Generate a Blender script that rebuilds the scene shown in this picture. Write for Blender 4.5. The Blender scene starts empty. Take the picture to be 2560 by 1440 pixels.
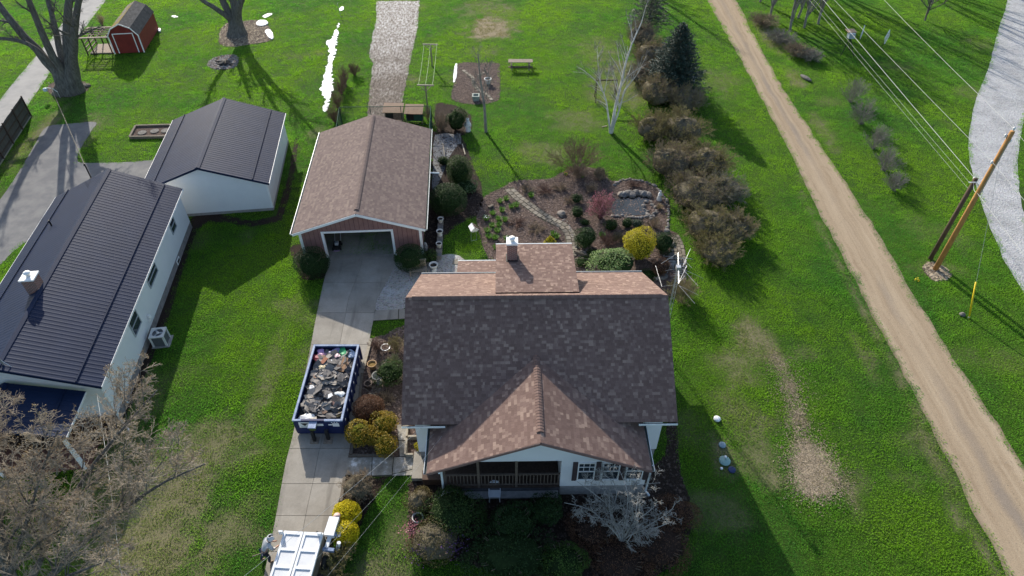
import bpy, bmesh, math, random
import numpy as np
from mathutils import Vector, Matrix, geometry
R = math.radians
S = bpy.context.scene
C = S.collection

# ---------------------------------------------------------------- camera
PITCH, CAM_H, FPX = R(42.8), 30.0, 1707.0
cd = bpy.data.cameras.new('camera'); cam = bpy.data.objects.new('camera', cd); C.objects.link(cam)
cam.location = (0, 0, CAM_H); cam.rotation_euler = (math.pi/2 - PITCH, 0, 0)
cd.sensor_width = 36; cd.lens = FPX/2560*36; cd.clip_start = .5; cd.clip_end = 3000
S.camera = cam
# ---------------------------------------------------------------- sky, sun, exposure
SUN_EL, SUN_AZ = R(24.6), R(-22)            # azimuth from +Y, clockwise
w = bpy.data.worlds.new('World'); S.world = w; w.use_nodes = True
nt = w.node_tree; sky = nt.nodes.new('ShaderNodeTexSky'); sky.sky_type = 'NISHITA'
sky.sun_disc = False; sky.sun_elevation = SUN_EL; sky.sun_rotation = SUN_AZ
sky.air_density = 1.0; sky.dust_density = 1.4; sky.ozone_density = 1.3
bg = nt.nodes['Background']; nt.links.new(sky.outputs[0], bg.inputs[0]); bg.inputs[1].default_value = .15
sl = bpy.data.lights.new('sun', 'SUN'); so = bpy.data.objects.new('sun', sl); C.objects.link(so)
sl.energy = 4.8; sl.angle = R(.5); sl.color = (1, .93, .82)
sdir = Vector((math.sin(SUN_AZ)*math.cos(SUN_EL), math.cos(SUN_AZ)*math.cos(SUN_EL), math.sin(SUN_EL)))
so.rotation_euler = sdir.to_track_quat('Z', 'Y').to_euler(); so.location = sdir*200
vs = S.view_settings; vs.view_transform = 'Standard'; vs.look = 'None'; vs.exposure = .7; vs.gamma = 1; vs.use_curve_mapping = False

# ---------------------------------------------------------------- survey: photo measurements to metres
def G(px, py, z=0.):
    u = (px-1280)/FPX; v = (py-720)/FPX
    t = (CAM_H-z)/(math.sin(PITCH)+v*math.cos(PITCH))
    return Vector((u*t, (math.cos(PITCH)-v*math.sin(PITCH))*t, z))
def AT(px, py, Y):
    u = (px-1280)/FPX; v = (py-720)/FPX
    t = Y/(math.cos(PITCH)-v*math.sin(PITCH))
    return Vector((u*t, Y, CAM_H-t*(math.sin(PITCH)+v*math.cos(PITCH))))

# ---------------------------------------------------------------- materials
def lin(c): return tuple(((x/255+.055)/1.055)**2.4 if x/255 > .04045 else x/255/12.92 for x in c)
class NT:
    def __init__(s, name):
        s.m = bpy.data.materials.new(name); s.m.use_nodes = True
        s.t = s.m.node_tree; s.b = s.t.nodes['Principled BSDF']; s.out = s.t.nodes['Material Output']
    def n(s, typ, **kw):
        x = s.t.nodes.new('ShaderNode'+typ)
        for k, v in kw.items():
            if k.startswith('i'): 
                k2 = k[1:]; x.inputs[int(k2) if k2.isdigit() else k2].default_value = v
            else: setattr(x, k, v)
        return x
    def l(s, a, b): s.t.links.new(a, b)
    def ramp(s, fac, stops, interp='LINEAR'):
        r = s.n('ValToRGB'); r.color_ramp.interpolation = interp
        e = r.color_ramp.elements
        while len(e) < len(stops): e.new(.5)
        for x, (p, c) in zip(e, stops): x.position = p; x.color = tuple(c)+(1,)
        s.l(fac, r.inputs[0]); return r.outputs[0]
    def noise(s, scale, detail=5, rough=.6, vec=None, dist=0):
        x = s.n('TexNoise'); x.inputs['Scale'].default_value = scale; x.inputs['Detail'].default_value = detail
        x.inputs['Roughness'].default_value = rough; x.inputs['Distortion'].default_value = dist
        s.l(vec if vec is not None else s.pos(), x.inputs['Vector']); return x.outputs[0]
    def pos(s):
        if not hasattr(s, 'g'): s.g = s.n('NewGeometry')
        return s.g.outputs['Position']
    def mix(s, f, a, b, typ='MIX'):
        x = s.n('MixRGB', blend_type=typ)
        for i, q in ((0, f), (1, a), (2, b)):
            if isinstance(q, (int, float)): x.inputs[i].default_value = q
            elif isinstance(q, tuple): x.inputs[i].default_value = q[:3]+(1,)
            else: s.l(q, x.inputs[i])
        return x.outputs[0]
    def bump(s, h, strength=.5, dist=.02):
        b = s.n('Bump'); b.inputs['Strength'].default_value = strength; b.inputs['Distance'].default_value = dist
        s.l(h, b.inputs['Height']); s.l(b.outputs[0], s.b.inputs['Normal'])
    def col(s, c): s.l(c, s.b.inputs['Base Color'])
    def set(s, **kw):
        for k, v in kw.items(): s.b.inputs[{'rough': 'Roughness', 'metal': 'Metallic', 'spec': 'Specular IOR Level'}[k]].default_value = v
def M(name, c1, c2=None, scale=6., rough=.8, bump=0., bscale=None, metal=0., spec=.3, lo=.35, hi=.65, island=0., bdist=.02, stretch=None):
    """noise between two colours + bump; island = brightness spread between loose pieces"""
    k = NT(name); c2 = c2 or tuple(x*.75 for x in c1)
    vec = k.pos()
    if stretch:
        mp = k.n('Mapping'); mp.inputs['Scale'].default_value = stretch; k.l(vec, mp.inputs[0]); vec = mp.outputs[0]
    nz = k.noise(scale, 6, .62, vec)
    c = k.ramp(nz, [(lo, c1), (hi, c2)])
    if island:
        hsv = k.n('HueSaturation'); k.l(c, hsv.inputs['Color'])
        mr = k.n('MapRange'); mr.inputs[3].default_value = 1-island; mr.inputs[4].default_value = 1+island
        k.pos(); k.l(k.g.outputs['Random Per Island'], mr.inputs[0]); k.l(mr.outputs[0], hsv.inputs['Value']); c = hsv.outputs[0]
    k.col(c); k.set(rough=rough, metal=metal, spec=spec)
    if bump: k.bump(k.noise(bscale or scale*4, 6, .65, vec), bump, bdist)
    return k.m
def leafmat(name, cols, trans=.35, rough=.6, spec=.25):
    """foliage: colour from random per leaf, light passes through"""
    k = NT(name); k.pos()
    mixn = k.n('Math', operation='MULTIPLY_ADD'); mixn.inputs[1].default_value = .6
    k.l(k.g.outputs['Random Per Island'], mixn.inputs[0])
    nz = k.noise(1.3, 3); sc = k.n('Math', operation='MULTIPLY'); sc.inputs[1].default_value = .4; k.l(nz, sc.inputs[0]); k.l(sc.outputs[0], mixn.inputs[2])
    n = len(cols); c = k.ramp(mixn.outputs[0], [(.1+.8*i/(n-1), cols[i]) for i in range(n)])
    k.col(c); k.set(rough=rough, spec=spec)
    if trans:
        tr = k.n('BsdfTranslucent'); k.l(c, tr.inputs[0]); mx = k.n('MixShader'); mx.inputs[0].default_value = trans
        k.l(k.b.outputs[0], mx.inputs[1]); k.l(tr.outputs[0], mx.inputs[2]); k.l(mx.outputs[0], k.out.inputs[0])
    return k.m

# ---------------------------------------------------------------- object helpers
def tag(o, label=None, cat=None, group=None, kind=None):
    if label: o['label'] = label
    if cat: o['category'] = cat
    if group: o['group'] = group
    if kind: o['kind'] = kind
    return o
def thing(name, label, cat, loc=(0, 0, 0), rz=0., group=None):
    o = bpy.data.objects.new(name, None); C.objects.link(o); o.empty_display_size = .3
    o.location = loc; o.rotation_euler = (0, 0, rz); return tag(o, label, cat, group)
def link(name, me, parent=None, loc=None, rot=None):
    o = bpy.data.objects.new(name, me); C.objects.link(o)
    if parent: o.parent = parent
    if loc is not None: o.location = loc
    if rot is not None: o.rotation_euler = rot
    return o
def npmesh(name, V, F, mat, smooth=False, tone=None):
    V = np.asarray(V, dtype=np.float32); F = np.asarray(F, dtype=np.int32)
    me = bpy.data.meshes.new(name); k = F.shape[1]
    me.vertices.add(len(V)); me.vertices.foreach_set('co', V.ravel())
    me.loops.add(F.size); me.loops.foreach_set('vertex_index', F.ravel())
    me.polygons.add(len(F)); me.polygons.foreach_set('loop_start', np.arange(0, F.size, k, dtype=np.int32))
    me.update(calc_edges=True)
    me.polygons.foreach_set('use_smooth', np.full(len(F), bool(smooth)))
    if tone is not None:
        a = me.attributes.new('tone', 'FLOAT', 'FACE'); a.data.foreach_set('value', np.asarray(tone, dtype=np.float32))
    if mat: me.materials.append(mat)
    return me
class MB:
    def __init__(s): s.v = []; s.f = []; s.t = []
    def add(s, vs, fs, tone=0.):
        b = len(s.v); s.v += [tuple(p) for p in vs]; s.f += [tuple(i+b for i in f) for f in fs]; s.t += [tone]*len(fs); return s
    def hexa(s, p, tone=0.):   # 4 bottom, 4 top, counter-clockwise
        return s.add(p, [(3, 2, 1, 0), (4, 5, 6, 7), (0, 1, 5, 4), (1, 2, 6, 5), (2, 3, 7, 6), (3, 0, 4, 7)], tone)
    def box(s, c, d, rz=0., mt=None, tone=0.):
        x, y, z = d[0]/2, d[1]/2, d[2]/2
        p = [Vector(q) for q in ((-x, -y, -z), (x, -y, -z), (x, y, -z), (-x, y, -z), (-x, -y, z), (x, -y, z), (x, y, z), (-x, y, z))]
        m = mt if mt is not None else Matrix.Rotation(rz, 3, 'Z')
        return s.hexa([m @ q+Vector(c) for q in p], tone)
    def bx(s, a, b, tone=0.):  # min / max corner
        return s.box([(a[i]+b[i])/2 for i in range(3)], [b[i]-a[i] for i in range(3)], tone=tone)
    def beam(s, a, b, w, h, up=(0, 0, 1)):
        a, b = Vector(a), Vector(b); d = b-a; L = d.length; d.normalize(); u = Vector(up).cross(d)
        if u.length < 1e-4: u = Vector((1, 0, 0)).cross(d)
        u.normalize(); v = d.cross(u); m = Matrix((d, u, v)).transposed()
        return s.box((a+b)/2, (L, w, h), mt=m)
    def tube(s, pts, rad, n=8, cap=True):
        pts = [Vector(p) for p in pts]; K = len(pts)
        if isinstance(rad, (int, float)): rad = [rad]*K
        ref = None; b = len(s.v)
        for i, p in enumerate(pts):
            d = (pts[min(i+1, K-1)]-pts[max(i-1, 0)]).normalized()
            if ref is None: ref = Vector((1, 0, 0)) if abs(d.x) < .8 else Vector((0, 1, 0))
            u = d.cross(ref).normalized(); v = d.cross(u); ref = v.cross(d)*1.0 if False else ref
            for k in range(n):
                a = 2*math.pi*k/n; s.v.append(tuple(p+(u*math.cos(a)+v*math.sin(a))*rad[i]))
        for i in range(K-1):
            for k in range(n):
                q = (k+1) % n; s.f.append((b+i*n+k, b+i*n+q, b+(i+1)*n+q, b+(i+1)*n+k)); s.t.append(0.)
        if cap: s.f.append(tuple(b+k for k in range(n))[::-1]); s.f.append(tuple(b+(K-1)*n+k for k in range(n))); s.t += [0., 0.]
        return s
    def lathe(s, prof, n=16, c=(0, 0, 0)):   # prof = (radius, z)
        b = len(s.v)
        for r, z in prof:
            for k in range(n):
                a = 2*math.pi*k/n; s.v.append((c[0]+r*math.cos(a), c[1]+r*math.sin(a), c[2]+z))
        for i in range(len(prof)-1):
            for k in range(n):
                q = (k+1) % n; s.f.append((b+i*n+k, b+i*n+q, b+(i+1)*n+q, b+(i+1)*n+k)); s.t.append(0.)
        if prof[0][0] > 1e-4: s.f.append(tuple(b+k for k in range(n))[::-1]); s.t.append(0.)
        if prof[-1][0] > 1e-4: s.f.append(tuple(b+(len(prof)-1)*n+k for k in range(n))); s.t.append(0.)
        return s
    def prism(s, poly, z0, z1):   # convex or concave outline, ccw or cw
        P2 = [Vector((p[0], p[1], 0)) for p in poly]; n = len(P2); b = len(s.v)
        for z in (z0, z1): s.v += [(p.x, p.y, z) for p in P2]
        for t in geometry.tessellate_polygon([P2]):
            nrm = (P2[t[1]]-P2[t[0]]).cross(P2[t[2]]-P2[t[0]]).z
            t = t if nrm > 0 else t[::-1]
            s.f.append(tuple(b+n+i for i in t)); s.f.append(tuple(b+i for i in t[::-1])); s.t += [0., 0.]
        A = sum(P2[i].x*P2[(i+1) % n].y-P2[(i+1) % n].x*P2[i].y for i in range(n))
        for i in range(n):
            j = (i+1) % n; q = (b+i, b+j, b+n+j, b+n+i); s.f.append(q if A > 0 else q[::-1]); s.t.append(0.)
        return s
    def mesh(s, name, mat, smooth=False, tone=False):
        me = bpy.data.meshes.new(name); me.from_pydata(s.v, [], s.f); me.update()
        if mat: me.materials.append(mat)
        if smooth: me.polygons.foreach_set('use_smooth', [True]*len(me.polygons))
        if tone: a = me.attributes.new('tone', 'FLOAT', 'FACE'); a.data.foreach_set('value', s.t)
        return me
    def build(s, name, mat, parent=None, smooth=False, tone=False, loc=None, rot=None):
        return link(name, s.mesh(name, mat, smooth, tone), parent, loc, rot)
def copy_tree(o, loc=None, rz=None, scale=None):
    c = o.copy(); C.objects.link(c)
    if loc is not None: c.location = loc
    if rz is not None: c.rotation_euler = (0, 0, rz)
    if scale is not None: c.scale = (scale,)*3 if isinstance(scale, (int, float)) else scale
    for ch in o.children:
        d = ch.copy(); C.objects.link(d); d.parent = c
        for g in ch.children:
            e = g.copy(); C.objects.link(e); e.parent = d
    return c
def smooth_line(P, per=5, closed=False):
    P = [np.array(p[:2], float) for p in P]; n = len(P); out = []
    rng_ = range(n) if closed else range(n-1)
    for i in rng_:
        g = (lambda k: P[k % n]) if closed else (lambda k: P[min(max(k, 0), n-1)])
        p0, p1, p2, p3 = g(i-1), g(i), g(i+1), g(i+2)
        for j in range(per):
            t = j/per
            out.append(.5*((2*p1)+(-p0+p2)*t+(2*p0-5*p1+4*p2-p3)*t*t+(-p0+3*p1-3*p2+p3)*t**3))
    if not closed: out.append(P[-1])
    return out
def gp(L): return [tuple(G(*q))[:2] for q in L]
def inside(pts, poly):
    x, y = pts[:, 0], pts[:, 1]; r = np.zeros(len(pts), bool); n = len(poly); j = n-1
    for i in range(n):
        xi, yi = poly[i]; xj, yj = poly[j]
        c = ((yi > y) != (yj > y)) & (x < (xj-xi)*(y-yi)/((yj-yi) or 1e-9)+xi); r ^= c; j = i
    return r
# tileable value noise for masks and uneven outlines
_rg = np.random.default_rng(5); _tab = _rg.random((256, 256))
def vn(x, y):
    x = np.asarray(x, float); y = np.asarray(y, float); xi = np.floor(x).astype(int); yi = np.floor(y).astype(int); fx = x-xi; fy = y-yi
    fx = fx*fx*(3-2*fx); fy = fy*fy*(3-2*fy); g = lambda a, b: _tab[a % 256, b % 256]
    return (g(xi, yi)*(1-fx)+g(xi+1, yi)*fx)*(1-fy)+(g(xi, yi+1)*(1-fx)+g(xi+1, yi+1)*fx)*fy
def fbm(x, y, o=4):
    s = 0; a = .5
    for i in range(o): s = s+a*vn(x+17.3*i, y+9.1*i); x = x*2.03; y = y*2.03; a *= .5
    return s/(1-.5**o)
def rough_outline(poly, amp=.12, f=1.3, step=.35):
    out = []; n = len(poly)
    for i in range(n):
        a = np.array(poly[i]); b = np.array(poly[(i+1) % n]); L = np.hypot(*(b-a)); k = max(1, int(L/step))
        for j in range(k):
            p = a+(b-a)*j/k; nn = np.array([-(b-a)[1], (b-a)[0]])/(L or 1)
            out.append(tuple(p+nn*amp*2*(float(fbm(p[0]*f+3, p[1]*f+7, 3))-.5)))
    return out
LAWN_HOLES = []      # outlines where no grass grows
def sheet(name, poly, z, mat, hole=True, parent=None, kind='structure', uv=None, thick=0.):
    if hole: LAWN_HOLES.append(poly)
    mb = MB()
    if thick: mb.prism(poly, z-thick, z)
    else:
        P2 = [Vector((p[0], p[1], z)) for p in poly]; mb.v = [tuple(p) for p in P2]
        for t in geometry.tessellate_polygon([P2]):
            nrm = (P2[t[1]]-P2[t[0]]).cross(P2[t[2]]-P2[t[0]]).z
            mb.f.append(tuple(t) if nrm > 0 else tuple(t[::-1]))
        mb.t = [0.]*len(mb.f)
    o = mb.build(name, mat, parent)
    if kind and not parent: o['kind'] = kind
    return o
def ribbon(name, left, right, z, mat, n=60, parent=None, cols=9, edge=.25):
    """road from two edge lines, with uv (across, metres along), ragged edges and slight crown"""
    def res(L):
        L = np.array(smooth_line(L, 8)); d = np.r_[0, np.cumsum(np.hypot(*np.diff(L, axis=0).T))]; t = np.linspace(0, d[-1], n)
        return np.c_[np.interp(t, d, L[:, 0]), np.interp(t, d, L[:, 1])]
    A, B = res(left), res(right); V = []; UV = []; F = []; s = 0
    for i in range(n):
        if i: s += np.hypot(*((A[i]+B[i])/2-(A[i-1]+B[i-1])/2))
        e0 = edge*(float(fbm(s*.9, 1.7, 4))-.5)*2; e1 = edge*(float(fbm(s*.9, 31.7, 4))-.5)*2; L = np.hypot(*(B[i]-A[i]))
        for k in range(cols):
            t = k/(cols-1); tt = t+(e0/L)*(1-t)+(e1/L)*t; p = A[i]+(B[i]-A[i])*tt
            V.append((p[0], p[1], z)); UV.append((t, s))
    for i in range(n-1):
        for k in range(cols-1): a = i*cols+k; F.append((a, a+1, a+cols+1, a+cols))
    me = npmesh(name, V, F, mat); l = me.uv_layers.new(name='UVMap')
    ls = np.array(F).ravel(); l.data.foreach_set('uv', np.array(UV, np.float32)[ls].ravel())
    o = link(name, me, parent)
    if not parent: o['kind'] = 'structure'
    ins = [[edge*1.6*float(fbm(i*1.9, 60+90*e, 3)) for i in range(n)] for e in (0, 1)]     # grass creeps over the verge
    def inset(i, e): a, b = (A[i], B[i]) if e == 0 else (B[i], A[i]); a = np.array(V[i*cols+(0 if e == 0 else cols-1)][:2]); return tuple(a+(b-a)/np.hypot(*(b-a))*ins[e][i])
    LAWN_HOLES.append([inset(i, 0) for i in range(n)]+[inset(i, 1) for i in range(n)][::-1])
    # make face normals point up
    if me.polygons[0].normal.z < 0: me.flip_normals()
    return o
# ================================================================ GROUND
DRY = []          # x, y, rx, ry, strength : thin or dead turf
def dry(px, py, rx, ry, s): p = G(px, py); DRY.append((p.x, p.y, rx, ry, s))
dry(1225, 70, 2.6, 2.9, .95); dry(1215, 20, 3.5, 3.2, .35); dry(1560, 200, 3.2, 5, .45); dry(1500, 130, 2.5, 4, .3); dry(1440, 300, 2, 2, .3); dry(1360, 380, 2.2, 1.6, .35)
dry(1880, 850, 1.3, 1.4, .6); dry(1850, 905, 1.3, 1.6, .4); dry(1945, 905, .55, 1.2, .8); dry(1975, 965, .45, 1.0, .85); dry(1995, 1040, .5, 1.0, .8); dry(2010, 1110, .5, .8, .8)
dry(2030, 1175, .95, .75, 1.); dry(2035, 1220, .8, .4, 1.); dry(1940, 1195, .6, .6, .55); dry(1860, 1040, 1.6, 1.6, .35); dry(1910, 1150, 1.2, 1.2, .4); dry(1800, 1130, .4, 1.6, .55)
dry(430, 1250, 2.6, 3.0, .6); dry(520, 1130, 2.2, 2.0, .5); dry(380, 1400, 3.0, 2.0, .62); dry(560, 1330, 1.5, 1.5, .45); dry(650, 1000, .7, 4, .35); dry(300, 1180, 2.5, 2.5, .5)
dry(1000, 1350, .9, 1.0, .3); dry(950, 1420, 1.4, 1.0, .45); dry(350, 1000, 1.5, 2, .3)
dry(2130, 1230, .35, 1.0, .6); dry(2380, 1260, .3, 1.5, .55); dry(2320, 1130, .3, 2., .5); dry(2170, 900, .3, 2., .4)
dry(970, 230, .6, 1.2, .3); dry(1180, 240, .5, .8, .4); dry(1040, 200, .8, 1.2, .35); dry(1790, 200, 2, 3, .25); dry(100, 330, .7, 6, .5); dry(1650, 560, .4, 4, .2)
dry(1990, 200, .8, 2.4, .55); dry(1930, 90, 1.2, 4.5, .55); dry(2060, 330, .7, 3, .35)
for i in range(24): dry(2010+i*20.5, 490+i*40, .22, 1.0, .3+.3*((i*7)%5)/5)
_r = random.Random(4)
for i in range(70): dry(_r.uniform(0, 2560), _r.uniform(0, 1440), _r.uniform(.4, 1.6), _r.uniform(.4, 1.6), _r.uniform(.1, .3))
def dry_at(x, y):
    d = np.zeros_like(x); n = fbm(x*1.1, y*1.1, 4)
    for cx, cy, rx, ry, s in DRY:
        q = np.hypot((x-cx)/rx, (y-cy)/ry)+(n-.5)*1.6
        d = np.maximum(d, s*np.clip((1.25-q)/.6, 0, 1))
    return d
m_ground = NT('turf_soil'); k = m_ground
a = k.n('Attribute', attribute_name='dry'); big = k.noise(.12, 3); mid = k.noise(1.1, 5, .7); fine = k.noise(14, 5, .75)
g1 = k.ramp(mid, [(.3, (.021, .052, .008)), (.5, (.036, .085, .011)), (.72, (.060, .118, .014))])
g2 = k.mix(k.ramp(big, [(.4, (0, 0, 0)), (.6, (1, 1, 1))]), g1, (.058, .118, .010)); 
g3 = k.mix(k.ramp(fine, [(.3, (.25,)*3), (.7, (1, 1, 1))]), (.018, .035, .008), g2)
dm = k.mix(k.ramp(fine, [(.35, (0,)*3), (.65, (1,)*3)]), (.16, .125, .075), (.34, .28, .19))
k.col(k.mix(a.outputs['Fac'], g3, dm)); k.set(rough=.95, spec=.1); k.bump(k.noise(22, 6, .8), .9, .06)
def axis(lo, hi, step, far):
    a = list(np.arange(lo, hi+1e-6, step)); s = step; x = hi; y = lo; L = []; Rr = []
    while x < far: s *= 1.45; x += s; y -= s; Rr.append(x); L.append(y)
    return np.array(L[::-1]+a+Rr)
gx = axis(-64, 64, .5, 1500); gy = axis(4, 96, .5, 1500); X, Y = np.meshgrid(gx, gy)
V = np.c_[X.ravel(), Y.ravel(), np.zeros(X.size)]; nx = len(gx); idx = np.arange(len(V)).reshape(X.shape)
F = np.c_[idx[:-1, :-1].ravel(), idx[:-1, 1:].ravel(), idx[1:, 1:].ravel(), idx[1:, :-1].ravel()]
me = npmesh('ground', V, F, m_ground.m); at = me.attributes.new('dry', 'FLOAT', 'POINT'); at.data.foreach_set('value', dry_at(V[:, 0], V[:, 1]).astype(np.float32))
tag(link('ground', me), kind='structure')

# ---- dirt road
k = NT('dirt_road'); uv = k.n('UVMap'); sx = k.n('SeparateXYZ'); k.l(uv.outputs[0], sx.inputs[0])
mp = k.n('Mapping'); mp.inputs['Scale'].default_value = (5, .05, 1); k.l(uv.outputs[0], mp.inputs[0])
strk = k.noise(1.6, 6, .6, mp.outputs[0], .3); fine = k.noise(26, 6, .8); blot = k.noise(.55, 5, .65)
c = k.ramp(strk, [(.3, (.275, .208, .138)), (.5, (.32, .248, .168)), (.7, (.375, .298, .208))])
wob = k.n('Math', operation='MULTIPLY_ADD'); wob.inputs[1].default_value = .16; k.l(blot, wob.inputs[0]); k.l(sx.outputs[0], wob.inputs[2])
cen = k.ramp(wob.outputs[0], [(.44, (0,)*3), (.53, (1,)*3), (.60, (1,)*3), (.69, (0,)*3)])
c = k.mix(k.mix(.72, (0, 0, 0), k.mix(1., cen, k.ramp(k.noise(.09, 3), [(.42, (.1,)*3), (.62, (1,)*3)]), 'MULTIPLY')), c, (.20, .168, .14))
rut = k.ramp(wob.outputs[0], [(.24, (0,)*3), (.30, (1,)*3), (.36, (0,)*3), (.70, (0,)*3), (.76, (1,)*3), (.82, (0,)*3)]); c = k.mix(k.mix(1., rut, k.ramp(k.noise(.28, 4, .7), [(.45, (0,)*3), (.65, (.5,)*3)]), 'MULTIPLY'), c, (.21, .15, .098)); c = k.mix(k.ramp(k.noise(1.7, 5, .7), [(.62, (0,)*3), (.75, (.5,)*3)]), c, (.16, .115, .078))
edge = k.ramp(sx.outputs[0], [(0, (1,)*3), (.09, (0,)*3), (.92, (0,)*3), (1, (1,)*3)])
c = k.mix(k.mix(1., edge, k.ramp(fine, [(.38, (0,)*3), (.6, (1,)*3)]), 'MULTIPLY'), c, (.13, .105, .07))
c = k.mix(.55, c, k.ramp(fine, [(.3, (.35,)*3), (.62, (1.25,)*3)]), 'MULTIPLY'); c = k.mix(k.ramp(blot, [(.62, (0,)*3), (.72, (.45,)*3)]), c, (.20, .14, .09))
k.col(c); k.set(rough=.95, spec=.1); k.bump(k.mix(.8, strk, fine), .5, .03); m_dirt = k.m
rl = [(1690, -120), (1765, 0), (1830, 110), (1900, 240), (1985, 400), (2062, 560), (2112, 650), (2180, 790), (2262, 940), (2352, 1120), (2440, 1290), (2514, 1440), (2620, 1650)]
rr = [(1775, -120), (1840, 0), (1897, 110), (1952, 210), (2030, 330), (2102, 440), (2172, 545), (2245, 670), (2342, 830), (2432, 970), (2520, 1100), (2622, 1260), (2790, 1480)]
ribbon('dirt_road', gp(rl), gp(rr), .012, m_dirt, n=110, edge=.28)
# ---- white gravel lane
k = NT('white_gravel'); vo = k.n('TexVoronoi'); vo.inputs['Scale'].default_value = 9; k.l(k.pos(), vo.inputs[0]); blot = k.noise(.5, 5, .7); fine = k.noise(18, 5, .8)
c = k.mix(.35, k.ramp(blot, [(.3, (.23, .235, .25)), (.6, (.335, .34, .355))]), vo.outputs['Color'], 'SOFT_LIGHT'); hs = k.n('HueSaturation'); hs.inputs['Saturation'].default_value = .12; k.l(c, hs.inputs['Color'])
c = k.mix(k.ramp(fine, [(.60, (0,)*3), (.72, (.7,)*3)]), hs.outputs[0], (.16, .155, .15)); k.col(c); k.set(rough=.95, spec=.1); k.bump(k.mix(.5, vo.outputs['Distance'], fine), .9, .06); m_wgravel = k.m
gl = [(2530, -150), (2518, 0), (2500, 60), (2471, 170), (2440, 250), (2425, 320), (2421, 380), (2438, 460), (2464, 540), (2492, 610), (2532, 690), (2600, 790), (2700, 900)]
gr = [(2660, -150), (2640, 0), (2618, 80), (2590, 180), (2565, 280), (2548, 360), (2545, 430), (2556, 520), (2585, 600), (2625, 680), (2680, 760), (2750, 850), (2830, 940)]
ribbon('gravel_lane', gp(gl), gp(gr), .012, m_wgravel, n=80, edge=.14)
# ---- asphalt
m_asph = M('asphalt', (.115, .115, .12), (.16, .158, .155), .9, .9, .5, 30, lo=.4, hi=.62)
m_asph2 = M('old_asphalt', (.23, .225, .22), (.30, .29, .275), .8, .92, .5, 30)
al = [(240, -60), (198, 0), (134, 87), (60, 176), (0, 249), (-90, 360), (-220, 520)]; ar = [(304, -60), (265, 0), (188, 100), (121, 188), (67, 268), (-10, 380), (-120, 545)]
ribbon('asphalt_lane', gp(al), gp(ar), .012, m_asph2, n=40, edge=.12)
pk = smooth_line(gp([(118, 317), (180, 309), (240, 306), (228, 328), (203, 370), (193, 398), (205, 407), (260, 407), (330, 405), (395, 402), (420, 430), (340, 560), (250, 660), (130, 600), (79, 598), (30, 632), (0, 662), (-60, 700), (-160, 740), (-160, 640), (-60, 570), (0, 500), (30, 457), (60, 410), (94, 349)]), 4, True)
sheet('parking_pad', rough_outline([tuple(p) for p in pk], .05), .016, m_asph)
# ---- planting beds, mulch and gravel patches
k = NT('mulch'); fine = k.noise(9, 7, .8, dist=.6); mid = k.noise(1.4, 5, .7)
c = k.ramp(fine, [(.32, (.016, .011, .009)), (.46, (.075, .052, .043)), (.58, (.14, .103, .088)), (.70, (.27, .215, .185))])
c = k.mix(k.ramp(mid, [(.4, (0,)*3), (.7, (.5,)*3)]), c, (.16, .115, .09)); k.col(c); k.set(rough=.95, spec=.1); k.bump(fine, 1., .12); m_mulch = k.m
k = NT('dark_mulch'); fine = k.noise(10, 7, .8, dist=.6); k.col(k.ramp(fine, [(.3, (.012, .008, .007)), (.55, (.04, .028, .022)), (.75, (.10, .07, .055))])); k.set(rough=.95, spec=.1); k.bump(fine, 1., .1); m_dmulch = k.m
k = NT('pea_gravel'); vo = k.n('TexVoronoi'); vo.inputs['Scale'].default_value = 11; k.l(k.pos(), vo.inputs[0]); sn = k.noise(.55, 5, .7)
hs = k.n('HueSaturation'); hs.inputs['Saturation'].default_value = .16; hs.inputs['Value'].default_value = .55; k.l(vo.outputs['Color'], hs.inputs['Color'])
c = k.mix(.55, hs.outputs[0], (.24, .21, .17)); c = k.mix(k.ramp(sn, [(.54, (0,)*3), (.68, (.4,)*3)]), c, (.5, .52, .54)); k.col(c); k.set(rough=.9, spec=.2); k.bump(vo.outputs['Distance'], .9, .05); m_pea = k.m
LAWN_HOLES_BY = {}
def bed(name, pts, mat, z=.02, sm=4, amp=.08):
    p = [tuple(q) for q in smooth_line(gp(pts), sm, True)]; LAWN_HOLES_BY[name] = p; return sheet(name, rough_outline(p, amp, 1.6, .3), z, mat)
garden = [(1222, 650), (1203, 600), (1192, 560), (1195, 520), (1215, 490), (1262, 466), (1286, 452), (1330, 450), (1378, 446), (1408, 430), (1450, 418), (1500, 425), (1530, 452), (1580, 447), (1625, 458), (1655, 485), (1674, 512), (1673, 570), (1700, 590), (1712, 640), (1705, 700), (1690, 740), (1600, 730), (1430, 705), (1260, 700)]
bed('garden_bed', garden, m_mulch)
bed('mulch_bed', [(924, 850), (965, 838), (1010, 815), (1030, 900), (1030, 1040), (1060, 1066), (1050, 1142), (960, 1143), (869, 1143), (893, 1045), (905, 970), (908, 926)], m_mulch, sm=2, amp=.05)
bed('shrub_bed', [(858, 1192), (940, 1196), (968, 1190), (946, 1230), (920, 1275), (900, 1320), (885, 1352), (846, 1350), (838, 1282), (853, 1240)], m_dmulch)
bed('porch_bed', [(1026, 1200), (1075, 1192), (1110, 1190), (1400, 1190), (1640, 1160), (1668, 1060), (1690, 1062), (1702, 1180), (1728, 1260), (1725, 1340), (1690, 1410), (1610, 1450), (1500, 1470), (1350, 1450), (1230, 1425), (1120, 1398), (1062, 1385), (1026, 1345), (1022, 1250)], m_dmulch)
bed('island_bed', [(1142, 160), (1195, 157), (1243, 158), (1250, 172), (1250, 238), (1240, 254), (1192, 262), (1146, 256), (1128, 241), (1136, 205)], m_mulch)
bed('statue_bed', [(1090, 262), (1130, 262), (1160, 275), (1178, 292), (1180, 315), (1172, 330), (1150, 340), (1095, 332)], m_dmulch)
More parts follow.
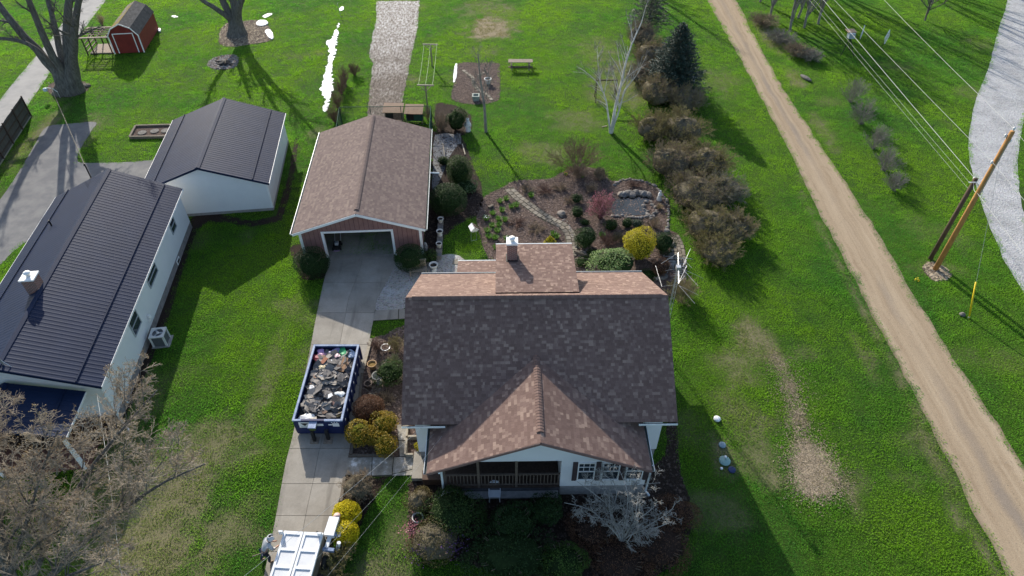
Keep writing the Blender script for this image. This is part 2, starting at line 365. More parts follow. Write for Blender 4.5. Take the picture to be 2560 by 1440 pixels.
bed('side_bed', [(1078, 335), (1105, 340), (1155, 345), (1185, 420), (1205, 470), (1200, 530), (1150, 560), (1108, 600), (1100, 650), (1060, 660), (1058, 600), (1075, 470)], m_dmulch)
bed('gravel_court', [(988, 655), (1040, 668), (1100, 640), (1150, 640), (1180, 690), (1100, 720), (1030, 745), (1010, 772), (938, 776), (945, 745), (974, 690)], m_pea, .024, 3, .04)
m_blue = M('bluestone', (.17, .175, .18), (.11, .115, .12), 3, .9, .6, 16)
bed('bluestone_patch', [(1088, 338), (1143, 338), (1146, 360), (1138, 372), (1122, 395), (1112, 420), (1105, 440), (1090, 470), (1080, 470), (1084, 400)], m_blue, .028, 2, .04)
bed('tree_bed', [(548, 95), (560, 62), (600, 55), (640, 50), (668, 62), (684, 92), (665, 105), (620, 112), (585, 118), (552, 112)], m_mulch)
bed('fire_pit_ring', [(518, 160), (535, 145), (560, 138), (590, 138), (596, 152), (588, 168), (560, 174), (530, 172)], m_mulch)
bed('trunk_bed', [(120, 215), (160, 200), (215, 205), (226, 215), (205, 235), (150, 245), (125, 235)], m_mulch)
bed('pole_mulch', [(2308, 668), (2330, 655), (2362, 668), (2378, 688), (2362, 702), (2330, 700)], m_mulch, amp=.15)
bed('foundation_strip', [(480, 545), (570, 540), (690, 540), (735, 360), (745, 360), (705, 552), (560, 556), (492, 575), (420, 800), (330, 1010), (300, 1055), (265, 1050), (330, 900)], m_dmulch, .016, 2, .06)
bed('garage_apron_soil', [(725, 620), (765, 612), (826, 640), (820, 690), (760, 700), (740, 660)], m_dmulch, .014)
# ---- tilled strip dusted with straw and old snow
k = NT('tilled_strip'); mp = k.n('Mapping'); mp.inputs['Scale'].default_value = (1, .35, 1); k.l(k.pos(), mp.inputs[0])
f1 = k.noise(5.5, 7, .8, mp.outputs[0], .4); f2 = k.noise(.35, 4, .6); sp = k.n('SeparateXYZ'); k.l(k.pos(), sp.inputs[0])
c1 = k.ramp(f1, [(.34, (.10, .075, .06)), (.46, (.26, .225, .19)), (.56, (.55, .53, .5)), (.68, (.86, .87, .88))])
c2 = k.ramp(f1, [(.34, (.05, .04, .033)), (.48, (.14, .115, .095)), (.60, (.25, .215, .18)), (.72, (.55, .53, .5))])
mr = k.n('MapRange'); mr.inputs[1].default_value = 58; mr.inputs[2].default_value = 76; k.l(sp.outputs[1], mr.inputs[0])
ad = k.n('Math', operation='MULTIPLY_ADD'); ad.inputs[1].default_value = 1.6; k.l(f2, ad.inputs[0]); sb = k.n('Math', operation='ADD'); sb.inputs[1].default_value = -.85; k.l(ad.outputs[0], sb.inputs[0]); k.l(mr.outputs[0], ad.inputs[2])
k.col(k.mix(sb.outputs[0], c2, c1)); k.set(rough=.95, spec=.1); k.bump(f1, 1., .12)
sheet('tilled_strip', rough_outline(gp([(942, 3), (1050, 2), (1045, 62), (1022, 175), (1005, 262), (1010, 330), (915, 330), (920, 262), (932, 156), (922, 142), (940, 50)]), .12, 1.2, .4), .02, k.m)
# ================================================================ CONCRETE DRIVEWAY, slab by slab
k = NT('concrete'); n1 = k.noise(.8, 6, .65); n2 = k.noise(16, 6, .75); n3 = k.noise(.23, 3)
mp = k.n('Mapping'); mp.inputs['Rotation'].default_value = (0, 0, R(4)); mp.inputs['Scale'].default_value = (1.1, .10, 1); k.l(k.pos(), mp.inputs[0]); tr = k.noise(1.5, 4, .6, mp.outputs[0])
c = k.ramp(n1, [(.3, (.235, .213, .18)), (.55, (.305, .28, .24)), (.75, (.355, .328, .285))]); c = k.mix(.35, c, k.ramp(n2, [(.3, (.55,)*3), (.7, (1.1,)*3)]), 'MULTIPLY')
c = k.mix(k.ramp(tr, [(.56, (0,)*3), (.72, (.6,)*3)]), c, (.12, .108, .092)); oi = k.n('ObjectInfo'); mr = k.n('MapRange'); mr.inputs[3].default_value = .88; mr.inputs[4].default_value = 1.1; k.l(oi.outputs['Random'], mr.inputs[0])
c = k.mix(1., c, mr.outputs[0], 'MULTIPLY'); k.col(c); k.set(rough=.9, spec=.2); k.bump(n2, .35, .01); m_conc = k.m
m_joint = M('joint_dirt', (.05, .045, .035), (.09, .085, .05), 8, .95)
dl = [(825, 636), (820, 665), (808, 710), (791, 790), (774, 880), (735, 1075), (714, 1160), (690, 1290), (660, 1440), (625, 1600), (590, 1780)]
dr = [(985, 636), (988, 652), (975, 690), (944, 748), (936, 790), (922, 862), (878, 1107), (864, 1190), (842, 1275), (828, 1360), (822, 1440), (800, 1600), (775, 1780)]
DL = np.array(smooth_line(gp(dl), 8)); DR = np.array(smooth_line(gp(dr), 8))
drive = sheet('driveway', [tuple(p) for p in DL]+[tuple(p) for p in DR[::-1]], .012, m_joint)
def xat(L, y): o = np.argsort(L[:, 1]); return np.interp(y, L[o, 1], L[o, 0])
ys = [G(900, q).y for q in (636, 707, 783, 862, 965, 1050, 1122, 1210, 1290, 1380, 1490, 1620, 1780)]
for i in range(len(ys)-1):
    y1, y0 = ys[i]-.012, ys[i+1]+.012; yy = np.linspace(y0, y1, 8)
    for side in (0, 1):
        mid = [(xat(DL, y)*.5+xat(DR, y)*.5) for y in yy]
        if side == 0: poly = [(xat(DL, y)+.01, y) for y in yy]+[(m-.008, y) for m, y in zip(mid, yy)][::-1]
        else: poly = [(m+.008, y) for m, y in zip(mid, yy)]+[(xat(DR, y)-.01, y) for y in yy][::-1]
        MB().prism(poly, .014, .040+.004*((i*7+side*3) % 3)/3).build('concrete_slab', m_conc, drive)
walk = sheet('walkway', gp([(868, 1144), (1042, 1143), (1040, 1190), (968, 1192), (928, 1192), (862, 1189)]), .026, m_joint)
k2 = NT('old_slab'); n1 = k2.noise(2.2, 6, .7); n2 = k2.noise(14, 6, .75); c = k2.ramp(n1, [(.35, (.20, .185, .155)), (.52, (.31, .29, .25)), (.60, (.40, .385, .35)), (.68, (.72, .72, .7))]); k2.col(k2.mix(.4, c, k2.ramp(n2, [(.3, (.5,)*3), (.7, (1.1,)*3)]), 'MULTIPLY')); k2.set(rough=.92, spec=.2); k2.bump(n2, .4, .01); m_slab = k2.m
for q in ([(869, 1146), (930, 1145), (928, 1190), (864, 1188)], [(932, 1145), (983, 1145), (980, 1188), (930, 1190)], [(985, 1145), (1034, 1144), (1031, 1174), (982, 1186)], [(982, 1188), (1031, 1176), (1030, 1189), (981, 1191)]):
    MB().prism(gp(q), .028, .065).build('walkway_slab', m_slab, walk)
side = sheet('house_path', gp([(993, 1062), (1022, 1062), (1019, 1143), (1000, 1143)]), .026, m_joint)
for q in ([(993, 1063), (1021, 1063), (1020, 1102), (997, 1102)], [(997, 1104), (1020, 1104), (1019, 1142), (1000, 1142)]): MB().prism(gp(q), .028, .06).build('path_slab', m_slab, side)
court = sheet('back_walk', gp([(938, 777), (1012, 773), (1012, 798), (932, 803)]), .028, m_joint)
for q in ([(939, 778), (996, 775), (995, 799), (933, 803)], [(998, 775), (1012, 774), (1012, 798), (997, 799)]): MB().prism(gp(q), .03, .07).build('walk_slab', m_conc, court)
# ================================================================ GRASS
def lawn_grass():
    rg = np.random.default_rng(11); pts = []
    y = 11.
    while y < 90:
        dens = 10.0 if y < 40 else 7; step = 1/math.sqrt(dens); hw = y*.755+(12 if y < 40 else 6)
        hw = max(hw, 26); xs = np.arange(-hw, hw, step); pts.append(np.c_[xs+rg.uniform(-.5, .5, len(xs))*step, np.full(len(xs), y)+rg.uniform(-.5, .5, len(xs))*step]); y += step
    P2 = np.concatenate(pts); keep = np.ones(len(P2), bool)
    for h in LAWN_HOLES: keep &= ~inside(P2, h)
    for h in NO_GRASS: keep &= ~inside(P2, h)
    P2 = P2[keep]; d = dry_at(P2[:, 0], P2[:, 1]); q = rg.random(len(P2)) > d*.55; P2, d = P2[q], d[q]
    n = len(P2); big = fbm(P2[:, 0]*.9+40, P2[:, 1]*.9, 4); tall = .6+.7*np.clip((big-.35)*2, 0, 1)*(.6+.8*rg.random(n))
    # one turf tuft
    bv = []; bf = []
    for i in range(64):
        a = rg.uniform(0, 6.283); r = .34*math.sqrt(rg.random()); x, y = r*math.cos(a), r*math.sin(a); h = rg.uniform(.035, .085); w = rg.uniform(.009, .017); la = rg.uniform(0, 6.283); ln = rg.uniform(.2, .9)*h
        ux, uy = math.cos(la), math.sin(la); b = len(bv)
        bv += [(x-uy*w, y+ux*w, 0), (x+uy*w, y-ux*w, 0), (x+uy*w*.7+ux*ln*.4, y-ux*w*.7+uy*ln*.4, h*.65), (x-uy*w*.7+ux*ln*.4, y+ux*w*.7+uy*ln*.4, h*.65), (x+ux*ln, y+uy*ln, h)]
        bf += [(b, b+1, b+2, b+3), (b+3, b+2, b+4)]
    nb = len(bv); me = bpy.data.meshes.new('grass')
    me.from_pydata(bv+[(p[0], p[1], .0) for p in P2], [], bf); me.update()
    at = me.attributes.new('is_tuft', 'FLOAT', 'POINT'); at.data.foreach_set('value', np.r_[np.ones(nb), np.zeros(n)].astype(np.float32))
    for nm, arr in (('dry', d), ('tall', tall), ('spin', rg.random(n)*6.283), ('shade', rg.random(n))):
        at = me.attributes.new(nm, 'FLOAT', 'POINT'); at.data.foreach_set('value', np.r_[np.zeros(nb), arr].astype(np.float32))
    k = NT('grass_blades'); at = k.n('Attribute', attribute_name='dry', attribute_type='INSTANCER'); sh = k.n('Attribute', attribute_name='shade', attribute_type='INSTANCER')
    big = k.noise(.10, 3); mid = k.noise(.8, 4, .7)
    c = k.ramp(mid, [(.3, GRASS[0]), (.52, GRASS[1]), (.72, GRASS[2])]); c = k.mix(k.ramp(big, [(.38, (0,)*3), (.60, (.8,)*3)]), c, GRASS[3])
    ol = k.noise(.33, 5, .7); c = k.mix(k.ramp(ol, [(.56, (0,)*3), (.78, (.4,)*3)]), c, (.17, .24, .06)); dk = k.noise(2.6, 4, .75); c = k.mix(.75, c, k.ramp(dk, [(.30, (.78,)*3), (.55, (1.05,)*3)]), 'MULTIPLY')
    c = k.mix(.6, c, k.ramp(sh.outputs['Fac'], [(0, (.7,)*3), (1, (1.2,)*3)]), 'MULTIPLY'); c = k.mix(at.outputs['Fac'], c, (.25, .225, .10))
    k.col(c); k.set(rough=.55, spec=.25); tr = k.n('BsdfTranslucent'); k.l(c, tr.inputs[0]); mx = k.n('MixShader'); mx.inputs[0].default_value = .6
    k.l(k.b.outputs[0], mx.inputs[1]); k.l(tr.outputs[0], mx.inputs[2]); k.l(mx.outputs[0], k.out.inputs[0]); me.materials.append(k.m)
    o = link('lawn_grass', me); tag(o, 'mown green lawn grass all round the houses', 'grass', kind='stuff')
    ng = bpy.data.node_groups.new('scatter_tufts', 'GeometryNodeTree'); ng.interface.new_socket('Geometry', in_out='INPUT', socket_type='NodeSocketGeometry'); ng.interface.new_socket('Geometry', in_out='OUTPUT', socket_type='NodeSocketGeometry')
    N = lambda t: ng.nodes.new(t); gi = N('NodeGroupInput'); go = N('NodeGroupOutput'); sep = N('GeometryNodeSeparateGeometry'); sep.domain = 'POINT'
    def attr(nm, ty='FLOAT'): x = N('GeometryNodeInputNamedAttribute'); x.data_type = ty; x.inputs['Name'].default_value = nm; return x.outputs['Attribute']
    cmp_ = N('FunctionNodeCompare'); cmp_.data_type = 'FLOAT'; cmp_.operation = 'GREATER_THAN'; ng.links.new(attr('is_tuft'), cmp_.inputs[0]); cmp_.inputs[1].default_value = .5
    iop = N('GeometryNodeInstanceOnPoints'); m2p = N('GeometryNodeMeshToPoints'); cr = N('ShaderNodeCombineXYZ'); cs = N('ShaderNodeCombineXYZ'); L = ng.links.new
    L(gi.outputs[0], sep.inputs['Geometry']); L(cmp_.outputs[0], sep.inputs['Selection']); L(sep.outputs['Inverted'], m2p.inputs['Mesh']); L(m2p.outputs[0], iop.inputs['Points']); L(sep.outputs['Selection'], iop.inputs['Instance'])
    L(attr('spin'), cr.inputs[2]); L(cr.outputs[0], iop.inputs['Rotation']); cs.inputs[0].default_value = 1.; cs.inputs[1].default_value = 1.; L(attr('tall'), cs.inputs[2]); L(cs.outputs[0], iop.inputs['Scale']); L(iop.outputs[0], go.inputs[0])
    md = o.modifiers.new('scatter', 'NODES'); md.node_group = ng
    return n
GRASS = [(.075, .245, .032), (.115, .325, .036), (.170, .395, .038), (.245, .450, .022)]
NO_GRASS = []
# ================================================================ BUILDINGS
def ext(self, poly, vec):
    """solid from a planar outline pushed along vec"""
    P3 = [Vector(p) for p in poly]; v = Vector(vec); n = len(P3); b = len(self.v)
    nr = Vector((0, 0, 0))
    for i in range(n): nr += (P3[i]-P3[0]).cross(P3[(i+1) % n]-P3[0])
    flip = nr.dot(v) > 0
    self.v += [tuple(p) for p in P3]+[tuple(p+v) for p in P3]
    for t in geometry.tessellate_polygon([P3]):
        nn = (P3[t[1]]-P3[t[0]]).cross(P3[t[2]]-P3[t[0]]); t = t if nn.dot(nr) > 0 else t[::-1]
        a, c = (t[::-1], t) if flip else (t, t[::-1])
        self.f.append(tuple(b+i for i in a)); self.f.append(tuple(b+n+i for i in c)); self.t += [0., 0.]
    for i in range(n):
        j = (i+1) % n; q = (b+i, b+j, b+n+j, b+n+i); self.f.append(q if flip else q[::-1]); self.t.append(0.)
    return self
MB.ext = ext
# shingles
def shingle_mat(name, stops, gr=.35):
    k = NT(name); a = k.n('Attribute', attribute_name='tone'); c = k.ramp(a.outputs['Fac'], stops); fine = k.noise(45, 4, .8); big = k.noise(.5, 4)
    c = k.mix(gr, c, k.ramp(fine, [(.3, (.45,)*3), (.7, (1.3,)*3)]), 'MULTIPLY'); c = k.mix(.25, c, k.ramp(big, [(.3, (.7,)*3), (.7, (1.15,)*3)]), 'MULTIPLY')
    k.col(c); k.set(rough=.92, spec=.15); k.bump(fine, .4, .01); return k.m
SH = [(0, (.141, .092, .077)), (.35, (.163, .108, .091)), (.60, (.184, .124, .105)), (.75, (.214, .148, .122)), (.88, (.25, .176, .143)), (1, (.285, .204, .163))]
m_sh = shingle_mat('brown_shingles', SH)
m_shg = shingle_mat('weathered_shingles', [(0, (.135, .100, .092)), (.5, (.165, .124, .112)), (1, (.205, .158, .135))], .3)
m_deck = M('roof_deck', (.03, .024, .022), rough=.9)
_shm = {}
def shingles(O, U, V, W, L, rg, e=.14, wc=(.10, .14, .19, .24), skew=0.):
    out = []; r = 0
    while r*e < L-.02:
        x = -rg.choice(wc)*rg.random(); h = min(e+.03, L-r*e+.01)
        while x < W-.01:
            w = rg.choice(wc); a = max(x, 0); b = min(x+w, W)
            if b-a > .015:
                t = rg.random(); tn = t*.62 if rg.random() < .74 else .6+.4*t
                out.append((a, r*e, b-a, h, round(tn*9)/9, rg.choice((.003, .006))))
            x += w
        r += 1
    return out
def shingle_obj_data(w, h, th):   # local: x across, y up-slope, z normal
    return [(.002, 0, 0), (w-.002, 0, 0), (w-.002, h, -.006), (.002, h, -.006), (.002, 0, th), (w-.002, 0, th), (w-.002, h, .001), (.002, h, .001)], [(4, 5, 6, 7), (0, 1, 5, 4), (1, 2, 6, 5), (3, 0, 4, 7)]
def lay_shingles(parent, lists, mat, name='shingles', single=0, key=None):
    """lists = [(O,U,V,pieces)]; the `single` nearest pieces become objects, the rest one mesh"""
    allp = []
    for O, U, V, ps in lists:
        O, U, V = Vector(O), Vector(U).normalized(), Vector(V).normalized(); N = U.cross(V)
        for p in ps: allp.append((O+U*p[0]+V*p[1], U, V, N, p))
    if single: allp.sort(key=lambda q: key(q[0]))
    for P0, U, V, N, p in allp[:single]:
        kk = (round(p[2], 3), round(p[3], 3), p[4], p[5], mat.name)
        if kk not in _shm:
            vs, fs = shingle_obj_data(p[2], p[3], p[5]); mb = MB(); mb.add(vs, fs, p[4]); _shm[kk] = mb.mesh('shingle', mat, tone=True)
        o = link('shingle', _shm[kk], parent); o.matrix_local = Matrix.Translation(P0) @ Matrix((U, V, N)).transposed().to_4x4()
    Vs = []; Fs = []; T = []
    for P0, U, V, N, p in allp[single:]:
        vs, fs = shingle_obj_data(p[2], p[3], p[5]); b = len(Vs)
        Vs += [tuple(P0+U*v[0]+V*v[1]+N*v[2]) for v in vs]; Fs += [tuple(i+b for i in f) for f in fs]; T += [p[4]]*len(fs)
    o = link(name, npmesh(name, Vs, Fs, mat, tone=T), parent)
    o['kind'] = 'stuff'; return o
def ridge_caps(parent, a, b, mat, step=.15, w=.15, drop=.10, rg=None):
    a, b = Vector(a), Vector(b); d = (b-a); L = d.length; d.normalize(); s = Vector((0, 0, 1)).cross(d).normalized()
    ms = []
    for t in (.25, .4, .55):
        mb = MB(); pr = [(-w, -drop), (-w*.55, -drop*.42), (0, .0), (w*.55, -drop*.42), (w, -drop)]
        for y, lift in ((0, .022), (step+.02, .004)): mb.v += [(x, y, z+lift+.03) for x, z in pr]
        mb.f = [(i, i+1, i+6, i+5) for i in range(4)]; mb.v += [(x, 0, z-.0+.012) for x, z in pr]; mb.f += [(10+i, 11+i, i+1, i) for i in range(4)]; mb.t = [t]*8
        ms.append(mb.mesh('ridge_cap', mat, tone=True))
    for i in range(int(L/step)):
        o = link('ridge_cap', ms[(i*5) % 3], parent); o.matrix_local = Matrix.Translation(a+d*i*step) @ Matrix((s*-1, d, Vector((0, 0, 1)))).transposed().to_4x4()
m_siding = NT('white_siding'); k = m_siding; sp = k.n('SeparateXYZ'); k.l(k.pos(), sp.inputs[0]); wv = k.n('Math', operation='FRACT'); ml = k.n('Math', operation='MULTIPLY'); ml.inputs[1].default_value = 7.5; k.l(sp.outputs[2], ml.inputs[0]); k.l(ml.outputs[0], wv.inputs[0])
n1 = k.noise(.9, 4); k.col(k.mix(.5, (.68, .70, .72), k.ramp(n1, [(.3, (.63, .65, .67)), (.7, (.73, .74, .75))]))); k.set(rough=.55, spec=.3); k.bump(wv.outputs[0], .5, .02); m_siding = k.m
m_white = M('white_trim', (.80, .80, .79), (.72, .72, .71), 3, .5)
m_gutter = M('gutter_white', (.72, .76, .76), (.6, .66, .66), 2, .35, spec=.5)
m_gut_in = M('gutter_trough', (.04, .06, .055), (.07, .09, .08), 5, .7)
m_glass = NT('window_glass'); m_glass.b.inputs['Base Color'].default_value = (.03, .04, .05, 1); m_glass.set(rough=.06, spec=.7); m_glass = m_glass.m
m_dark = M('dark_interior', (.02, .018, .016), rough=.9)
m_brick = NT('chimney_brick'); k = m_brick; tc = k.n('TexCoord'); mp = k.n('Mapping'); k.l(tc.outputs['Object'], mp.inputs[0]); cb = k.n('CombineXYZ'); s2 = k.n('SeparateXYZ'); k.l(mp.outputs[0], s2.inputs[0]); ad = k.n('Math'); k.l(s2.outputs[0], ad.inputs[0]); k.l(s2.outputs[1], ad.inputs[1]); k.l(ad.outputs[0], cb.inputs[0]); k.l(s2.outputs[2], cb.inputs[1])
bt = k.n('TexBrick'); bt.inputs['Scale'].default_value = 1.; bt.inputs['Brick Width'].default_value = .20; bt.inputs['Row Height'].default_value = .072; bt.inputs['Mortar Size'].default_value = .010
bt.inputs['Color1'].default_value = (.11, .035, .026, 1); bt.inputs['Color2'].default_value = (.20, .065, .045, 1); bt.inputs['Mortar'].default_value = (.33, .29, .26, 1); k.l(cb.outputs[0], bt.inputs[0]); k.col(bt.outputs[0]); k.set(rough=.9); k.bump(bt.outputs['Fac'], -.6, .01); m_brick = k.m
m_wood = M('weathered_wood', (.27, .22, .17), (.17, .135, .105), 9, .85, .4, 20, stretch=(1, 1, 1))
m_mwood = M('brown_wood', (.13, .10, .078), (.085, .065, .05), 9, .85, .4)
m_dwood = M('dark_wood', (.075, .05, .036), (.045, .03, .023), 9, .85, .4)
m_block = M('foundation_block', (.30, .29, .28), (.22, .215, .21), 5, .9, .4)
m_steel = M('galvanised_steel', (.55, .56, .57), (.42, .43, .44), 6, .42, metal=.7, spec=.5)
m_black = M('black_paint', (.012, .012, .013), (.02, .02, .02), 8, .5)
rgs = random.Random(21)
m_fascia = M('brown_fascia', (.20, .13, .115), (.16, .10, .09), 3, .6)
# ---------------------------------------------------------------- main house
HC = Vector((1.23, 24.35, 0)); HR = R(.8)
house = thing('farmhouse', 'white cottage with new brown shingle roof, gabled front porch and brick chimney', 'house', HC, HR)
HX = 6.44; YF, ZF, YB, ZB, ZR = -5.25, 3.7, 5.45, 3.58, 6.9
# walls
w = MB(); w.ext([(-5.95, -4.75, .75), (-5.95, 4.95, .75), (-5.95, 4.95, 3.72), (-5.95, 0, 6.62), (-5.95, -4.75, 3.82)], (11.9, 0, 0)); w.build('wall', m_siding, house)
MB().bx((-5.90, -4.7, 0), (5.90, 4.9, .75)).build('foundation', m_block, house)
def slope(mb, O, U, V, t=.16):
    O, U, V = Vector(O), Vector(U), Vector(V); N = U.cross(V).normalized(); return mb.hexa([O-N*t, O+U-N*t, O+U+V-N*t, O+V-N*t, O-N*.003, O+U-N*.003, O+U+V-N*.003, O+V-N*.003])
roof = MB(); slope(roof, (-HX, YF, ZF), (2*HX, 0, 0), (0, -YF, ZR-ZF)); slope(roof, (HX, YB, ZB), (-2*HX, 0, 0), (0, -YB, ZR-ZB)); ro = roof.build('roof', m_deck, house)
LF = math.hypot(YF, ZR-ZF); LB = math.hypot(YB, ZR-ZB)
lay_shingles(ro, [((-HX, YF, ZF), (1, 0, 0), (0, -YF, ZR-ZF), shingles(0, 0, 0, 2*HX, LF, rgs)), ((HX, YB, ZB), (-1, 0, 0), (0, -YB, ZR-ZB), shingles(0, 0, 0, 2*HX, LB, rgs))], m_sh)
ridge_caps(ro, (-HX+.3, 0, ZR+.02), (HX-.25, 0, ZR+.02), m_sh)
# rake boards and gutters
for s in (-1, 1):
    MB().beam((s*(HX+.012), YF+.02, ZF-.12), (s*(HX+.012), -.0, ZR-.12), .03, .16).build('rake_board', m_fascia, house); MB().beam((s*(HX+.012), YB-.02, ZB-.12), (s*(HX+.012), 0, ZR-.12), .03, .16).build('rake_board', m_fascia, house)
def gutter(parent, a, b, w=.12, out=(0, -1, 0)):
    a, b, o = Vector(a), Vector(b), Vector(out); d = (b-a).normalized(); up = Vector((0, 0, 1))
    mb = MB(); c0, c1 = a+o*w*.5, b+o*w*.5
    mb.beam(c0+o*w*.5, c1+o*w*.5, .02, .11); mb.beam(c0-up*.05, c1-up*.05, w*.96, .012)
    q = mb.build('gutter', m_gutter, parent); MB().beam(c0-up*.03-o*.004, c1-up*.03-o*.004, w*.8, .006).build('gutter_trough', m_gut_in, q); return q
gutter(house, (-HX, YF-.0, ZF-.05), (-4.42, YF, ZF-.05)); gutter(house, (4.62, YF, ZF-.05), (HX, YF, ZF-.05)); gutter(house, (HX, YB, ZB-.05), (2.2, YB, ZB-.05), out=(0, 1, 0)); gutter(house, (-2.1, YB, ZB-.05), (-HX, YB, ZB-.05), out=(0, 1, 0))
# rear shed dormer
DX0, DX1, DY0, DZ0, DY1, DZ1 = -2.05, 2.16, .62, 6.60, 5.15, 6.02
dw = MB(); dw.ext([(DX0+.12, DY0+.1, 5.6), (DX0+.12, DY1-.3, 3.4), (DX0+.12, DY1-.3, DZ1-.02), (DX0+.12, DY0+.1, DZ0-.06)], (DX1-DX0-.24, 0, 0)); dwo = dw.build('dormer', m_siding, house)
dr_ = MB(); slope(dr_, (DX1, DY1, DZ1), (DX0-DX1, 0, 0), (0, DY0-DY1, DZ0-DZ1), .14); dro = dr_.build('dormer_roof', m_deck, dwo)
lay_shingles(dwo, [((DX1, DY1, DZ1), (-1, 0, 0), (0, DY0-DY1, DZ0-DZ1), shingles(0, 0, 0, DX1-DX0, math.hypot(DY0-DY1, DZ0-DZ1), rgs))], m_sh, 'dormer_shingles')
MB().bx((DX0-.01, DY1, DZ1-.14), (DX1+.01, DY1+.05, DZ1+.012)).build('drip_edge', m_gutter, dwo)
# rear lean-to
lt = MB(); slope(lt, (-2.06, 7.35, 2.95), (-2.35, 0, 0), (0, -2.1, .5), .14); lo = lt.build('lean_to_roof', m_deck, house)
lay_shingles(house, [((-2.06, 7.35, 2.95), (-1, 0, 0), (0, -2.1, .5), shingles(0, 0, 0, 2.35, math.hypot(2.1, .5), rgs))], m_sh, 'lean_to_shingles')
MB().bx((-4.42, 7.35, 2.82), (-2.05, 7.40, 2.97)).build('drip_edge', m_gutter, house); MB().bx((-4.25, 4.9, 0), (-2.2, 7.1, 2.9)).build('lean_to_wall', m_siding, house)
# chimney
cx, cy = -1.17, 3.72
ch = MB().bx((cx-.27, cy-.25, 5.9), (cx+.27, cy+.25, 7.32)).build('chimney', m_brick, house)
MB().bx((cx-.31, cy-.29, 7.32), (cx+.31, cy+.29, 7.42)).build('chimney_cap', m_white, ch); MB().lathe([(.12, 7.42), (.12, 7.55), (.17, 7.56), (.17, 7.62), (.0, 7.66)], 14, (cx, cy, 0)).build('flue_pot', m_white, ch, True)
MB().bx((cx-.33, cy-.33, 6.1), (cx+.33, cy+.31, 6.27)).build('flashing', m_black, ch)
# front porch
PX, PW, PY0, PY1, PZR, PZE = -.10, 5.08, -7.45, -2.4, 5.35, 3.08
pr = MB(); slope(pr, (PX-PW, PY1, PZE), (0, PY0-PY1, 0), (PW, 0, PZR-PZE), .13); slope(pr, (PX+PW, PY0, PZE), (0, PY1-PY0, 0), (-PW, 0, PZR-PZE), .13); pro = pr.build('porch_roof', m_deck, house)
LP = math.hypot(PW, PZR-PZE)
lay_shingles(pro, [((PX-PW, PY1, PZE), (0, -1, 0), (PW, 0, PZR-PZE), shingles(0, 0, 0, PY1-PY0, LP, rgs, .15, (.13, .18, .23, .29))), ((PX+PW, PY0, PZE), (0, 1, 0), (-PW, 0, PZR-PZE), shingles(0, 0, 0, PY1-PY0, LP, rgs, .15, (.13, .18, .23, .29)))], m_sh, 'shingles', 300, lambda p: p.y+abs(p.x)*.15)
ridge_caps(pro, (PX, PY0+.55, PZR+.02), (PX, PY1, PZR+.02), m_sh, .16, .17, .09)
for s in (-1, 1): MB().beam((PX+s*PW, PY0-.012, PZE-.09), (PX, PY0-.012, PZR-.09), .025, .15).build('fascia', m_fascia, house)
gutter(house, (PX-PW, PY0+.02, PZE-.06), (PX-PW, -4.8, PZE-.06), out=(-1, 0, 0)); gutter(house, (PX+PW, PY0+.02, PZE-.06), (PX+PW, -4.8, PZE-.06), out=(1, 0, 0))
FY = -6.85
sl_ = (PZR-PZE)/PW; zt = lambda x: PZR-.17-abs(x-PX)*sl_
gw = MB(); gw.ext([(-3.05, FY, 3.03), (4.95, FY, 3.03), (4.95, FY, zt(4.95)), (PX, FY, zt(PX)), (-3.05+.0, FY, zt(-3.05)), ], (0, .12, 0)); gw.build('gable_wall', m_siding, house)
rm = MB(); rm.bx((.95, FY+.02, .85), (5.0, -4.7, 3.02)); rm.build('porch_room', m_siding, house)
MB().bx((.97, FY+.06, .0), (4.98, -4.72, .85)).build('porch_foundation', m_block, house)
dk = MB().bx((-4.55, FY+.02, .72), (.95, -4.76, .82)).build('porch_floor', m_dwood, house)
MB().bx((-4.5, FY+.10, 0), (.94, FY+.2, .72)).build('porch_skirt', M('porch_skirt', (.10, .10, .11), (.07, .07, .08), 4, .85), house)
MB().bx((-4.55, FY-.28, .28), (.9, FY+.08, .36)).build('porch_ledge', m_block, house)
mb = MB().bx((0, 0, 0), (.185, .03, 2.5)).mesh('back_board', m_dwood)
for i in range(28): link('back_board', mb, house, (-4.55+i*.197, -4.79-.004*(i % 3), .82))
MB().bx((-2.95, -4.86, .84), (-2.15, -4.79, 2.75)).build('front_door', m_black, house)
rail = MB(); rail.beam((-4.5, FY+.06, 1.86), (.93, FY+.06, 1.86), .09, .05); rail.beam((-4.5, FY+.06, 1.0), (.93, FY+.06, 1.0), .06, .05); ra = rail.build('railing', m_mwood, house)
bm_ = MB().bx((-.02, -.02, 1.0), (.02, .02, 1.86)).mesh('baluster', m_mwood)
for i in range(33): link('baluster', bm_, ra, (-4.42+i*.165, FY+.06, 0))
for x in (-4.5, -2.9, -1.12): MB().bx((x-.06, FY, .82), (x+.06, FY+.12, 3.05)).build('porch_post', m_mwood, house)
wn = MB(); dsx = -4.62; wn.tube([(dsx, FY-.5, 2.95), (dsx+.02, FY-.05, 2.6), (dsx+.02, FY-.05, .5), (dsx-.1, FY-.2, .32), (dsx-.3, FY-.3, .3)], .055, 8); wn.build('downspout', m_gutter, house)
wn = MB(); wn.tube([(PX+PW+.1, PY0+.3, 3.0), (5.15, FY-.02, 2.7), (5.12, FY-.02, .4), (5.3, FY-.2, .25)], .05, 8); wn.build('downspout', m_gutter, house)
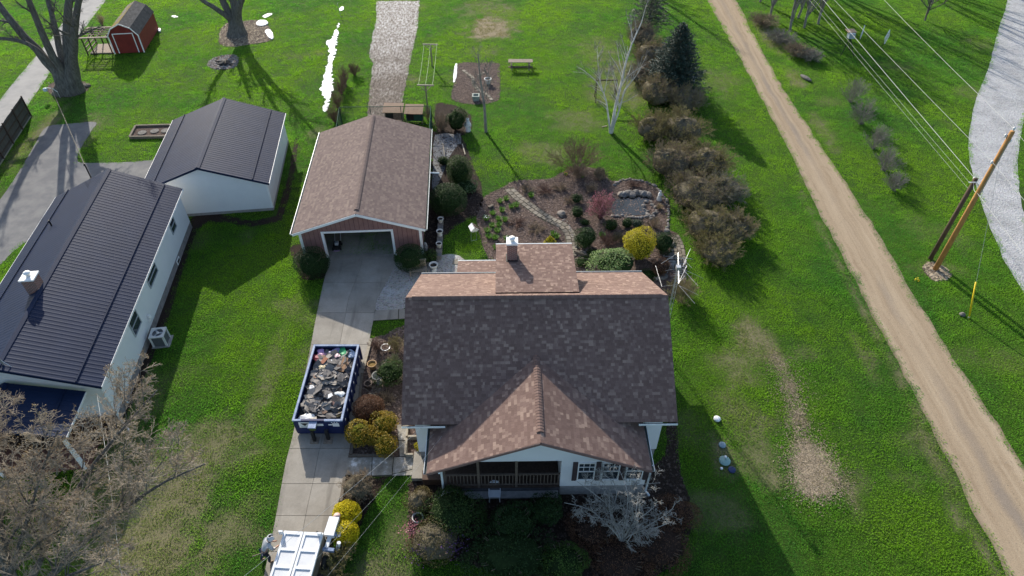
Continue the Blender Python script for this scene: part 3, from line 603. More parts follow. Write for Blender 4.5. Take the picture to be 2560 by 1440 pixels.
def window(parent, x0, x1, z0, z1, y, rows=1, cols=1, fr=m_white, yo=-1):
    """sash window on a wall facing yo"""
    f = MB(); t = .055
    a, b = (y-.05, y+.02) if yo < 0 else (y-.02, y+.05)
    f.bx((x0, a, z0), (x0+t, b, z1)); f.bx((x1-t, a, z0), (x1, b, z1)); f.bx((x0+t, a, z0), (x1-t, b, z0+t)); f.bx((x0+t, a, z1-t), (x1-t, b, z1)); zm = (z0+z1)/2; f.bx((x0+t, a+.005, zm-.03), (x1-t, b-.005, zm+.03))
    for i in range(1, cols): xx = x0+(x1-x0)*i/cols; f.bx((xx-.012, a+.008, zm+.03), (xx+.012, b-.008, z1-t))
    for i in range(1, rows): zz = zm+(z1-zm)*i/rows; f.bx((x0+t, a+.01, zz-.012), (x1-t, b-.01, zz+.012))
    o = f.build('window', fr, parent); MB().bx((x0+t*.5, y-.012, z0+t*.5), (x1-t*.5, y+.012, z1-t*.5)).build('pane', m_glass, o); MB().bx((x0-.05, a-.04 if yo < 0 else b-.02, z0-.06), (x1+.05, a+.02 if yo < 0 else b+.04, z0)).build('sill', fr, o); return o
m_shut = M('brown_shutter', (.075, .055, .055), (.055, .04, .042), 4, .7)
for x in (1.72, 2.86, 3.98): window(house, x, x+.82, 1.42, 2.86, FY+.01, 2, 3)
for x in (1.48, 2.56, 3.70, 4.82):
    s_ = MB(); s_.bx((x+.005, FY-.035, 1.38), (x+.235, FY+.015, 2.9))
    for i in range(12): s_.bx((x+.04, FY-.047, 1.46+i*.118), (x+.20, FY-.035, 1.52+i*.118))
    s_.build('shutter', m_shut, house)
# eagle plaque and house number on the gable
eg = [(0, .20), (.05, .25), (.10, .24), (.13, .19), (.20, .21), (.34, .23), (.46, .20), (.58, .12), (.66, .10), (.62, .06), (.50, .05), (.40, .02), (.30, -.02), (.20, -.07), (.15, -.13), (.12, -.10), (.08, -.14), (-.10, -.14), (-.13, -.10), (-.24, -.05), (-.36, .02), (-.46, .05), (-.66, .07), (-.50, .12), (-.38, .17), (-.26, .20), (-.10, .18), (-.06, .22)]
MB().ext([(PX+x*.66, FY-.012, 4.72+z*.85) for x, z in eg], (0, -.035, 0)).build('eagle_plaque', m_black, house)
def number(txt, parent, loc, size, mat, rot=(math.pi/2, 0, 0), shear=.25, depth=.008, align='CENTER', name='house_number'):
    cu = bpy.data.curves.new(name, 'FONT'); cu.body = txt; cu.size = size; cu.align_x = align; cu.extrude = depth; cu.shear = shear
    t = bpy.data.objects.new('tmp', cu); C.objects.link(t); bpy.context.view_layer.update(); me = bpy.data.meshes.new_from_object(t.evaluated_get(bpy.context.evaluated_depsgraph_get())); bpy.data.objects.remove(t)
    me.materials.clear(); me.materials.append(mat); return link(name, me, parent, loc, rot)
number('1 8 8 8', house, (PX-.03, FY-.02, 4.36), .17, m_black)
# side windows, back door step
for s in (-1, 1):
    for y in (-2.6, 1.6):
        q = MB().bx((s*5.95-.04, y-.5, 1.5), (s*5.95+.04, y+.5, 2.9)).build('side_window', m_white, house); MB().bx((s*5.95-.05, y-.42, 1.58), (s*5.95+.05, y+.42, 2.82)).build('pane', m_glass, q)
# entrance steps at the porch's end
st = thing('entrance_steps', 'pale concrete landing slab at the left end of the porch', 'steps', G(1047, 1168))
def loc_pts(t, L, z=0): 
    mi = t.matrix_basis.inverted() if False else Matrix.Translation(-Vector(t.location)); return [tuple((mi @ G(*q))[:2]) for q in L]
MB().prism(loc_pts(st, [(1037, 1136), (1066, 1136), (1062, 1203), (1030, 1203)]), 0, .26).build('landing', m_conc, st)
bs = MB().prism(loc_pts(st, [(1058, 1190), (1112, 1188), (1112, 1213), (1058, 1213)]), 0, .5); bs.build('brick_step', M('brown_step', (.11, .07, .05), (.08, .05, .04), 5, .85, .3), st)
MB().prism(loc_pts(st, [(1068, 1178), (1112, 1176), (1112, 1192), (1066, 1192)]), .0, .68).build('top_step', M('brown_step2', (.11, .07, .05), (.08, .05, .04), 5, .85), st)
# ---------------------------------------------------------------- detached garage
GC = Vector((-10.0, 35.2, 0)); GR = R(3.4); gar = thing('garage', 'detached garage with red-brown board siding, white trim and open door', 'garage', GC, GR)
GW, GE, GZ, GL = 4.32, 2.42, 3.85, 12.95
m_red = M('red_brown_siding', (.25, .135, .122), (.205, .11, .10), 3, .75, .2)
rf = MB(); slope(rf, (-GW, GL, GE), (0, -GL, 0), (GW, 0, GZ-GE), .13); slope(rf, (GW, 0, GE), (0, GL, 0), (-GW, 0, GZ-GE), .13); gro = rf.build('roof', m_deck, gar); LG = math.hypot(GW, GZ-GE)
wc = (.15, .22, .30)
lay_shingles(gro, [((-GW, GL, GE), (0, -1, 0), (GW, 0, GZ-GE), shingles(0, 0, 0, GL, LG, rgs, .15, wc)), ((GW, 0, GE), (0, 1, 0), (-GW, 0, GZ-GE), shingles(0, 0, 0, GL, LG, rgs, .15, wc))], m_shg)
ridge_caps(gro, (0, .45, GZ+.02), (0, GL-.1, GZ+.02), m_shg, .17, .16, .07)
FW = 3.95; gs = (GZ-GE)/GW; zg = lambda x: GZ-.15-abs(x)*gs; fy = .38
OX0, OX1, OZ = -2.42, 2.02, 2.12
bw = MB(); bw.bx((-FW, fy, 0), (-FW+.12, GL-.3, zg(FW))); bw.bx((FW-.12, fy, 0), (FW, GL-.3, zg(FW))); bw.ext([(-FW+.12, GL-.42, 0), (FW-.12, GL-.42, 0), (FW-.12, GL-.42, zg(FW)), (0, GL-.42, zg(0)), (-FW+.12, GL-.42, zg(FW))], (0, .12, 0)); bw.build('wall', m_red, gar)
fwall = MB(); fwall.ext([(-FW, fy, 0), (OX0, fy, 0), (OX0, fy, OZ), (OX1, fy, OZ), (OX1, fy, 0), (FW, fy, 0), (FW, fy, zg(FW)), (0, fy, zg(0)), (-FW, fy, zg(FW))], (0, .1, 0)); fwo = fwall.build('front_wall', M('siding_groove', (.10, .055, .05), rough=.9), gar)
bwid = .305; nb = int(2*FW/bwid)
for i in range(nb+1):
    x0 = -FW+.01+i*bwid; x1 = min(x0+bwid-.03, FW-.01); z1 = min(zg(x0), zg(x1))-.02
    if x1-x0 < .05: continue
    z0 = 0. if (x1 < OX0 or x0 > OX1) else OZ
    if x0 < OX0 < x1 or x0 < OX1 < x1: z0 = OZ
    zz0, zz1 = zg(x0)-.02, zg(x1)-.02
    MB().ext([(x0, fy-.022, z0), (x1, fy-.022, z0), (x1, fy-.022, zz1), (x0, fy-.022, zz0)], (0, .021, 0)).build('siding_board', m_red, fwo)
for s in (-1, 1):
    MB().bx((s*(FW-.01)-.09, fy-.05, 0), (s*(FW-.01)+.09, fy-.023, zg(FW)-.02)).build('corner_trim', m_white, gar)
    MB().beam((s*GW, -.018, GE-.10), (0, -.018, GZ-.10), .03, .17).build('fascia', m_white, gar)
    gutter(gar, (s*(GW), .0, GE-.04), (s*GW, GL, GE-.04), out=(s, 0, 0))
tr = MB(); tr.bx((OX0-.14, fy-.055, 0), (OX0+.012, fy+.115, OZ+.13)); tr.bx((OX1-.012, fy-.055, 0), (OX1+.14, fy+.115, OZ+.13)); tr.bx((OX0+.013, fy-.055, OZ-.012), (OX1-.013, fy+.115, OZ+.13)); tr.build('door_trim', m_white, gar)
MB().bx((-FW+.13, fy+.12, .0), (FW-.13, GL-.43, .03)).build('floor', m_conc, gar); MB().bx((OX0+.02, fy-.28, 0), (OX1-.02, fy+.11, .052)).build('door_sill', m_conc, gar)
MB().bx((-FW+.13, fy+.3, 2.28), (FW-.13, GL-.45, 2.33)).build('ceiling', M('garage_ceiling', (.10, .09, .08), rough=.9), gar)
MB().bx((OX0+.05, fy+.35, 2.16), (OX1-.05, fy+2.6, 2.21)).build('overhead_door', m_white, gar)
dsx = GW+.02; MB().tube([(dsx, 7.0, 2.3), (dsx+.1, 7.0, 2.2), (dsx+.75, 7.0, 2.14)], .06, 8).build('downspout', m_gutter, gar)
# ---------------------------------------------------------------- metal roofs next door
k = NT('charcoal_metal_roof'); n1 = k.noise(1.2, 5); k.col(k.ramp(n1, [(.3, (.006, .015, .042)), (.7, (.009, .020, .053))])); k.set(rough=.55, metal=.0, spec=.10); m_metal = k.m
def metal_roof(parent, W, L, ze, zr, seam=1.15, step=.26, y0=0., name='roof'):
    """gable roof along +y of the parent; ribs run from ridge to eave, each a part"""
    ln = math.hypot(W, zr-ze); r = MB(); slope(r, (-W, y0+L, ze), (0, -L, 0), (W, 0, zr-ze), .09); slope(r, (W, y0, ze), (0, L, 0), (-W, 0, zr-ze), .09); o = r.build(name, m_metal, parent)
    rm = MB(); rm.ext([(-.05, 0, 0), (.05, 0, 0), (.026, 0, .007), (-.026, 0, .007)], (0, ln-.02, 0)); rm = rm.mesh('roof_rib', m_metal)
    for s in (-1, 1):
        V = Vector((-s*W, 0, zr-ze)).normalized(); U = Vector((0, s, 0)); N = U.cross(V)
        for i in range(int(L/step)+1):
            q = link('roof_rib', rm, o); y = y0+.03+i*step
            if y > y0+L-.02: continue
            q.matrix_local = Matrix.Translation(Vector((s*W, y, ze))+N*.0) @ Matrix((U, V, N)).transposed().to_4x4()
        MB().beam(Vector((s*W, y0+.02, ze))+V*seam+N*.045, Vector((s*W, y0+L-.02, ze))+V*seam+N*.045, .05, .05, N).build('snow_rail', m_metal, o)
    rc = MB(); a = (zr-ze)/W; wv = .17
    rc.ext([(-wv, y0-.01, zr-a*wv+.045), (0, y0-.01, zr+.055), (wv, y0-.01, zr-a*wv+.045), (wv, y0-.01, zr-a*wv+.03), (0, y0-.01, zr+.035), (-wv, y0-.01, zr-a*wv+.03)], (0, L+.02, 0)); rc.build('ridge_cap', m_metal, o)
    for s in (-1, 1): MB().bx((s*W-.02 if s < 0 else s*W-.0, y0, ze-.13), (s*W+.0 if s < 0 else s*W+.02, y0+L, ze+.005)).build('eave_trim', m_white, o)
    for yy in (y0-.02, y0+L+.0): 
        for s in (-1, 1): MB().beam((s*W, yy, ze-.08), (0, yy, zr-.08), .025, .12).build('rake_trim', m_metal, o)
    return o
def gable_box(parent, W, L, y0, zw, zr_in, z0, mat, name='wall'):
    return MB().ext([(-W, y0, z0), (W, y0, z0), (W, y0, zw), (0, y0, zr_in), (-W, y0, zw)], (0, L, 0)).build(name, mat, parent)
NHC = Vector((-24.7, 21.25, 0)); nh = thing('ranch_house', 'long white ranch house with dark ribbed metal roof and small brick chimney', 'house', NHC, R(6.75))
metal_roof(nh, 4.15, 17.45, 3.12, 5.05)
gable_box(nh, 3.88, 16.95, .25, 3.12, 4.88, .52, m_siding); 
m_stone = M('stone_base', (.26, .24, .23), (.15, .14, .14), 3.5, .9, .6, 9); gable_box(nh, 3.90, 16.9, .27, .5, .51, 0, m_stone, 'foundation')
def wall_win(parent, x, y0, y1, z0, z1, s=1, fr=m_white):
    f = MB(); t = .07; a, b = sorted((x-.02*s, x+.05*s))
    f.bx((a, y0, z0), (b, y0+t, z1)); f.bx((a, y1-t, z0), (b, y1, z1)); f.bx((a, y0+t, z0), (b, y1-t, z0+t)); f.bx((a, y0+t, z1-t), (b, y1-t, z1)); f.bx((a+.004, y0+t, (z0+z1)/2-.03), (b-.004, y1-t, (z0+z1)/2+.03)); o = f.build('window', fr, parent)
    a, b = sorted((x-.01*s, x+.02*s)); MB().bx((a, y0+t*.4, z0+t*.4), (b, y1-t*.4, z1-t*.4)).build('pane', m_glass, o)
m_grey = M('grey_trim', (.35, .38, .40), (.3, .33, .35), 3, .6)
wall_win(nh, 3.88, 4.9, 6.15, 1.55, 2.75, 1, m_grey); wall_win(nh, 3.88, 8.6, 10.3, 1.9, 2.75, 1, m_grey); wall_win(nh, 3.88, 14.0, 15.0, 1.8, 2.75, 1, m_grey)
f = MB().bx((3.90, 12.9, .1), (3.94, 13.5, .42)).build('vent', m_white, nh); MB().bx((3.93, 12.98, .16), (3.95, 13.42, .36)).build('vent_hole', m_dark, f)
MB().bx((3.88, .26, .52), (3.94, .36, 3.0)).build('corner_post', m_white, nh)
cs = MB().bx((-.62, 5.55, 4.4), (.02, 6.2, 5.75)).build('chimney', m_brick, nh); MB().bx((-.68, 5.49, 5.75), (.08, 6.26, 5.83)).build('chimney_cap', m_white, cs); MB().lathe([(.11, 5.83), (.11, 6.0), (.17, 6.0), (.17, 6.08), (0, 6.12)], 12, (-.3, 5.88, 0)).build('flue_pot', m_white, cs, True)
for p_, h_ in (((-2.55, 13.1), .42),): 
    z_ = 3.12+(4.15-2.55)*.465; MB().tube([(p_[0], p_[1], z_-.05), (p_[0], p_[1], z_+h_)], .05, 8).build('vent_pipe', m_black, nh)
ant = MB().tube([(.25, .35, 4.9), (.25, .35, 5.7)], .05, 8); ant.tube([(.55, .3, 4.8), (.25, .35, 5.3)], .02, 5); ant.tube([(.1, .3, 5.2), (.1, .3, 5.75)], .03, 6); ant.build('roof_mast', m_steel, nh)
pp = MB(); 
po = metal_roof(nh, 3.3, 2.75, 2.86, 4.0, .9, .30, -2.75, 'porch_roof')
for x in (-2.9, -.9, 2.95): 
    c_ = MB().tube([(x, -2.55, 0), (x, -2.55, 2.8)], [.12, .1], 12); c_.build('porch_column', m_white, nh)
MB().bx((-3.2, -2.6, 0), (3.2, .2, .35)).build('porch_slab', M('porch_brick', (.20, .085, .06), (.13, .06, .045), 7, .9, .4), nh)
MB().tube([(4.02, .2, 3.0), (3.98, .12, 2.7), (3.98, .1, .4), (4.6, -.6, .12)], .05, 8).build('downspout', m_gutter, nh)
MB().bx((3.9, 1.1, 1.0), (4.0, 1.35, 1.5)).build('meter_box', m_black, nh); MB().tube([(3.95, 1.2, .9), (3.97, 1.2, .5), (4.1, 1.2, .3)], .04, 6).build('meter_pipe', m_steel, nh)
MB().tube([(3.9, 6.9, .9), (4.05, 6.9, 1.15), (4.0, 6.9, 1.35)], .09, 8).build('wall_vent', m_white, nh)
NGC = Vector((-21.68, 40.08, 0)); ngr = thing('white_outbuilding', 'white gabled outbuilding with dark ribbed metal roof behind the ranch house', 'garage', NGC, R(7.2))
metal_roof(ngr, 4.45, 10.2, 2.5, 4.15); gable_box(ngr, 4.18, 9.75, .2, 2.52, 3.98, .25, m_siding); gable_box(ngr, 4.2, 9.7, .22, .23, .24, 0, m_block, 'foundation')
MB().bx((4.12, .18, .25), (4.24, .3, 2.45)).build('corner_post', m_white, ngr)
# ---------------------------------------------------------------- red barn shed
SC = Vector((-39.25, 67.85, 0)); sh = thing('barn_shed', 'small red barn shed with mossy gambrel roof and white trim', 'shed', SC, R(7.6))
SW, SL = 1.44, 6.1; prof = [(-SW-.08, 1.86), (-.95, 2.66), (0, 3.12), (.95, 2.66), (SW+.08, 1.86)]
m_barn = M('barn_red', (.20, .028, .022), (.15, .022, .018), 2.5, .7, .2)
MB().ext([(-SW, 0, .08), (SW, 0, .08), (SW, 0, 1.9), (.92, 0, 2.62), (0, 0, 3.06), (-.92, 0, 2.62), (-SW, 0, 1.9)], (0, SL, 0)).build('wall', m_barn, sh)
k = NT('mossy_shingles'); a = k.n('Attribute', attribute_name='tone'); ms = k.noise(.9, 6, .75); c = k.ramp(a.outputs['Fac'], [(0, (.10, .10, .09)), (1, (.20, .19, .17))]); k.col(k.mix(k.ramp(ms, [(.42, (0,)*3), (.58, (1,)*3)]), c, (.17, .12, .012))); k.set(rough=.95, spec=.1); m_moss = k.m
m_dsh = shingle_mat('old_dark_shingles', [(0, (.035, .038, .042)), (1, (.07, .073, .078))])
for i in range(4):
    (xa, za), (xb, zb) = (prof[i], prof[i+1]) if i < 2 else (prof[i+1], prof[i])
    O = (xa, SL+.1, za) if i < 2 else (xa, -.1, za); U = (0, -1, 0) if i < 2 else (0, 1, 0); Vv = (xb-xa, 0, zb-za); r_ = MB(); slope(r_, O, Vector(U)*(SL+.2), Vv, .06); q = r_.build('roof', m_deck, sh)
    lay_shingles(q, [(O, U, Vv, shingles(0, 0, 0, SL+.2, math.hypot(xb-xa, zb-za), rgs, .19, (.3, .4)))], m_moss if i < 2 else m_dsh)
for i in range(4): MB().beam((prof[i][0], -.13, prof[i][1]-.05), (prof[i+1][0], -.13, prof[i+1][1]-.05), .03, .10).build('roof_trim', m_white, sh)
for s in (-1, 1): MB().bx((s*SW-.06, -.035, .06), (s*SW+.06, -.002, 1.85)).build('corner_trim', m_white, sh)
dd = MB().bx((-.92, -.05, .1), (.92, -.005, 2.05)).build('barn_door', m_barn, sh)
tm = MB(); tm.bx((-1.0, -.075, .1), (-.92, -.02, 2.13)); tm.bx((.92, -.075, .1), (1.0, -.02, 2.13)); tm.bx((-.919, -.075, 2.05), (.919, -.02, 2.13)); tm.build('door_trim', m_white, sh)
pg = thing('wood_pergola', 'low weathered timber pergola frame beside the red shed', 'pergola', G(255, 137), R(5))
for x in (-1.35, -.7, 1.1):
    for y in (0, 2.6): MB().bx((x-.05, y-.05, 0), (x+.05, y+.05, 1.75)).build('post', m_dwood, pg)
MB().bx((-1.7, -.12, 1.75), (1.3, .12, 1.83)).build('front_beam', m_wood, pg); MB().bx((-1.7, 2.5, 1.75), (1.3, 2.7, 1.83)).build('rear_beam', m_wood, pg)
for i in range(4): MB().bx((-1.6+i*.85, .13, 1.76), (-1.52+i*.85, 2.49, 1.85)).build('rafter', m_wood, pg)
for i in range(4): MB().bx((-1.65, .5+i*.5, 1.86), (1.2, .62+i*.5, 1.9)).build('slat', m_dwood, pg)
for i in range(3): MB().bx((-1.3, .05, .35+i*.4), (-1.22, 2.55, .43+i*.4)).build('side_rail', m_wood, pg)
MB().bx((-1.2, .2, 0), (1.1, 2.5, .12)).build('floor', m_wood, pg)
# ================================================================ VEGETATION
def tubes(chains, radii, n):
    """(C,K,3) centre lines and (C,K) radii -> tapered tubes"""
    Cn, K, _ = chains.shape; T = np.gradient(chains, axis=1); T /= np.linalg.norm(T, axis=2, keepdims=True)+1e-9
    d0 = chains[:, -1]-chains[:, 0]; ref = np.where(np.abs(d0[:, [2]]) > .75*np.linalg.norm(d0, axis=1, keepdims=True), [[1., 0, 0]], [[0, 0, 1.]])
    U = np.cross(T, ref[:, None, :]); U /= np.linalg.norm(U, axis=2, keepdims=True)+1e-9; W = np.cross(T, U)
    a = np.arange(n)*2*math.pi/n; ring = chains[:, :, None, :]+radii[:, :, None, None]*(U[:, :, None, :]*np.cos(a)[None, None, :, None]+W[:, :, None, :]*np.sin(a)[None, None, :, None])
    V = ring.reshape(-1, 3); base = (np.arange(Cn)*K*n)[:, None, None]; i = np.arange(K-1)[None, :, None]*n; k = np.arange(n)[None, None, :]; k2 = (k+1) % n
    F = np.stack([base+i+k, base+i+k2, base+i+n+k2, base+i+n+k], -1).reshape(-1, 4); return V, F
class Tubes:
    def __init__(s): s.V = []; s.F = []; s.n = 0
    def add(s, ch, rd, n): 
        V, F = tubes(np.asarray(ch, float), np.asarray(rd, float), n); s.V.append(V); s.F.append(F+s.n); s.n += len(V)
    def mesh(s, name, mat, off=(0, 0, 0)): return npmesh(name, np.concatenate(s.V)-np.asarray(off), np.concatenate(s.F), mat, True)
def resample(P, K):
    P = np.array([tuple(p) for p in P], float); P = np.array(smooth3(P)); d = np.r_[0, np.cumsum(np.linalg.norm(np.diff(P, axis=0), axis=1))]; t = np.linspace(0, d[-1], K)
    return np.stack([np.interp(t, d, P[:, i]) for i in range(3)], 1)
def smooth3(P, per=6):
    n = len(P); out = []
    for i in range(n-1):
        p0, p1, p2, p3 = P[max(i-1, 0)], P[i], P[i+1], P[min(i+2, n-1)]
        for j in range(per): t = j/per; out.append(.5*((2*p1)+(-p0+p2)*t+(2*p0-5*p1+4*p2-p3)*t*t+(-p0+3*p1-3*p2+p3)*t**3))
    return out+[P[-1]]
def spawn(rg, ch, rd, m, tmin, tmax, ang, length, K, wob=.12, up=0., rr=.6, rend=.35, rmin=.004, flat=0., lenpow=1.):
    """m side branches on every chain"""
    Cn, Kp, _ = ch.shape; idx = np.repeat(np.arange(Cn), m); t = rg.uniform(tmin, tmax, len(idx)); f = t*(Kp-1); i0 = np.minimum(f.astype(int), Kp-2); w = (f-i0)[:, None]
    p = ch[idx, i0]*(1-w)+ch[idx, i0+1]*w; d = ch[idx, i0+1]-ch[idx, i0]; d /= np.linalg.norm(d, axis=1, keepdims=True)+1e-9; r0 = (rd[idx, i0]*(1-w[:, 0])+rd[idx, i0+1]*w[:, 0])*rr
    plen = np.linalg.norm(ch[idx, -1]-ch[idx, 0], axis=1)
    q = rg.normal(size=(len(idx), 3)); q[:, 2] *= (1-flat); q -= (q*d).sum(1, keepdims=True)*d; q /= np.linalg.norm(q, axis=1, keepdims=True)+1e-9
    a = ang*rg.uniform(.7, 1.3, len(idx)); v = d*np.cos(a)[:, None]+q*np.sin(a)[:, None]; v[:, 2] += up; v /= np.linalg.norm(v, axis=1, keepdims=True)
    L = length*plen*(1-.55*t**lenpow)*rg.uniform(.6, 1.25, len(idx)) if length > 0 else -length*rg.uniform(.5, 1.3, len(idx))
    out = np.zeros((len(idx), K, 3)); out[:, 0] = p; cur = v.copy()
    for k in range(1, K):
        cur = cur+rg.normal(size=cur.shape)*wob; cur[:, 2] += up*.25; cur /= np.linalg.norm(cur, axis=1, keepdims=True); out[:, k] = out[:, k-1]+cur*(L/(K-1))[:, None]
    r0 = np.maximum(r0, rmin); rad = r0[:, None]*np.linspace(1, rend, K)[None, :]
    return out, np.maximum(rad, rmin*.7)
def leaves(rg, C_, size, nrm=None, asp=1.8, jit=1.):
    """diamond-shaped leaf at every centre"""
    n = len(C_); d = rg.normal(size=(n, 3)); d /= np.linalg.norm(d, axis=1, keepdims=True)
    if nrm is not None:
        N = nrm+rg.normal(size=(n, 3))*jit; N /= np.linalg.norm(N, axis=1, keepdims=True); d -= (d*N).sum(1, keepdims=True)*N; d /= np.linalg.norm(d, axis=1, keepdims=True)
    else: N = np.cross(d, rg.normal(size=(n, 3))); N /= np.linalg.norm(N, axis=1, keepdims=True)
    s = np.cross(d, N); L = (size*rg.uniform(.6, 1.3, n))[:, None]; W = L/asp
    V = np.stack([C_-d*L*.5, C_+s*W*.5+N*L*.06, C_+d*L*.5, C_-s*W*.5+N*L*.06], 1).reshape(-1, 3); F = np.arange(4*n).reshape(-1, 4); return V, F
def sphere_dirs(rg, n, zmin=-.35):
    z = rg.uniform(zmin, 1, n); a = rg.uniform(0, 2*math.pi, n); r = np.sqrt(1-z*z); return np.stack([r*np.cos(a), r*np.sin(a), z], 1)
def core_mesh(name, rx, ry, rz, cz, mat, rg, amp=.1, n=14):
    V = []; F = []; 
    for i in range(n+1):
        th = math.pi*i/n
        for j in range(2*n):
            ph = math.pi*j/n; f = 1+amp*(float(fbm(math.cos(ph)*2+th*2+cz, math.sin(ph)*2+rx*7, 3))-.5)*2; V.append((rx*f*math.sin(th)*math.cos(ph), ry*f*math.sin(th)*math.sin(ph), max(.0, cz+rz*f*math.cos(th))))
    for i in range(n):
        for j in range(2*n): a = i*2*n+j; b = i*2*n+(j+1) % (2*n); F.append((a, b, b+2*n, a+2*n))
    return npmesh(name, V, F, mat, True)
def leafy_shrub(name, label, cat, loc, rx, ry, h, mat, core, leaf=.06, n=5000, seed=1, lump=.16, group=None, cone=0., jit=.8, asp=1.8, flat_bottom=True):
    """dense evergreen: leaf faces through the outer shell of a lumpy dome, twigs inside"""
    rg = np.random.default_rng(seed); t = thing(name, label, cat, loc, 0, group)
    rz = h*.55; cz = h*.45; D = sphere_dirs(rg, n, -.75)
    f = 1+lump*2*(fbm(D[:, 0]*2.6+seed*1.7, D[:, 1]*2.6+D[:, 2]*2.1+seed, 4)-.5); r = f*(1-.30*rg.random(n)**1.8); P = D*r[:, None]
    if lump > .11 and not cone:      # several swelling lobes instead of one ball
        nl = 9; ld = sphere_dirs(rg, nl, -.2)*rg.uniform(.38, .58, (nl, 1)); lr = rg.uniform(.46, .68, nl); pick = rg.integers(0, nl, n); P = ld[pick]+D*lr[pick][:, None]*(f*(1-.25*rg.random(n)**1.8))[:, None]
        dd = np.linalg.norm(P[:, None, :]-ld[None], axis=2)/lr[None]; P = P[(dd > .72).all(1)]
    P = P*np.array([rx, ry, rz]); P[:, 2] += cz
    if cone: s = np.clip(1.18-cone*P[:, 2]/h, .08, 1.3); P[:, 0] *= s; P[:, 1] *= s
    P = P[P[:, 2] > .02]; nr = P-np.array([0, 0, cz*.6]); nr /= np.linalg.norm(nr, axis=1, keepdims=True)
    V, F = leaves(rg, P, leaf, nr, asp, jit); link('foliage', npmesh('foliage', V, F, mat), t)
    ch = np.zeros((14, 5, 3)); a = rg.uniform(0, 6.28, 14); 
    for k in range(5): q = k/4; ch[:, k, 0] = np.cos(a)*rx*.7*q; ch[:, k, 1] = np.sin(a)*ry*.7*q; ch[:, k, 2] = h*.75*q**.8
    tb = Tubes(); tb.add(ch, np.linspace(.03, .012, 5)[None, :].repeat(14, 0), 5); link('stems', tb.mesh('stems', m_twig), t)
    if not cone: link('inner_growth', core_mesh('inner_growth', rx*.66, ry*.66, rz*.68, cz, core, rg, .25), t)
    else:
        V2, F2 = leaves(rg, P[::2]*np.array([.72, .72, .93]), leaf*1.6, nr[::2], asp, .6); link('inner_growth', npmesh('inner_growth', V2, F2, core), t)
    return t
def twig_shrub(name, label, cat, loc, rx, ry, h, mat, seed=1, stems=40, m1=9, m2=6, r=.014, group=None, bud=None, nbud=0, budsize=.05, spread=1., rmin=.004, core=None):
    """leafless shrub: fan of stems with two orders of twigs, optional buds"""
    rg = np.random.default_rng(seed); t = thing(name, label, cat, loc, 0, group); K = 6
    a = rg.uniform(0, 6.283, stems); el = np.sqrt(rg.uniform(0, 1, stems))*spread; ch = np.zeros((stems, K, 3)); hh = rg.uniform(.7, 1.0, stems)
    for k in range(K):
        q = k/(K-1); rad = el*q**.75*.92; ch[:, k, 0] = np.cos(a)*rad*rx+.05*rg.normal(size=stems)*q*rx; ch[:, k, 1] = np.sin(a)*rad*ry+.05*rg.normal(size=stems)*q*ry
        ch[:, k, 2] = h*hh*np.sqrt(np.clip(1-(el*.85)**2, .12, 1))*q**.9
    ch[:, 0, :2] += rg.normal(size=(stems, 2))*.08*min(rx, ry); rd = r*np.linspace(1, .4, K)[None, :].repeat(stems, 0)*rg.uniform(.6, 1.4, (stems, 1))
    tb = Tubes(); tb.add(ch, rd, 4)
    c1, r1 = spawn(rg, ch, rd, m1, .2, .98, .55, .42, 4, .14, .05, .55, .4, rmin); tb.add(c1, r1, 3)
    c2, r2 = spawn(rg, c1, r1, m2, .2, 1., .65, .55, 3, .15, .03, .6, .5, rmin); tb.add(c2, r2, 3)
    link('stems', tb.mesh('stems', mat), t)
    if core: link('inner_growth', core_mesh('inner_growth', rx*.6, ry*.6, h*.34, h*.36, core, rg, .3), t)
    if bud and nbud:
        E = np.concatenate([c2[:, 1], c2[:, -1], c1[:, -1], c1[:, 2]]); E = E[rg.integers(0, len(E), nbud)]+rg.normal(size=(nbud, 3))*.02
        V, F = leaves(rg, E, budsize, None, 1.6); link('buds', npmesh('buds', V, F, bud), t)
    return t
m_twig = M('twig_brown', (.17, .13, .095), (.11, .085, .06), 4, .85)
m_bark = NT('grey_bark'); k = m_bark; mp = k.n('Mapping'); mp.inputs['Scale'].default_value = (5, 5, .9); k.l(k.pos(), mp.inputs[0]); nb_ = k.noise(1.6, 7, .7, mp.outputs[0], .5); k.col(k.ramp(nb_, [(.3, (.05, .046, .041)), (.5, (.125, .118, .105)), (.7, (.21, .20, .18))])); k.set(rough=.95, spec=.1); k.bump(nb_, 1., .12); m_bark = k.m
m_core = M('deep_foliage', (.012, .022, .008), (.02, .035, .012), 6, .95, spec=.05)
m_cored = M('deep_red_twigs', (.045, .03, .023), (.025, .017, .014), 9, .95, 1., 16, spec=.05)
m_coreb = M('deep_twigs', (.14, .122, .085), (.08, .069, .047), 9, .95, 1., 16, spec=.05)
G1 = [(.010, .028, .008), (.020, .050, .012), (.035, .075, .016)]
m_yew = leafmat('yew_green', G1, .2); m_box = leafmat('box_green', [(.018, .040, .010), (.035, .070, .015), (.065, .11, .02)], .25)
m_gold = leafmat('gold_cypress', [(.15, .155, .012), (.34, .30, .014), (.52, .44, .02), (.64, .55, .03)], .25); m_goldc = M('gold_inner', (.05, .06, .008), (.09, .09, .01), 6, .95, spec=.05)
m_yellow = leafmat('yellow_needles', [(.36, .30, .008), (.55, .46, .010), (.72, .62, .015)], .25)
m_olive = leafmat('olive_gold', [(.07, .085, .010), (.17, .145, .014), (.30, .20, .018), (.34, .19, .02)], .25)
m_rhodo = leafmat('rhododendron', [(.04, .10, .025), (.12, .22, .06), (.28, .36, .15), (.42, .48, .26)], .3)
m_pink = leafmat('pink_blossom', [(.22, .07, .09), (.40, .15, .19), (.50, .25, .28)], .3); m_purple = leafmat('purple_blossom', [(.06, .025, .10), (.12, .05, .19), (.2, .09, .3)], .3)
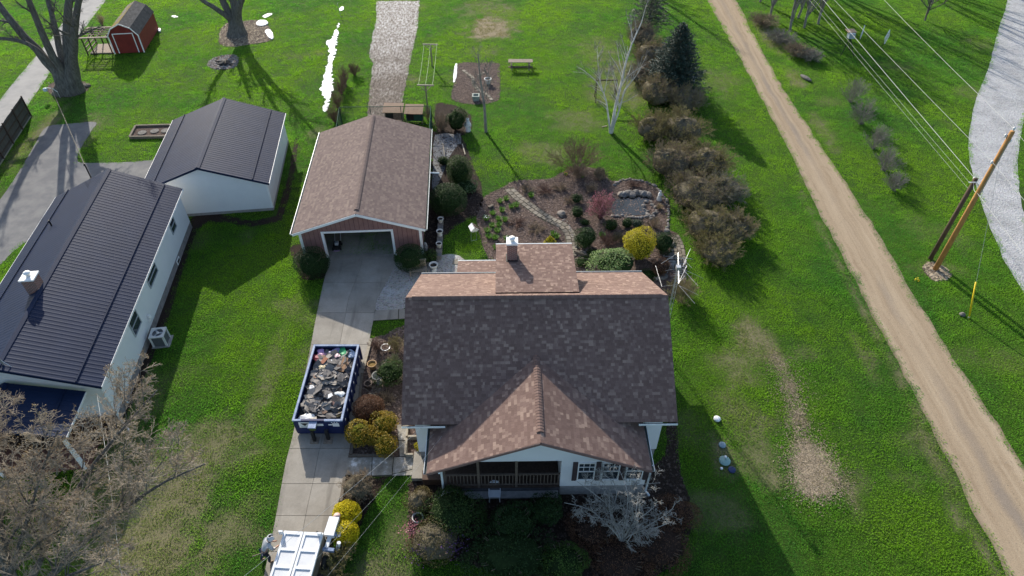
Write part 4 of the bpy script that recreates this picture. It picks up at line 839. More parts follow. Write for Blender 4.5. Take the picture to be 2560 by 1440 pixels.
m_redleaf = leafmat('red_brown_leaf', [(.06, .032, .02), (.13, .06, .035), (.17, .10, .05)], .25)
m_budg = leafmat('olive_buds', [(.13, .12, .035), (.19, .175, .05), (.25, .24, .06)], .3)
m_budb = leafmat('tan_buds', [(.20, .14, .07), (.28, .20, .10), (.34, .27, .13)], .3)
m_leafg = leafmat('fresh_leaves', [(.05, .14, .015), (.10, .22, .03), (.16, .30, .05)], .4)
m_spruce = leafmat('blue_spruce_needles', [(.014, .030, .022), (.030, .058, .044), (.062, .098, .080)], .12)
m_greytwig = M('grey_twigs', (.25, .235, .20), (.16, .15, .13), 3, .85); m_birch = M('birch_bark', (.62, .60, .56), (.36, .34, .32), 3.2, .8, lo=.42, hi=.68); m_tan = M('tan_stems', (.29, .225, .155), (.20, .155, .105), 3, .9)
m_redstem = M('red_brown_stems', (.18, .105, .08), (.125, .075, .058), 3, .9); m_greenst = M('olive_stems', (.25, .205, .105), (.17, .14, .075), 3, .9)
# ---------------------------------------------------------------- trees
def tree(name, label, base, limbs, specs, bark, seed, sides=10, buds=None, twigmat=None, flare=None):
    """limbs: list of (points, r0, r1); specs: list of spawn keyword dicts for each order"""
    rg = np.random.default_rng(seed); t = thing(name, label, 'tree', base); tb = Tubes(); tw = Tubes(); cur = []
    K = 12; CH = []; RD = []
    for P, r0, r1 in limbs:
        CH.append(resample(P, K)); rr_ = r1+(r0-r1)*(1-np.linspace(0, 1, K))**.9; RD.append(rr_)
    CH = np.array(CH); RD = np.array(RD)
    if flare: 
        fl = np.maximum(0, 1-(CH[:, :, 2])/flare[1]); RD = RD*(1+flare[0]*fl**2)
    CH[:, 1:-1] += rg.normal(size=CH[:, 1:-1].shape)*RD[:, 1:-1, None]*.08
    tb.add(CH, RD, sides); c, r = CH, RD; last = None
    for i, s in enumerate(specs):
        s = dict(s); n = s.pop('n', 3); keep = s.pop('only', None); cc, rc = spawn(rg, c, r, **s); (tb if n > 4 else tw).add(cc, rc, n); c, r = cc, rc; last = cc
    link('trunk', tb.mesh('trunk', bark, base), t)
    if tw.V: link('crown', tw.mesh('crown', twigmat or bark, base), t)
    if buds:
        mat, nb, size = buds; E = last[:, -1][rg.integers(0, len(last), nb)]+rg.normal(size=(nb, 3))*.03; V, F = leaves(rg, E, size, None, 1.5); link('buds', npmesh('buds', V-np.asarray(base), F, mat), t)
    return t
# big multi-stemmed shade tree on the left lawn
B = G(172, 232); Y = B.y
def L3(pix, Y0, dy=0.): return [AT(px, py, Y0+dy*i) for i, (px, py) in enumerate(pix)]
lim = [([B+Vector((-.55, .1, -.2))]+L3([(150, 190), (110, 145), (60, 90), (10, 30), (-40, -40), (-90, -110)], Y, .3), .5, .13), ([B+Vector((-.1, 0, -.2))]+L3([(160, 185), (135, 145), (105, 80), (75, 10), (45, -70), (10, -160)], Y, -.4), .40, .10),
       ([B+Vector((.25, .2, -.2))]+L3([(178, 190), (172, 140), (168, 90), (170, 40), (178, -30), (190, -120)], Y, .35), .56, .15), ([B+Vector((.1, .5, -.2))]+L3([(165, 180), (150, 130), (138, 70), (122, 10), (105, -50), (90, -120)], Y, 1.0), .36, .10),
       ([B+Vector((.5, .3, -.2))]+L3([(188, 195), (182, 150), (185, 100), (190, 40), (205, -40), (225, -110)], Y, -.6), .46, .12), (L3([(140, 175), (95, 125), (40, 100), (-30, 95), (-110, 80)], Y, -.3), .24, .06)]
tree('shade_tree', 'large bare shade tree with several thick trunks beside the asphalt lane', B, lim, [dict(m=7, tmin=.35, tmax=.98, ang=.75, length=.32, K=7, wob=.10, up=.06, rr=.42, rend=.25, rmin=.03, n=6), dict(m=9, tmin=.2, tmax=1, ang=.7, length=.5, K=5, wob=.14, up=.02, rr=.5, rmin=.015, n=5), dict(m=7, tmin=.15, tmax=1, ang=.7, length=.55, K=4, wob=.16, up=0, rr=.5, rmin=.008), dict(m=4, tmin=.2, tmax=1, ang=.6, length=.6, K=3, wob=.16, rr=.6, rmin=.006)], m_bark, 3, 12, flare=(.9, 2.4))
# second shade tree
B = G(592, 88); Y = B.y
lim = [([B+Vector((-.2, 0, -.2))]+L3([(583, 65), (575, 38), (560, 10), (545, -40), (530, -110)], Y, .3), .5, .12), ([B+Vector((.15, 0, -.2))]+L3([(594, 60), (590, 30), (584, 0), (580, -60), (575, -150)], Y, .2), .5, .12), ([B+Vector((.3, .1, -.2))]+L3([(598, 62), (594, 38), (598, 15), (608, -10), (625, -70), (650, -150)], Y, -.3), .45, .1),
       (L3([(575, 48), (556, 32), (530, 15), (505, 0), (465, -35), (420, -90)], Y, -.3), .3, .07), ([B+Vector((-.05, .2, -.2))]+L3([(588, 55), (584, 20), (572, -30), (560, -100)], Y, 1.0), .4, .1)]
tree('maple_tree', 'bare tree with forked trunk in a round leafy bed behind the outbuilding', B, lim, [dict(m=7, tmin=.4, tmax=.98, ang=.7, length=.35, K=7, wob=.10, up=.06, rr=.42, rend=.25, rmin=.03, n=6), dict(m=8, tmin=.2, tmax=1, ang=.7, length=.5, K=5, wob=.14, up=.02, rr=.5, rmin=.015, n=5), dict(m=7, tmin=.15, tmax=1, ang=.7, length=.55, K=4, wob=.16, rr=.5, rmin=.009), dict(m=3, tmin=.2, tmax=1, ang=.6, length=.6, K=3, wob=.16, rr=.6, rmin=.007)], m_bark, 5, 12, flare=(.9, 1.4))
# white birch clump
B = G(1528, 333); Y = B.y
lim = [([B]+L3([(1532, 312), (1537, 275), (1545, 240), (1555, 200), (1562, 165), (1573, 130), (1585, 95), (1600, 68), (1612, 25)], Y, .12), .15, .02), ([B+Vector((.1, .1, 0))]+L3([(1536, 308), (1548, 275), (1556, 245), (1562, 225), (1590, 190), (1605, 165)], Y, -.15), .10, .015),
       ([B+Vector((-.12, 0, 0))]+L3([(1524, 315), (1520, 285), (1515, 250), (1508, 232), (1488, 200), (1470, 185), (1448, 168)], Y, .2), .09, .012), (L3([(1508, 232), (1500, 200), (1495, 160), (1493, 115)], Y, .3), .04, .01), (L3([(1510, 235), (1516, 205), (1524, 160)], Y, -.3), .035, .01)]
tree('birch_tree', 'white barked birch clump with bare branches on the back lawn', B, lim, [dict(m=14, tmin=.25, tmax=.98, ang=.62, length=.4, K=6, wob=.07, up=.05, rr=.42, rend=.3, rmin=.013, n=5), dict(m=9, tmin=.15, tmax=1, ang=.5, length=.5, K=4, wob=.1, up=.03, rr=.5, rmin=.009), dict(m=5, tmin=.2, tmax=1, ang=.5, length=.5, K=3, wob=.1, rr=.6, rmin=.005)], m_birch, 8, 8, twigmat=m_greytwig)
# slender young tree
B = G(1215, 330); Y = B.y
lim = [([B]+L3([(1213, 300), (1211, 265), (1207, 240), (1202, 205), (1198, 170), (1195, 130)], Y, .1), .14, .03), (L3([(1210, 258), (1202, 235), (1190, 215), (1180, 190)], Y, .3), .03, .008), (L3([(1210, 262), (1218, 235), (1222, 200), (1220, 160)], Y, -.3), .03, .008)]
tree('young_tree', 'slender bare young tree between the island bed and garden', B, lim, [dict(m=12, tmin=.35, tmax=.98, ang=.6, length=.32, K=5, wob=.08, up=.08, rr=.4, rmin=.012, n=4), dict(m=8, tmin=.15, tmax=1, ang=.5, length=.5, K=4, wob=.1, up=.03, rr=.5, rmin=.008), dict(m=5, tmin=.2, tmax=1, ang=.5, length=.55, K=3, wob=.1, rr=.6, rmin=.006)], m_greytwig, 9, 8)
# foreground street tree, lower left
B = Vector((-19.3, 11.2, 0)); Z = Vector
lim = [([B, B+Z((0, .1, 2)), B+Z((-.1, .6, 4.2)), B+Z((-.2, 1.4, 6.5)), B+Z((-.3, 2.0, 8.5)), B+Z((-.4, 2.4, 10.2))], .32, .05), ([B+Z((0, .1, 2.2)), B+Z((1.4, 1.0, 3.8)), B+Z((3.2, 2.0, 5.2)), B+Z((5.0, 2.8, 6.3)), B+Z((6.6, 3.2, 7.0))], .2, .04),
       ([B+Z((0, .2, 2.6)), B+Z((.8, 1.8, 4.2)), B+Z((1.8, 3.6, 5.6)), B+Z((2.8, 5.2, 6.4)), B+Z((3.6, 6.6, 6.8))], .2, .04), ([B+Z((0, .2, 3.0)), B+Z((-.8, 2.0, 4.8)), B+Z((-1.6, 4.0, 6.0)), B+Z((-2.2, 5.8, 6.7))], .18, .04),
       ([B+Z((0, .1, 2.4)), B+Z((-1.6, .8, 4.0)), B+Z((-3.6, 1.6, 5.4)), B+Z((-5.4, 2.2, 6.2))], .18, .04), ([B+Z((0, 0, 3.2)), B+Z((1.5, -.5, 5.0)), B+Z((3.4, -.6, 6.6)), B+Z((5.2, -.4, 7.6))], .16, .04), ([B+Z((0, .3, 4.0)), B+Z((.9, 1.4, 6.0)), B+Z((1.8, 2.4, 8.0)), B+Z((2.4, 3.2, 9.2))], .14, .03), ([B+Z((0, .3, 3.6)), B+Z((-.9, 1.4, 6.0)), B+Z((-1.8, 2.8, 7.6)), B+Z((-2.9, 3.6, 8.6))], .14, .03)]
lim = [([B+Z(((q-B).x*1.12, (q-B).y*1.12, (q-B).z)) for q in P_], a_*.7, b_*.7) for P_, a_, b_ in lim]
tree('street_tree', 'bare budding tree with dense grey-tan twigs in front of the ranch house porch', B, lim, [dict(m=12, tmin=.2, tmax=.98, ang=.7, length=.46, K=7, wob=.12, up=.0, rr=.42, rend=.3, rmin=.018, n=5), dict(m=11, tmin=.1, tmax=1, ang=.7, length=.55, K=5, wob=.15, up=.0, rr=.5, rmin=.012, n=4), dict(m=9, tmin=.1, tmax=1, ang=.7, length=.6, K=4, wob=.16, rr=.55, rmin=.0095), dict(m=3, tmin=.2, tmax=1, ang=.6, length=.7, K=3, wob=.16, rr=.75, rmin=.008)], m_bark, 14, 9, buds=(m_budb, 14000, .05), twigmat=M('tan_grey_twigs', (.33, .28, .215), (.225, .185, .14), 1.2, .85))
# grey dogwood in front of the porch windows
B = G(1552, 1368); rq = random.Random(31); lim = []
for d_ in ((-2.7, .7, 2.7), (-2.1, 1.5, 3.1), (-1.2, 1.9, 3.4), (-.3, 2.0, 3.6), (.7, 1.9, 3.4), (1.6, 1.5, 3.0), (2.2, .8, 2.7), (2.0, .0, 2.4), (1.1, -.6, 2.1), (-.3, -.2, 2.8), (-1.6, .0, 2.6), (.5, .8, 3.4), (-1.0, .8, 3.2), (1.3, .6, 3.0)):
    j_ = lambda s: Z((rq.gauss(0, s), rq.gauss(0, s), rq.gauss(0, s*.4))); lim.append(([B, B+Z((d_[0]*.06, d_[1]*.06, .8)), B+Z((d_[0]*.3, d_[1]*.3, d_[2]*.62))+j_(.18), B+Z((d_[0]*.68, d_[1]*.68, d_[2]*.86))+j_(.28), B+Z(d_)], .034, .009))
tree('grey_dogwood', 'pale grey twisted bare ornamental tree in front of the porch windows', B, lim, [dict(m=13, tmin=.38, tmax=.99, ang=.95, length=.34, K=6, wob=.30, up=.05, rr=.6, rend=.4, rmin=.009, n=4, flat=.4), dict(m=8, tmin=.1, tmax=1, ang=.85, length=.6, K=5, wob=.30, up=.04, rr=.65, rmin=.0075), dict(m=4, tmin=.15, tmax=1, ang=.8, length=.55, K=4, wob=.28, up=.04, rr=.7, rmin=.0065)], M('pale_grey_bark', (.36, .35, .325), (.24, .235, .215), 4, .85), 23, 7)
# trees beyond the top edge and thicket east of the dirt road
def generic_tree(name, label, base, h, spread, seed, nl=7, r=.25, bark=m_bark, twig=None, group=None, lean=(0, 0), dens=1.):
    rg = np.random.default_rng(seed); lim = []
    for i in range(nl):
        a = rg.uniform(0, 6.283); s = spread*rg.uniform(.4, 1.); t0 = rg.uniform(.08, .35) if i else 0; p0 = base+Z((lean[0]*t0*h, lean[1]*t0*h, t0*h)); top = base+Z((math.cos(a)*s+lean[0]*h, math.sin(a)*s+lean[1]*h, h*rg.uniform(.75, 1.)))
        if i == 0: top = base+Z((lean[0]*h, lean[1]*h, h))
        m1 = p0.lerp(top, .35)+Z((math.cos(a)*s*.15, math.sin(a)*s*.15, 0)); m2 = p0.lerp(top, .7)+Z((math.cos(a)*s*.1, math.sin(a)*s*.1, 0)); lim.append(([p0, m1, m2, top], r*(1 if i == 0 else .55), .03))
    return tree(name, label, base, lim, [dict(m=int(8*dens), tmin=.25, tmax=.98, ang=.6, length=.38, K=6, wob=.12, up=.08, rr=.4, rmin=.02, n=5), dict(m=6, tmin=.2, tmax=1, ang=.6, length=.5, K=4, wob=.14, up=.04, rr=.5, rmin=.01), dict(m=4, tmin=.2, tmax=1, ang=.6, length=.55, K=3, wob=.15, rr=.6, rmin=.007)], bark, seed, 7, twigmat=twig)
thick = [((1925, 45), 7.5, 2.2, 'leftmost bare tree of the thicket east of the dirt road'), ((1975, 75), 8.5, 2.4, 'bare tree in the middle of the thicket, nearest the road bank'), ((2010, 70), 9, 2.6, 'tallest bare tree of the thicket east of the dirt road'), ((2020, 20), 8, 2.4, 'bare tree at the back right of the thicket near the wires'), ((1950, -25), 8.5, 2.5, 'bare tree at the back of the thicket against the top edge'), ((1900, 5), 7, 2.2, 'bare tree at the far left of the thicket by the top edge'), ((1995, 45), 8, 2.2, 'bare tree just behind the tallest one in the thicket'), ((2045, 60), 7.5, 2.0, 'rightmost bare tree of the thicket, next to the wires')]
for i, (q, h, s, lb) in enumerate(thick): generic_tree('thicket_tree', lb, G(*q), h, s, 60+i, 8, .14, m_greytwig, m_greytwig, dens=1.4)
generic_tree('leaning_bare_tree', 'bare vase-shaped tree beside the white gravel lane at the top', G(2312, 52), 5.5, 3.2, 71, 11, .10, m_bark, m_bark)
for i, (x, y, h, s) in enumerate(((36, 93, 17, 5), (46, 97, 18, 6), (58, 92, 17, 5), (29, 100, 18, 5), (66, 100, 19, 6), (12, 96, 13, 4))):
    generic_tree('roadside_tree', ['tall bare tree beyond the top edge, shading the thicket side of the lawn','tall bare tree beyond the top edge, middle of the lawn shadows','tall bare tree beyond the top edge, next to the gravel lane','tall bare tree beyond the top edge, behind the thicket','tall bare tree beyond the top edge, right of the gravel lane','bare tree beyond the top edge, above the spruce'][i], Vector((x, y, 0)), h, s, 80+i, 8, .32, m_bark, m_bark, dens=.9)['group'] = 'tall bare trees beyond the top of the picture'
# blue spruce
def spruce(name, label, base, h, R0, mat, seed, lv=30, z0=.25, dens=1.):
    rg = np.random.default_rng(seed); t = thing(name, label, 'tree', base); tb = Tubes(); tb.add(np.array([[(0, 0, h*i/9) for i in range(10)]]), np.array([np.linspace(.17, .02, 10)]), 8); Vs = []; Ns = []; br = []
    for i in range(lv):
        q = i/(lv-1); z = z0+(h-z0-.1)*q**.92; R1 = R0*(1-q)**.7*rg.uniform(.88, 1.1)+.12; nb = int((13-6*q)*dens)
        for j in range(nb):
            a = 2*math.pi*(j+rg.uniform(-.3, .3))/nb+i*1.3; L = R1*rg.uniform(.78, 1.12); K = 5; c = np.zeros((K, 3))
            for k_ in range(K): f = k_/(K-1); c[k_] = (math.cos(a)*L*f, math.sin(a)*L*f, z-.16*L*f+.16*L*f*f*1.2)
            br.append(c); n = int(26*L+10); f = rg.uniform(.12, 1, n)**.8; w = (1-f*.8)*L*.30; s = rg.uniform(-1, 1, n)*w
            P = np.stack([np.cos(a)*L*f-np.sin(a)*s, np.sin(a)*L*f+np.cos(a)*s, z-.16*L*f+.19*L*f*f-np.abs(s)*.25+rg.normal(size=n)*.03], 1); Vs.append(P)
    br = np.array(br); tb.add(br, np.linspace(.02, .006, 5)[None, :].repeat(len(br), 0), 4); link('trunk', tb.mesh('trunk', m_bark), t); P = np.concatenate(Vs); V, F = leaves(rg, P, .17, np.tile([[0, 0, 1.]], (len(P), 1)), 2.2, .55); link('crown', npmesh('crown', V, F, mat), t); return t
spruce('blue_spruce', 'dense dark blue-green spruce standing in the hedge row', G(1680, 228), 6.5, 3.0, m_spruce, 4, 36, dens=1.5)
spruce('pine_tree', 'loose grey-green conifer at the top of the hedge row', G(1618, 88), 5.2, 2.6, leafmat('pine_needles', [(.03, .045, .03), (.07, .09, .06), (.12, .14, .09)], .15), 6, 18, 1.2, .8)
# ================================================================ SHRUBS, HEDGE, GARDEN PLANTS
def LS(px, py, rx, h, name, label, mat, ry=None, core=None, leaf=.07, n=4500, lump=.16, cone=0., seed=None, asp=1.8, jit=.8, cat='shrub'):
    return leafy_shrub(name, label, cat, G(px, py), rx, ry or rx*.95, h, mat, core or m_core, leaf, n, seed or int(px*7+py), lump, None, cone, jit, asp)
def TS(px, py, rx, h, name, label, mat, ry=None, stems=45, m1=9, m2=5, r=.013, bud=None, nbud=0, budsize=.05, spread=1., rmin=.005, core=None, cat='shrub'):
    return twig_shrub(name, label, cat, G(px, py), rx, ry or rx, h, mat, int(px*3+py), stems, m1, m2, r, None, bud, nbud, budsize, spread, rmin, core)
# clipped evergreens round the garage
LS(785, 682, 1.18, 2.0, 'clipped_yew', 'dark clipped yew left of the open garage door', m_yew, 1.05, n=9000, leaf=.06, lump=.07)
LS(1029, 668, 1.1, 1.75, 'clipped_yew', 'dark clipped yew right of the open garage door', m_yew, 1.0, n=8000, leaf=.06, lump=.07)
LS(1122, 527, 1.42, 2.25, 'clipped_yew', 'largest round clipped yew beside the garage wall', m_yew, 1.3, n=12000, leaf=.06, lump=.07)
LS(1150, 462, 1.0, 2.6, 'arborvitae', 'domed arborvitae with olive top behind the largest round yew', m_box, n=8000, leaf=.07, lump=.1)
LS(1168, 478, .95, .9, 'variegated_shrub', 'low variegated shrub sprawling at the foot of the arborvitae', leafmat('variegated', [(.03, .07, .02), (.08, .14, .05), (.25, .32, .2)], .25), n=2500, leaf=.08)
LS(1110, 412, .55, .7, 'ground_shrub', 'small dark leafy plant against the garage wall in a framed bed', m_box, n=1500, leaf=.08)
TS(1105, 325, .95, 1.75, 'bare_shrub', 'brown bare shrub between kennel fence and evergreen', m_tan, stems=50)
LS(1142, 325, 1.0, 2.1, 'evergreen_shrub', 'shaggy olive evergreen beside the white bear statue', m_box, n=7000, leaf=.08, lump=.25)
TS(1070, 300, .5, 1.5, 'bare_vine', 'tangle of bare brown vine inside the kennel corner', m_tan, stems=24)
# garden behind the house
LS(1463, 614, .9, 1.45, 'mugo_pine', 'round dark green mugo pine beside the curved stone path', m_yew, n=6000, leaf=.09, lump=.16, asp=3)
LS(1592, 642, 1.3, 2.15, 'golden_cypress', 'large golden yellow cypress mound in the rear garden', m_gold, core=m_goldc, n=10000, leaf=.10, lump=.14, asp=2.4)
LS(1655, 626, .85, 1.5, 'mugo_pine', 'dark green mugo pine right of the golden cypress', m_yew, n=5500, leaf=.09, lump=.18, asp=3)
LS(1536, 682, 1.75, 1.65, 'rhododendron', 'glossy light green rhododendron against the back roof edge', m_rhodo, 1.25, n=7000, leaf=.13, lump=.2, asp=2.4)
LS(1527, 574, .58, .8, 'juniper', 'small olive juniper below the pond', m_box, n=2200, leaf=.07, lump=.2)
LS(1566, 566, .5, .65, 'juniper', 'dark low juniper under the pond wall left of another', m_yew, n=1600, leaf=.07, lump=.2); LS(1592, 568, .5, .6, 'juniper', 'bluish low juniper under the pond wall', m_spruce, n=1600, leaf=.07, lump=.2)
LS(1441, 506, .48, .75, 'boxwood', 'upper of two dark boxwoods left of the pink shrub', m_yew, n=1800, leaf=.06); LS(1443, 542, .55, .85, 'boxwood', 'lower of two dark boxwoods left of the pink shrub', m_yew, n=2000, leaf=.06); LS(1462, 562, .4, .5, 'boxwood', 'tiny dark boxwood above the round mugo pine', m_yew, n=1200, leaf=.06)
LS(1374, 618, .55, 1.0, 'dwarf_conifer', 'pointed yellow-green dwarf conifer just behind the dormer roof', m_gold, core=m_goldc, n=2500, leaf=.07, cone=.95)
LS(1500, 442, .55, .8, 'holly', 'dark evergreen at the far edge of the garden', m_box, n=1500, leaf=.07)
TS(1500, 545, 1.15, 2.3, 'pink_twig_shrub', 'rosy budding shrub hanging over the pond edge', m_redstem, stems=42, bud=m_pink, nbud=3200, budsize=.07)
TS(1440, 428, 2.3, 3.0, 'airy_shrub', 'wide airy reddish bare shrub at the top of the garden', m_redstem, 2.2, stems=46, m1=10, m2=6, r=.016, rmin=.0065, spread=1.15)
TS(1445, 445, .9, 1.5, 'brown_shrub', 'dense brown twigs at the foot of the airy red shrub', m_tan, stems=40, core=None)
TS(1500, 452, .7, 1.2, 'brown_shrub', 'brown twigs beside the dark evergreen at the garden edge', m_tan, stems=30)
TS(1585, 466, .9, .6, 'heather', 'low reddish heather above the pond rocks', m_redstem, .55, stems=40, m1=6, m2=4)
TS(1630, 568, .9, .8, 'dormant_perennial', 'flattened brown perennial stems right of the pond', m_tan, stems=36)
TS(1520, 612, .9, .9, 'dormant_perennial', 'brown dormant stems between mugo pine and golden cypress', m_redstem, stems=36)
TS(1648, 522, .35, .5, 'ornamental_grass', 'tan tuft of ornamental grass beside the praying statue', M('straw', (.42, .33, .2), (.3, .23, .13), 5, .9), stems=60, m1=2, m2=1, cat='grass')
LS(1650, 682, .75, 1.1, 'barberry', 'dark red-brown barberry below the mugo pine', m_redleaf, core=m_cored, n=3000, leaf=.06, lump=.25)
TS(1700, 752, 1.2, 1.9, 'bare_shrub', 'olive-brown bare shrub under the television antenna', m_greenst, stems=46, bud=m_budg, nbud=800)
TS(1712, 735, .8, 1.4, 'bare_shrub', 'thin bare shrub right of the antenna mast', m_tan, stems=24)
# hedge row by the dirt road
hedge = [(1600, 112, 1.7, 2.5, m_tan, None, 'tan brush behind the birch at the hedge top'), (1622, 165, 1.9, 2.7, m_tan, m_budg, 'tan brush left of the dark spruce'), (1600, 205, 1.4, 1.9, m_tan, None, 'low tan brush between birch and spruce'),
 (1640, 255, 1.9, 2.6, m_tan, m_budg, 'brown hedge shrub at the spruce foot, nearest the birch'), (1712, 270, 1.7, 2.3, m_tan, m_budg, 'dark brown hedge shrub right below the spruce'), (1628, 345, 1.7, 2.4, m_greenst, m_budg, 'yellowish hedge shrub right of the birch trunk'),
 (1700, 350, 2.0, 2.7, m_greenst, m_budg, 'tall olive hedge shrub two places below the spruce'), (1672, 430, 1.9, 2.5, m_tan, m_budg, 'brown hedge shrub facing the birch shadow'), (1758, 430, 2.0, 2.5, m_greenst, m_budg, 'olive hedge shrub on the road side, mid row'),
 (1735, 510, 2.1, 2.6, m_tan, m_budg, 'broad brown hedge shrub level with the pond'), (1805, 500, 1.6, 2.2, m_greytwig, m_budg, 'greyish hedge shrub on the road side above the last three'), (1765, 590, 1.9, 2.4, m_greenst, m_budg, 'olive hedge shrub beside the brick garden path'),
 (1825, 590, 1.5, 2.0, m_tan, m_budg, 'outermost brown hedge shrub nearest the dirt road'), (1790, 650, 1.5, 2.0, m_greenst, m_budg, 'last hedge shrub at the lower end of the row')]
for i, (px, py, rx, h, mt, bd, lb) in enumerate(hedge):
    t = TS(px, py, rx*1.22, h, 'hedge_shrub', lb, mt, rx*1.3, stems=75, m1=12, m2=6, r=.018, bud=bd, nbud=4500 if bd else 0, budsize=.07, rmin=.0075, core=m_coreb); t['group'] = 'hedge shrubs along the dirt road'
TS(1745, 570, .9, .8, 'bramble', 'low bramble at the inner foot of the hedge', m_tan, stems=30)
# scrub saplings between road and lane
for i, (px, py, rx, h, lb) in enumerate([(2125, 255, 1.5, 2.4, 'farthest grey sapling of the row beside the wires'), (2152, 310, 1.4, 2.4, 'second grey sapling of the row beside the wires'), (2182, 372, 1.3, 2.2, 'third grey sapling in the row by the wires'), (2208, 425, 1.3, 2.0, 'fourth grey sapling in the row by the wires'), (2232, 475, 1.1, 1.6, 'nearest and smallest grey sapling of the row')]):
    TS(px, py, rx, h, 'sapling_clump', lb, m_greytwig, stems=38, m1=9, m2=5, r=.014, rmin=.006)['group'] = 'grey saplings in a row'
for i, (px, py, rx, h, lb) in enumerate([(1905, 60, 2.0, 1.2, 'brown brush on the road bank at the top'), (1950, 105, 1.9, 1.2, 'brown brush on the road bank under the thicket'), (1990, 140, 1.7, 1.3, 'dark brush at the near end of the thicket'), (2020, 150, 1.5, 1.2, 'dark brush on the field side of the thicket')]): TS(px, py, rx, h, 'bank_brush', lb, m_greytwig if i % 2 else m_tan, stems=80, m1=10, rmin=.008)
# bed left of the house
LS(976, 945, 1.0, 1.15, 'spreading_juniper', 'dark green spreading evergreen between the pots and house wall', m_box, n=4500, leaf=.07, lump=.22)
TS(985, 905, .45, .6, 'ornamental_grass', 'pale clipped grass tuft behind the spreading evergreen', M('pale_straw', (.35, .36, .2), (.26, .28, .14), 5, .9), stems=70, m1=2, m2=1, cat='grass')
LS(925, 1035, .88, 1.1, 'barberry', 'round red-brown barberry left of the house corner', m_redleaf, core=m_cored, n=9000, leaf=.05, lump=.1)
for px, py, rx, h, lb in ((905, 1102, .85, 1.35, 'olive-gold clipped shrub nearest the driveway'), (966, 1078, .78, 1.3, 'orange-tinged gold shrub nearest the house corner'), (962, 1128, .72, 1.2, 'olive-gold shrub nearest the walkway slabs'), (932, 1108, .6, 1.15, 'small gold shrub in the middle of the clump')):
    LS(px, py, rx, h, 'gold_thuja', lb, m_olive, core=m_goldc, n=4500, leaf=.08, lump=.2)['group'] = 'gold shrubs between driveway and house'
TS(945, 872, .6, .9, 'bare_shrub', 'thin brown shrub by the round wire ring', m_redstem, stems=26); TS(990, 872, .7, 1.0, 'bare_shrub', 'olive-brown shrub against the house wall behind the pots', m_greenst, stems=32, bud=m_budg, nbud=400)
TS(930, 985, .8, .45, 'cut_branches', 'pale cut branches lying in the mulch below the pots', m_greytwig, stems=14, m1=6, m2=4); TS(965, 1000, .7, .4, 'dormant_perennial', 'flattened brown stems next to the house wall', m_tan, stems=30)
LS(1052, 1126, .35, .5, 'potted_shrub', 'small yellow-green shrub in the timber planter by the steps', m_gold, core=m_goldc, n=1000, leaf=.06)
# front beds
TS(897, 1232, 1.0, 1.35, 'round_bare_shrub', 'round brown bare shrub at the corner of driveway and walkway', m_tan, stems=80, m1=9, m2=5, r=.012, core=m_coreb)
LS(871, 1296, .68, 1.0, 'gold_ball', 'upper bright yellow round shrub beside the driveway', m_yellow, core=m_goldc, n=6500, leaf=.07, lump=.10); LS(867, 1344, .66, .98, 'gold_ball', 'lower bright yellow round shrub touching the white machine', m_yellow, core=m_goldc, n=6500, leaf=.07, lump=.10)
TS(858, 1395, .8, .9, 'bare_shrub', 'olive twiggy shrub below the white machine', m_greenst, stems=36, bud=m_budg, nbud=900); TS(835, 1432, .9, .8, 'bare_shrub', 'olive twiggy shrub at the bottom edge beside the trailer', m_greenst, stems=36, bud=m_budg, nbud=900)
LS(1052, 1268, .8, 1.25, 'brown_evergreen', 'bronze-brown evergreen at the left corner of the porch bed', leafmat('bronze', [(.05, .045, .015), (.11, .085, .03), (.15, .125, .04)], .2), core=m_coreb, n=4500, leaf=.06, lump=.12)
LS(1132, 1302, 1.5, 1.75, 'holly', 'big dark green holly left of the white chair', m_box, n=10000, leaf=.08, lump=.12)
az = LS(1090, 1366, 1.5, 1.25, 'azalea', 'bronze azalea with pink and purple flowers at the lawn corner', leafmat('azalea_leaf', [(.05, .05, .018), (.10, .085, .03), (.17, .14, .06)], .25), core=m_coreb, n=8000, leaf=.07, lump=.16)
rg_ = np.random.default_rng(3)
for nm, mt, cx_, cy_, nn in (('pink_flowers', m_pink, -1.15, .35, 260), ('purple_flowers', m_purple, .9, -.25, 170), ('purple_flowers', m_purple, -.75, -.7, 70)):
    D = rg_.normal(size=(nn, 3))*np.array([.28, .30, .22])+np.array([cx_, cy_, .75]); V_, F_ = leaves(rg_, D, .07, None, 1.2); link(nm, npmesh(nm, V_, F_, mt), az)['kind'] = 'stuff'
LS(1285, 1325, 1.15, 1.5, 'holly', 'dark rounded evergreen below the white chair', m_yew, n=7000, leaf=.08); LS(1362, 1290, .95, 1.3, 'holly', 'dark evergreen right of the chair under the porch rail', m_yew, n=5000, leaf=.08)
LS(1275, 1405, 2.1, 1.35, 'spreading_yew', 'wide spreading dark yew at the bottom of the porch bed', m_yew, 1.5, n=12000, leaf=.09, lump=.25)
LS(1408, 1420, 1.15, 1.2, 'boxwood', 'lighter green boxwood at the bottom edge of the porch bed', leafmat('light_box', [(.03, .075, .012), (.06, .12, .018), (.1, .17, .03)], .25), n=6500, leaf=.07, lump=.25)
for i, (px, py, rx, lb) in enumerate(((1640, 1370, 1.6, 'dark reddish barberry under the grey tree, nearest the side lawn'), (1545, 1410, 1.5, 'dark reddish barberry under the grey tree, at the bottom'), (1480, 1330, 1.3, 'dark reddish barberry under the grey tree, nearest the porch'), (1690, 1290, 1.0, 'dark reddish barberry at the house corner by the side lawn'))): LS(px, py, rx, .9, 'barberry', lb, m_redleaf, core=m_cored, n=9000, leaf=.06, lump=.25)
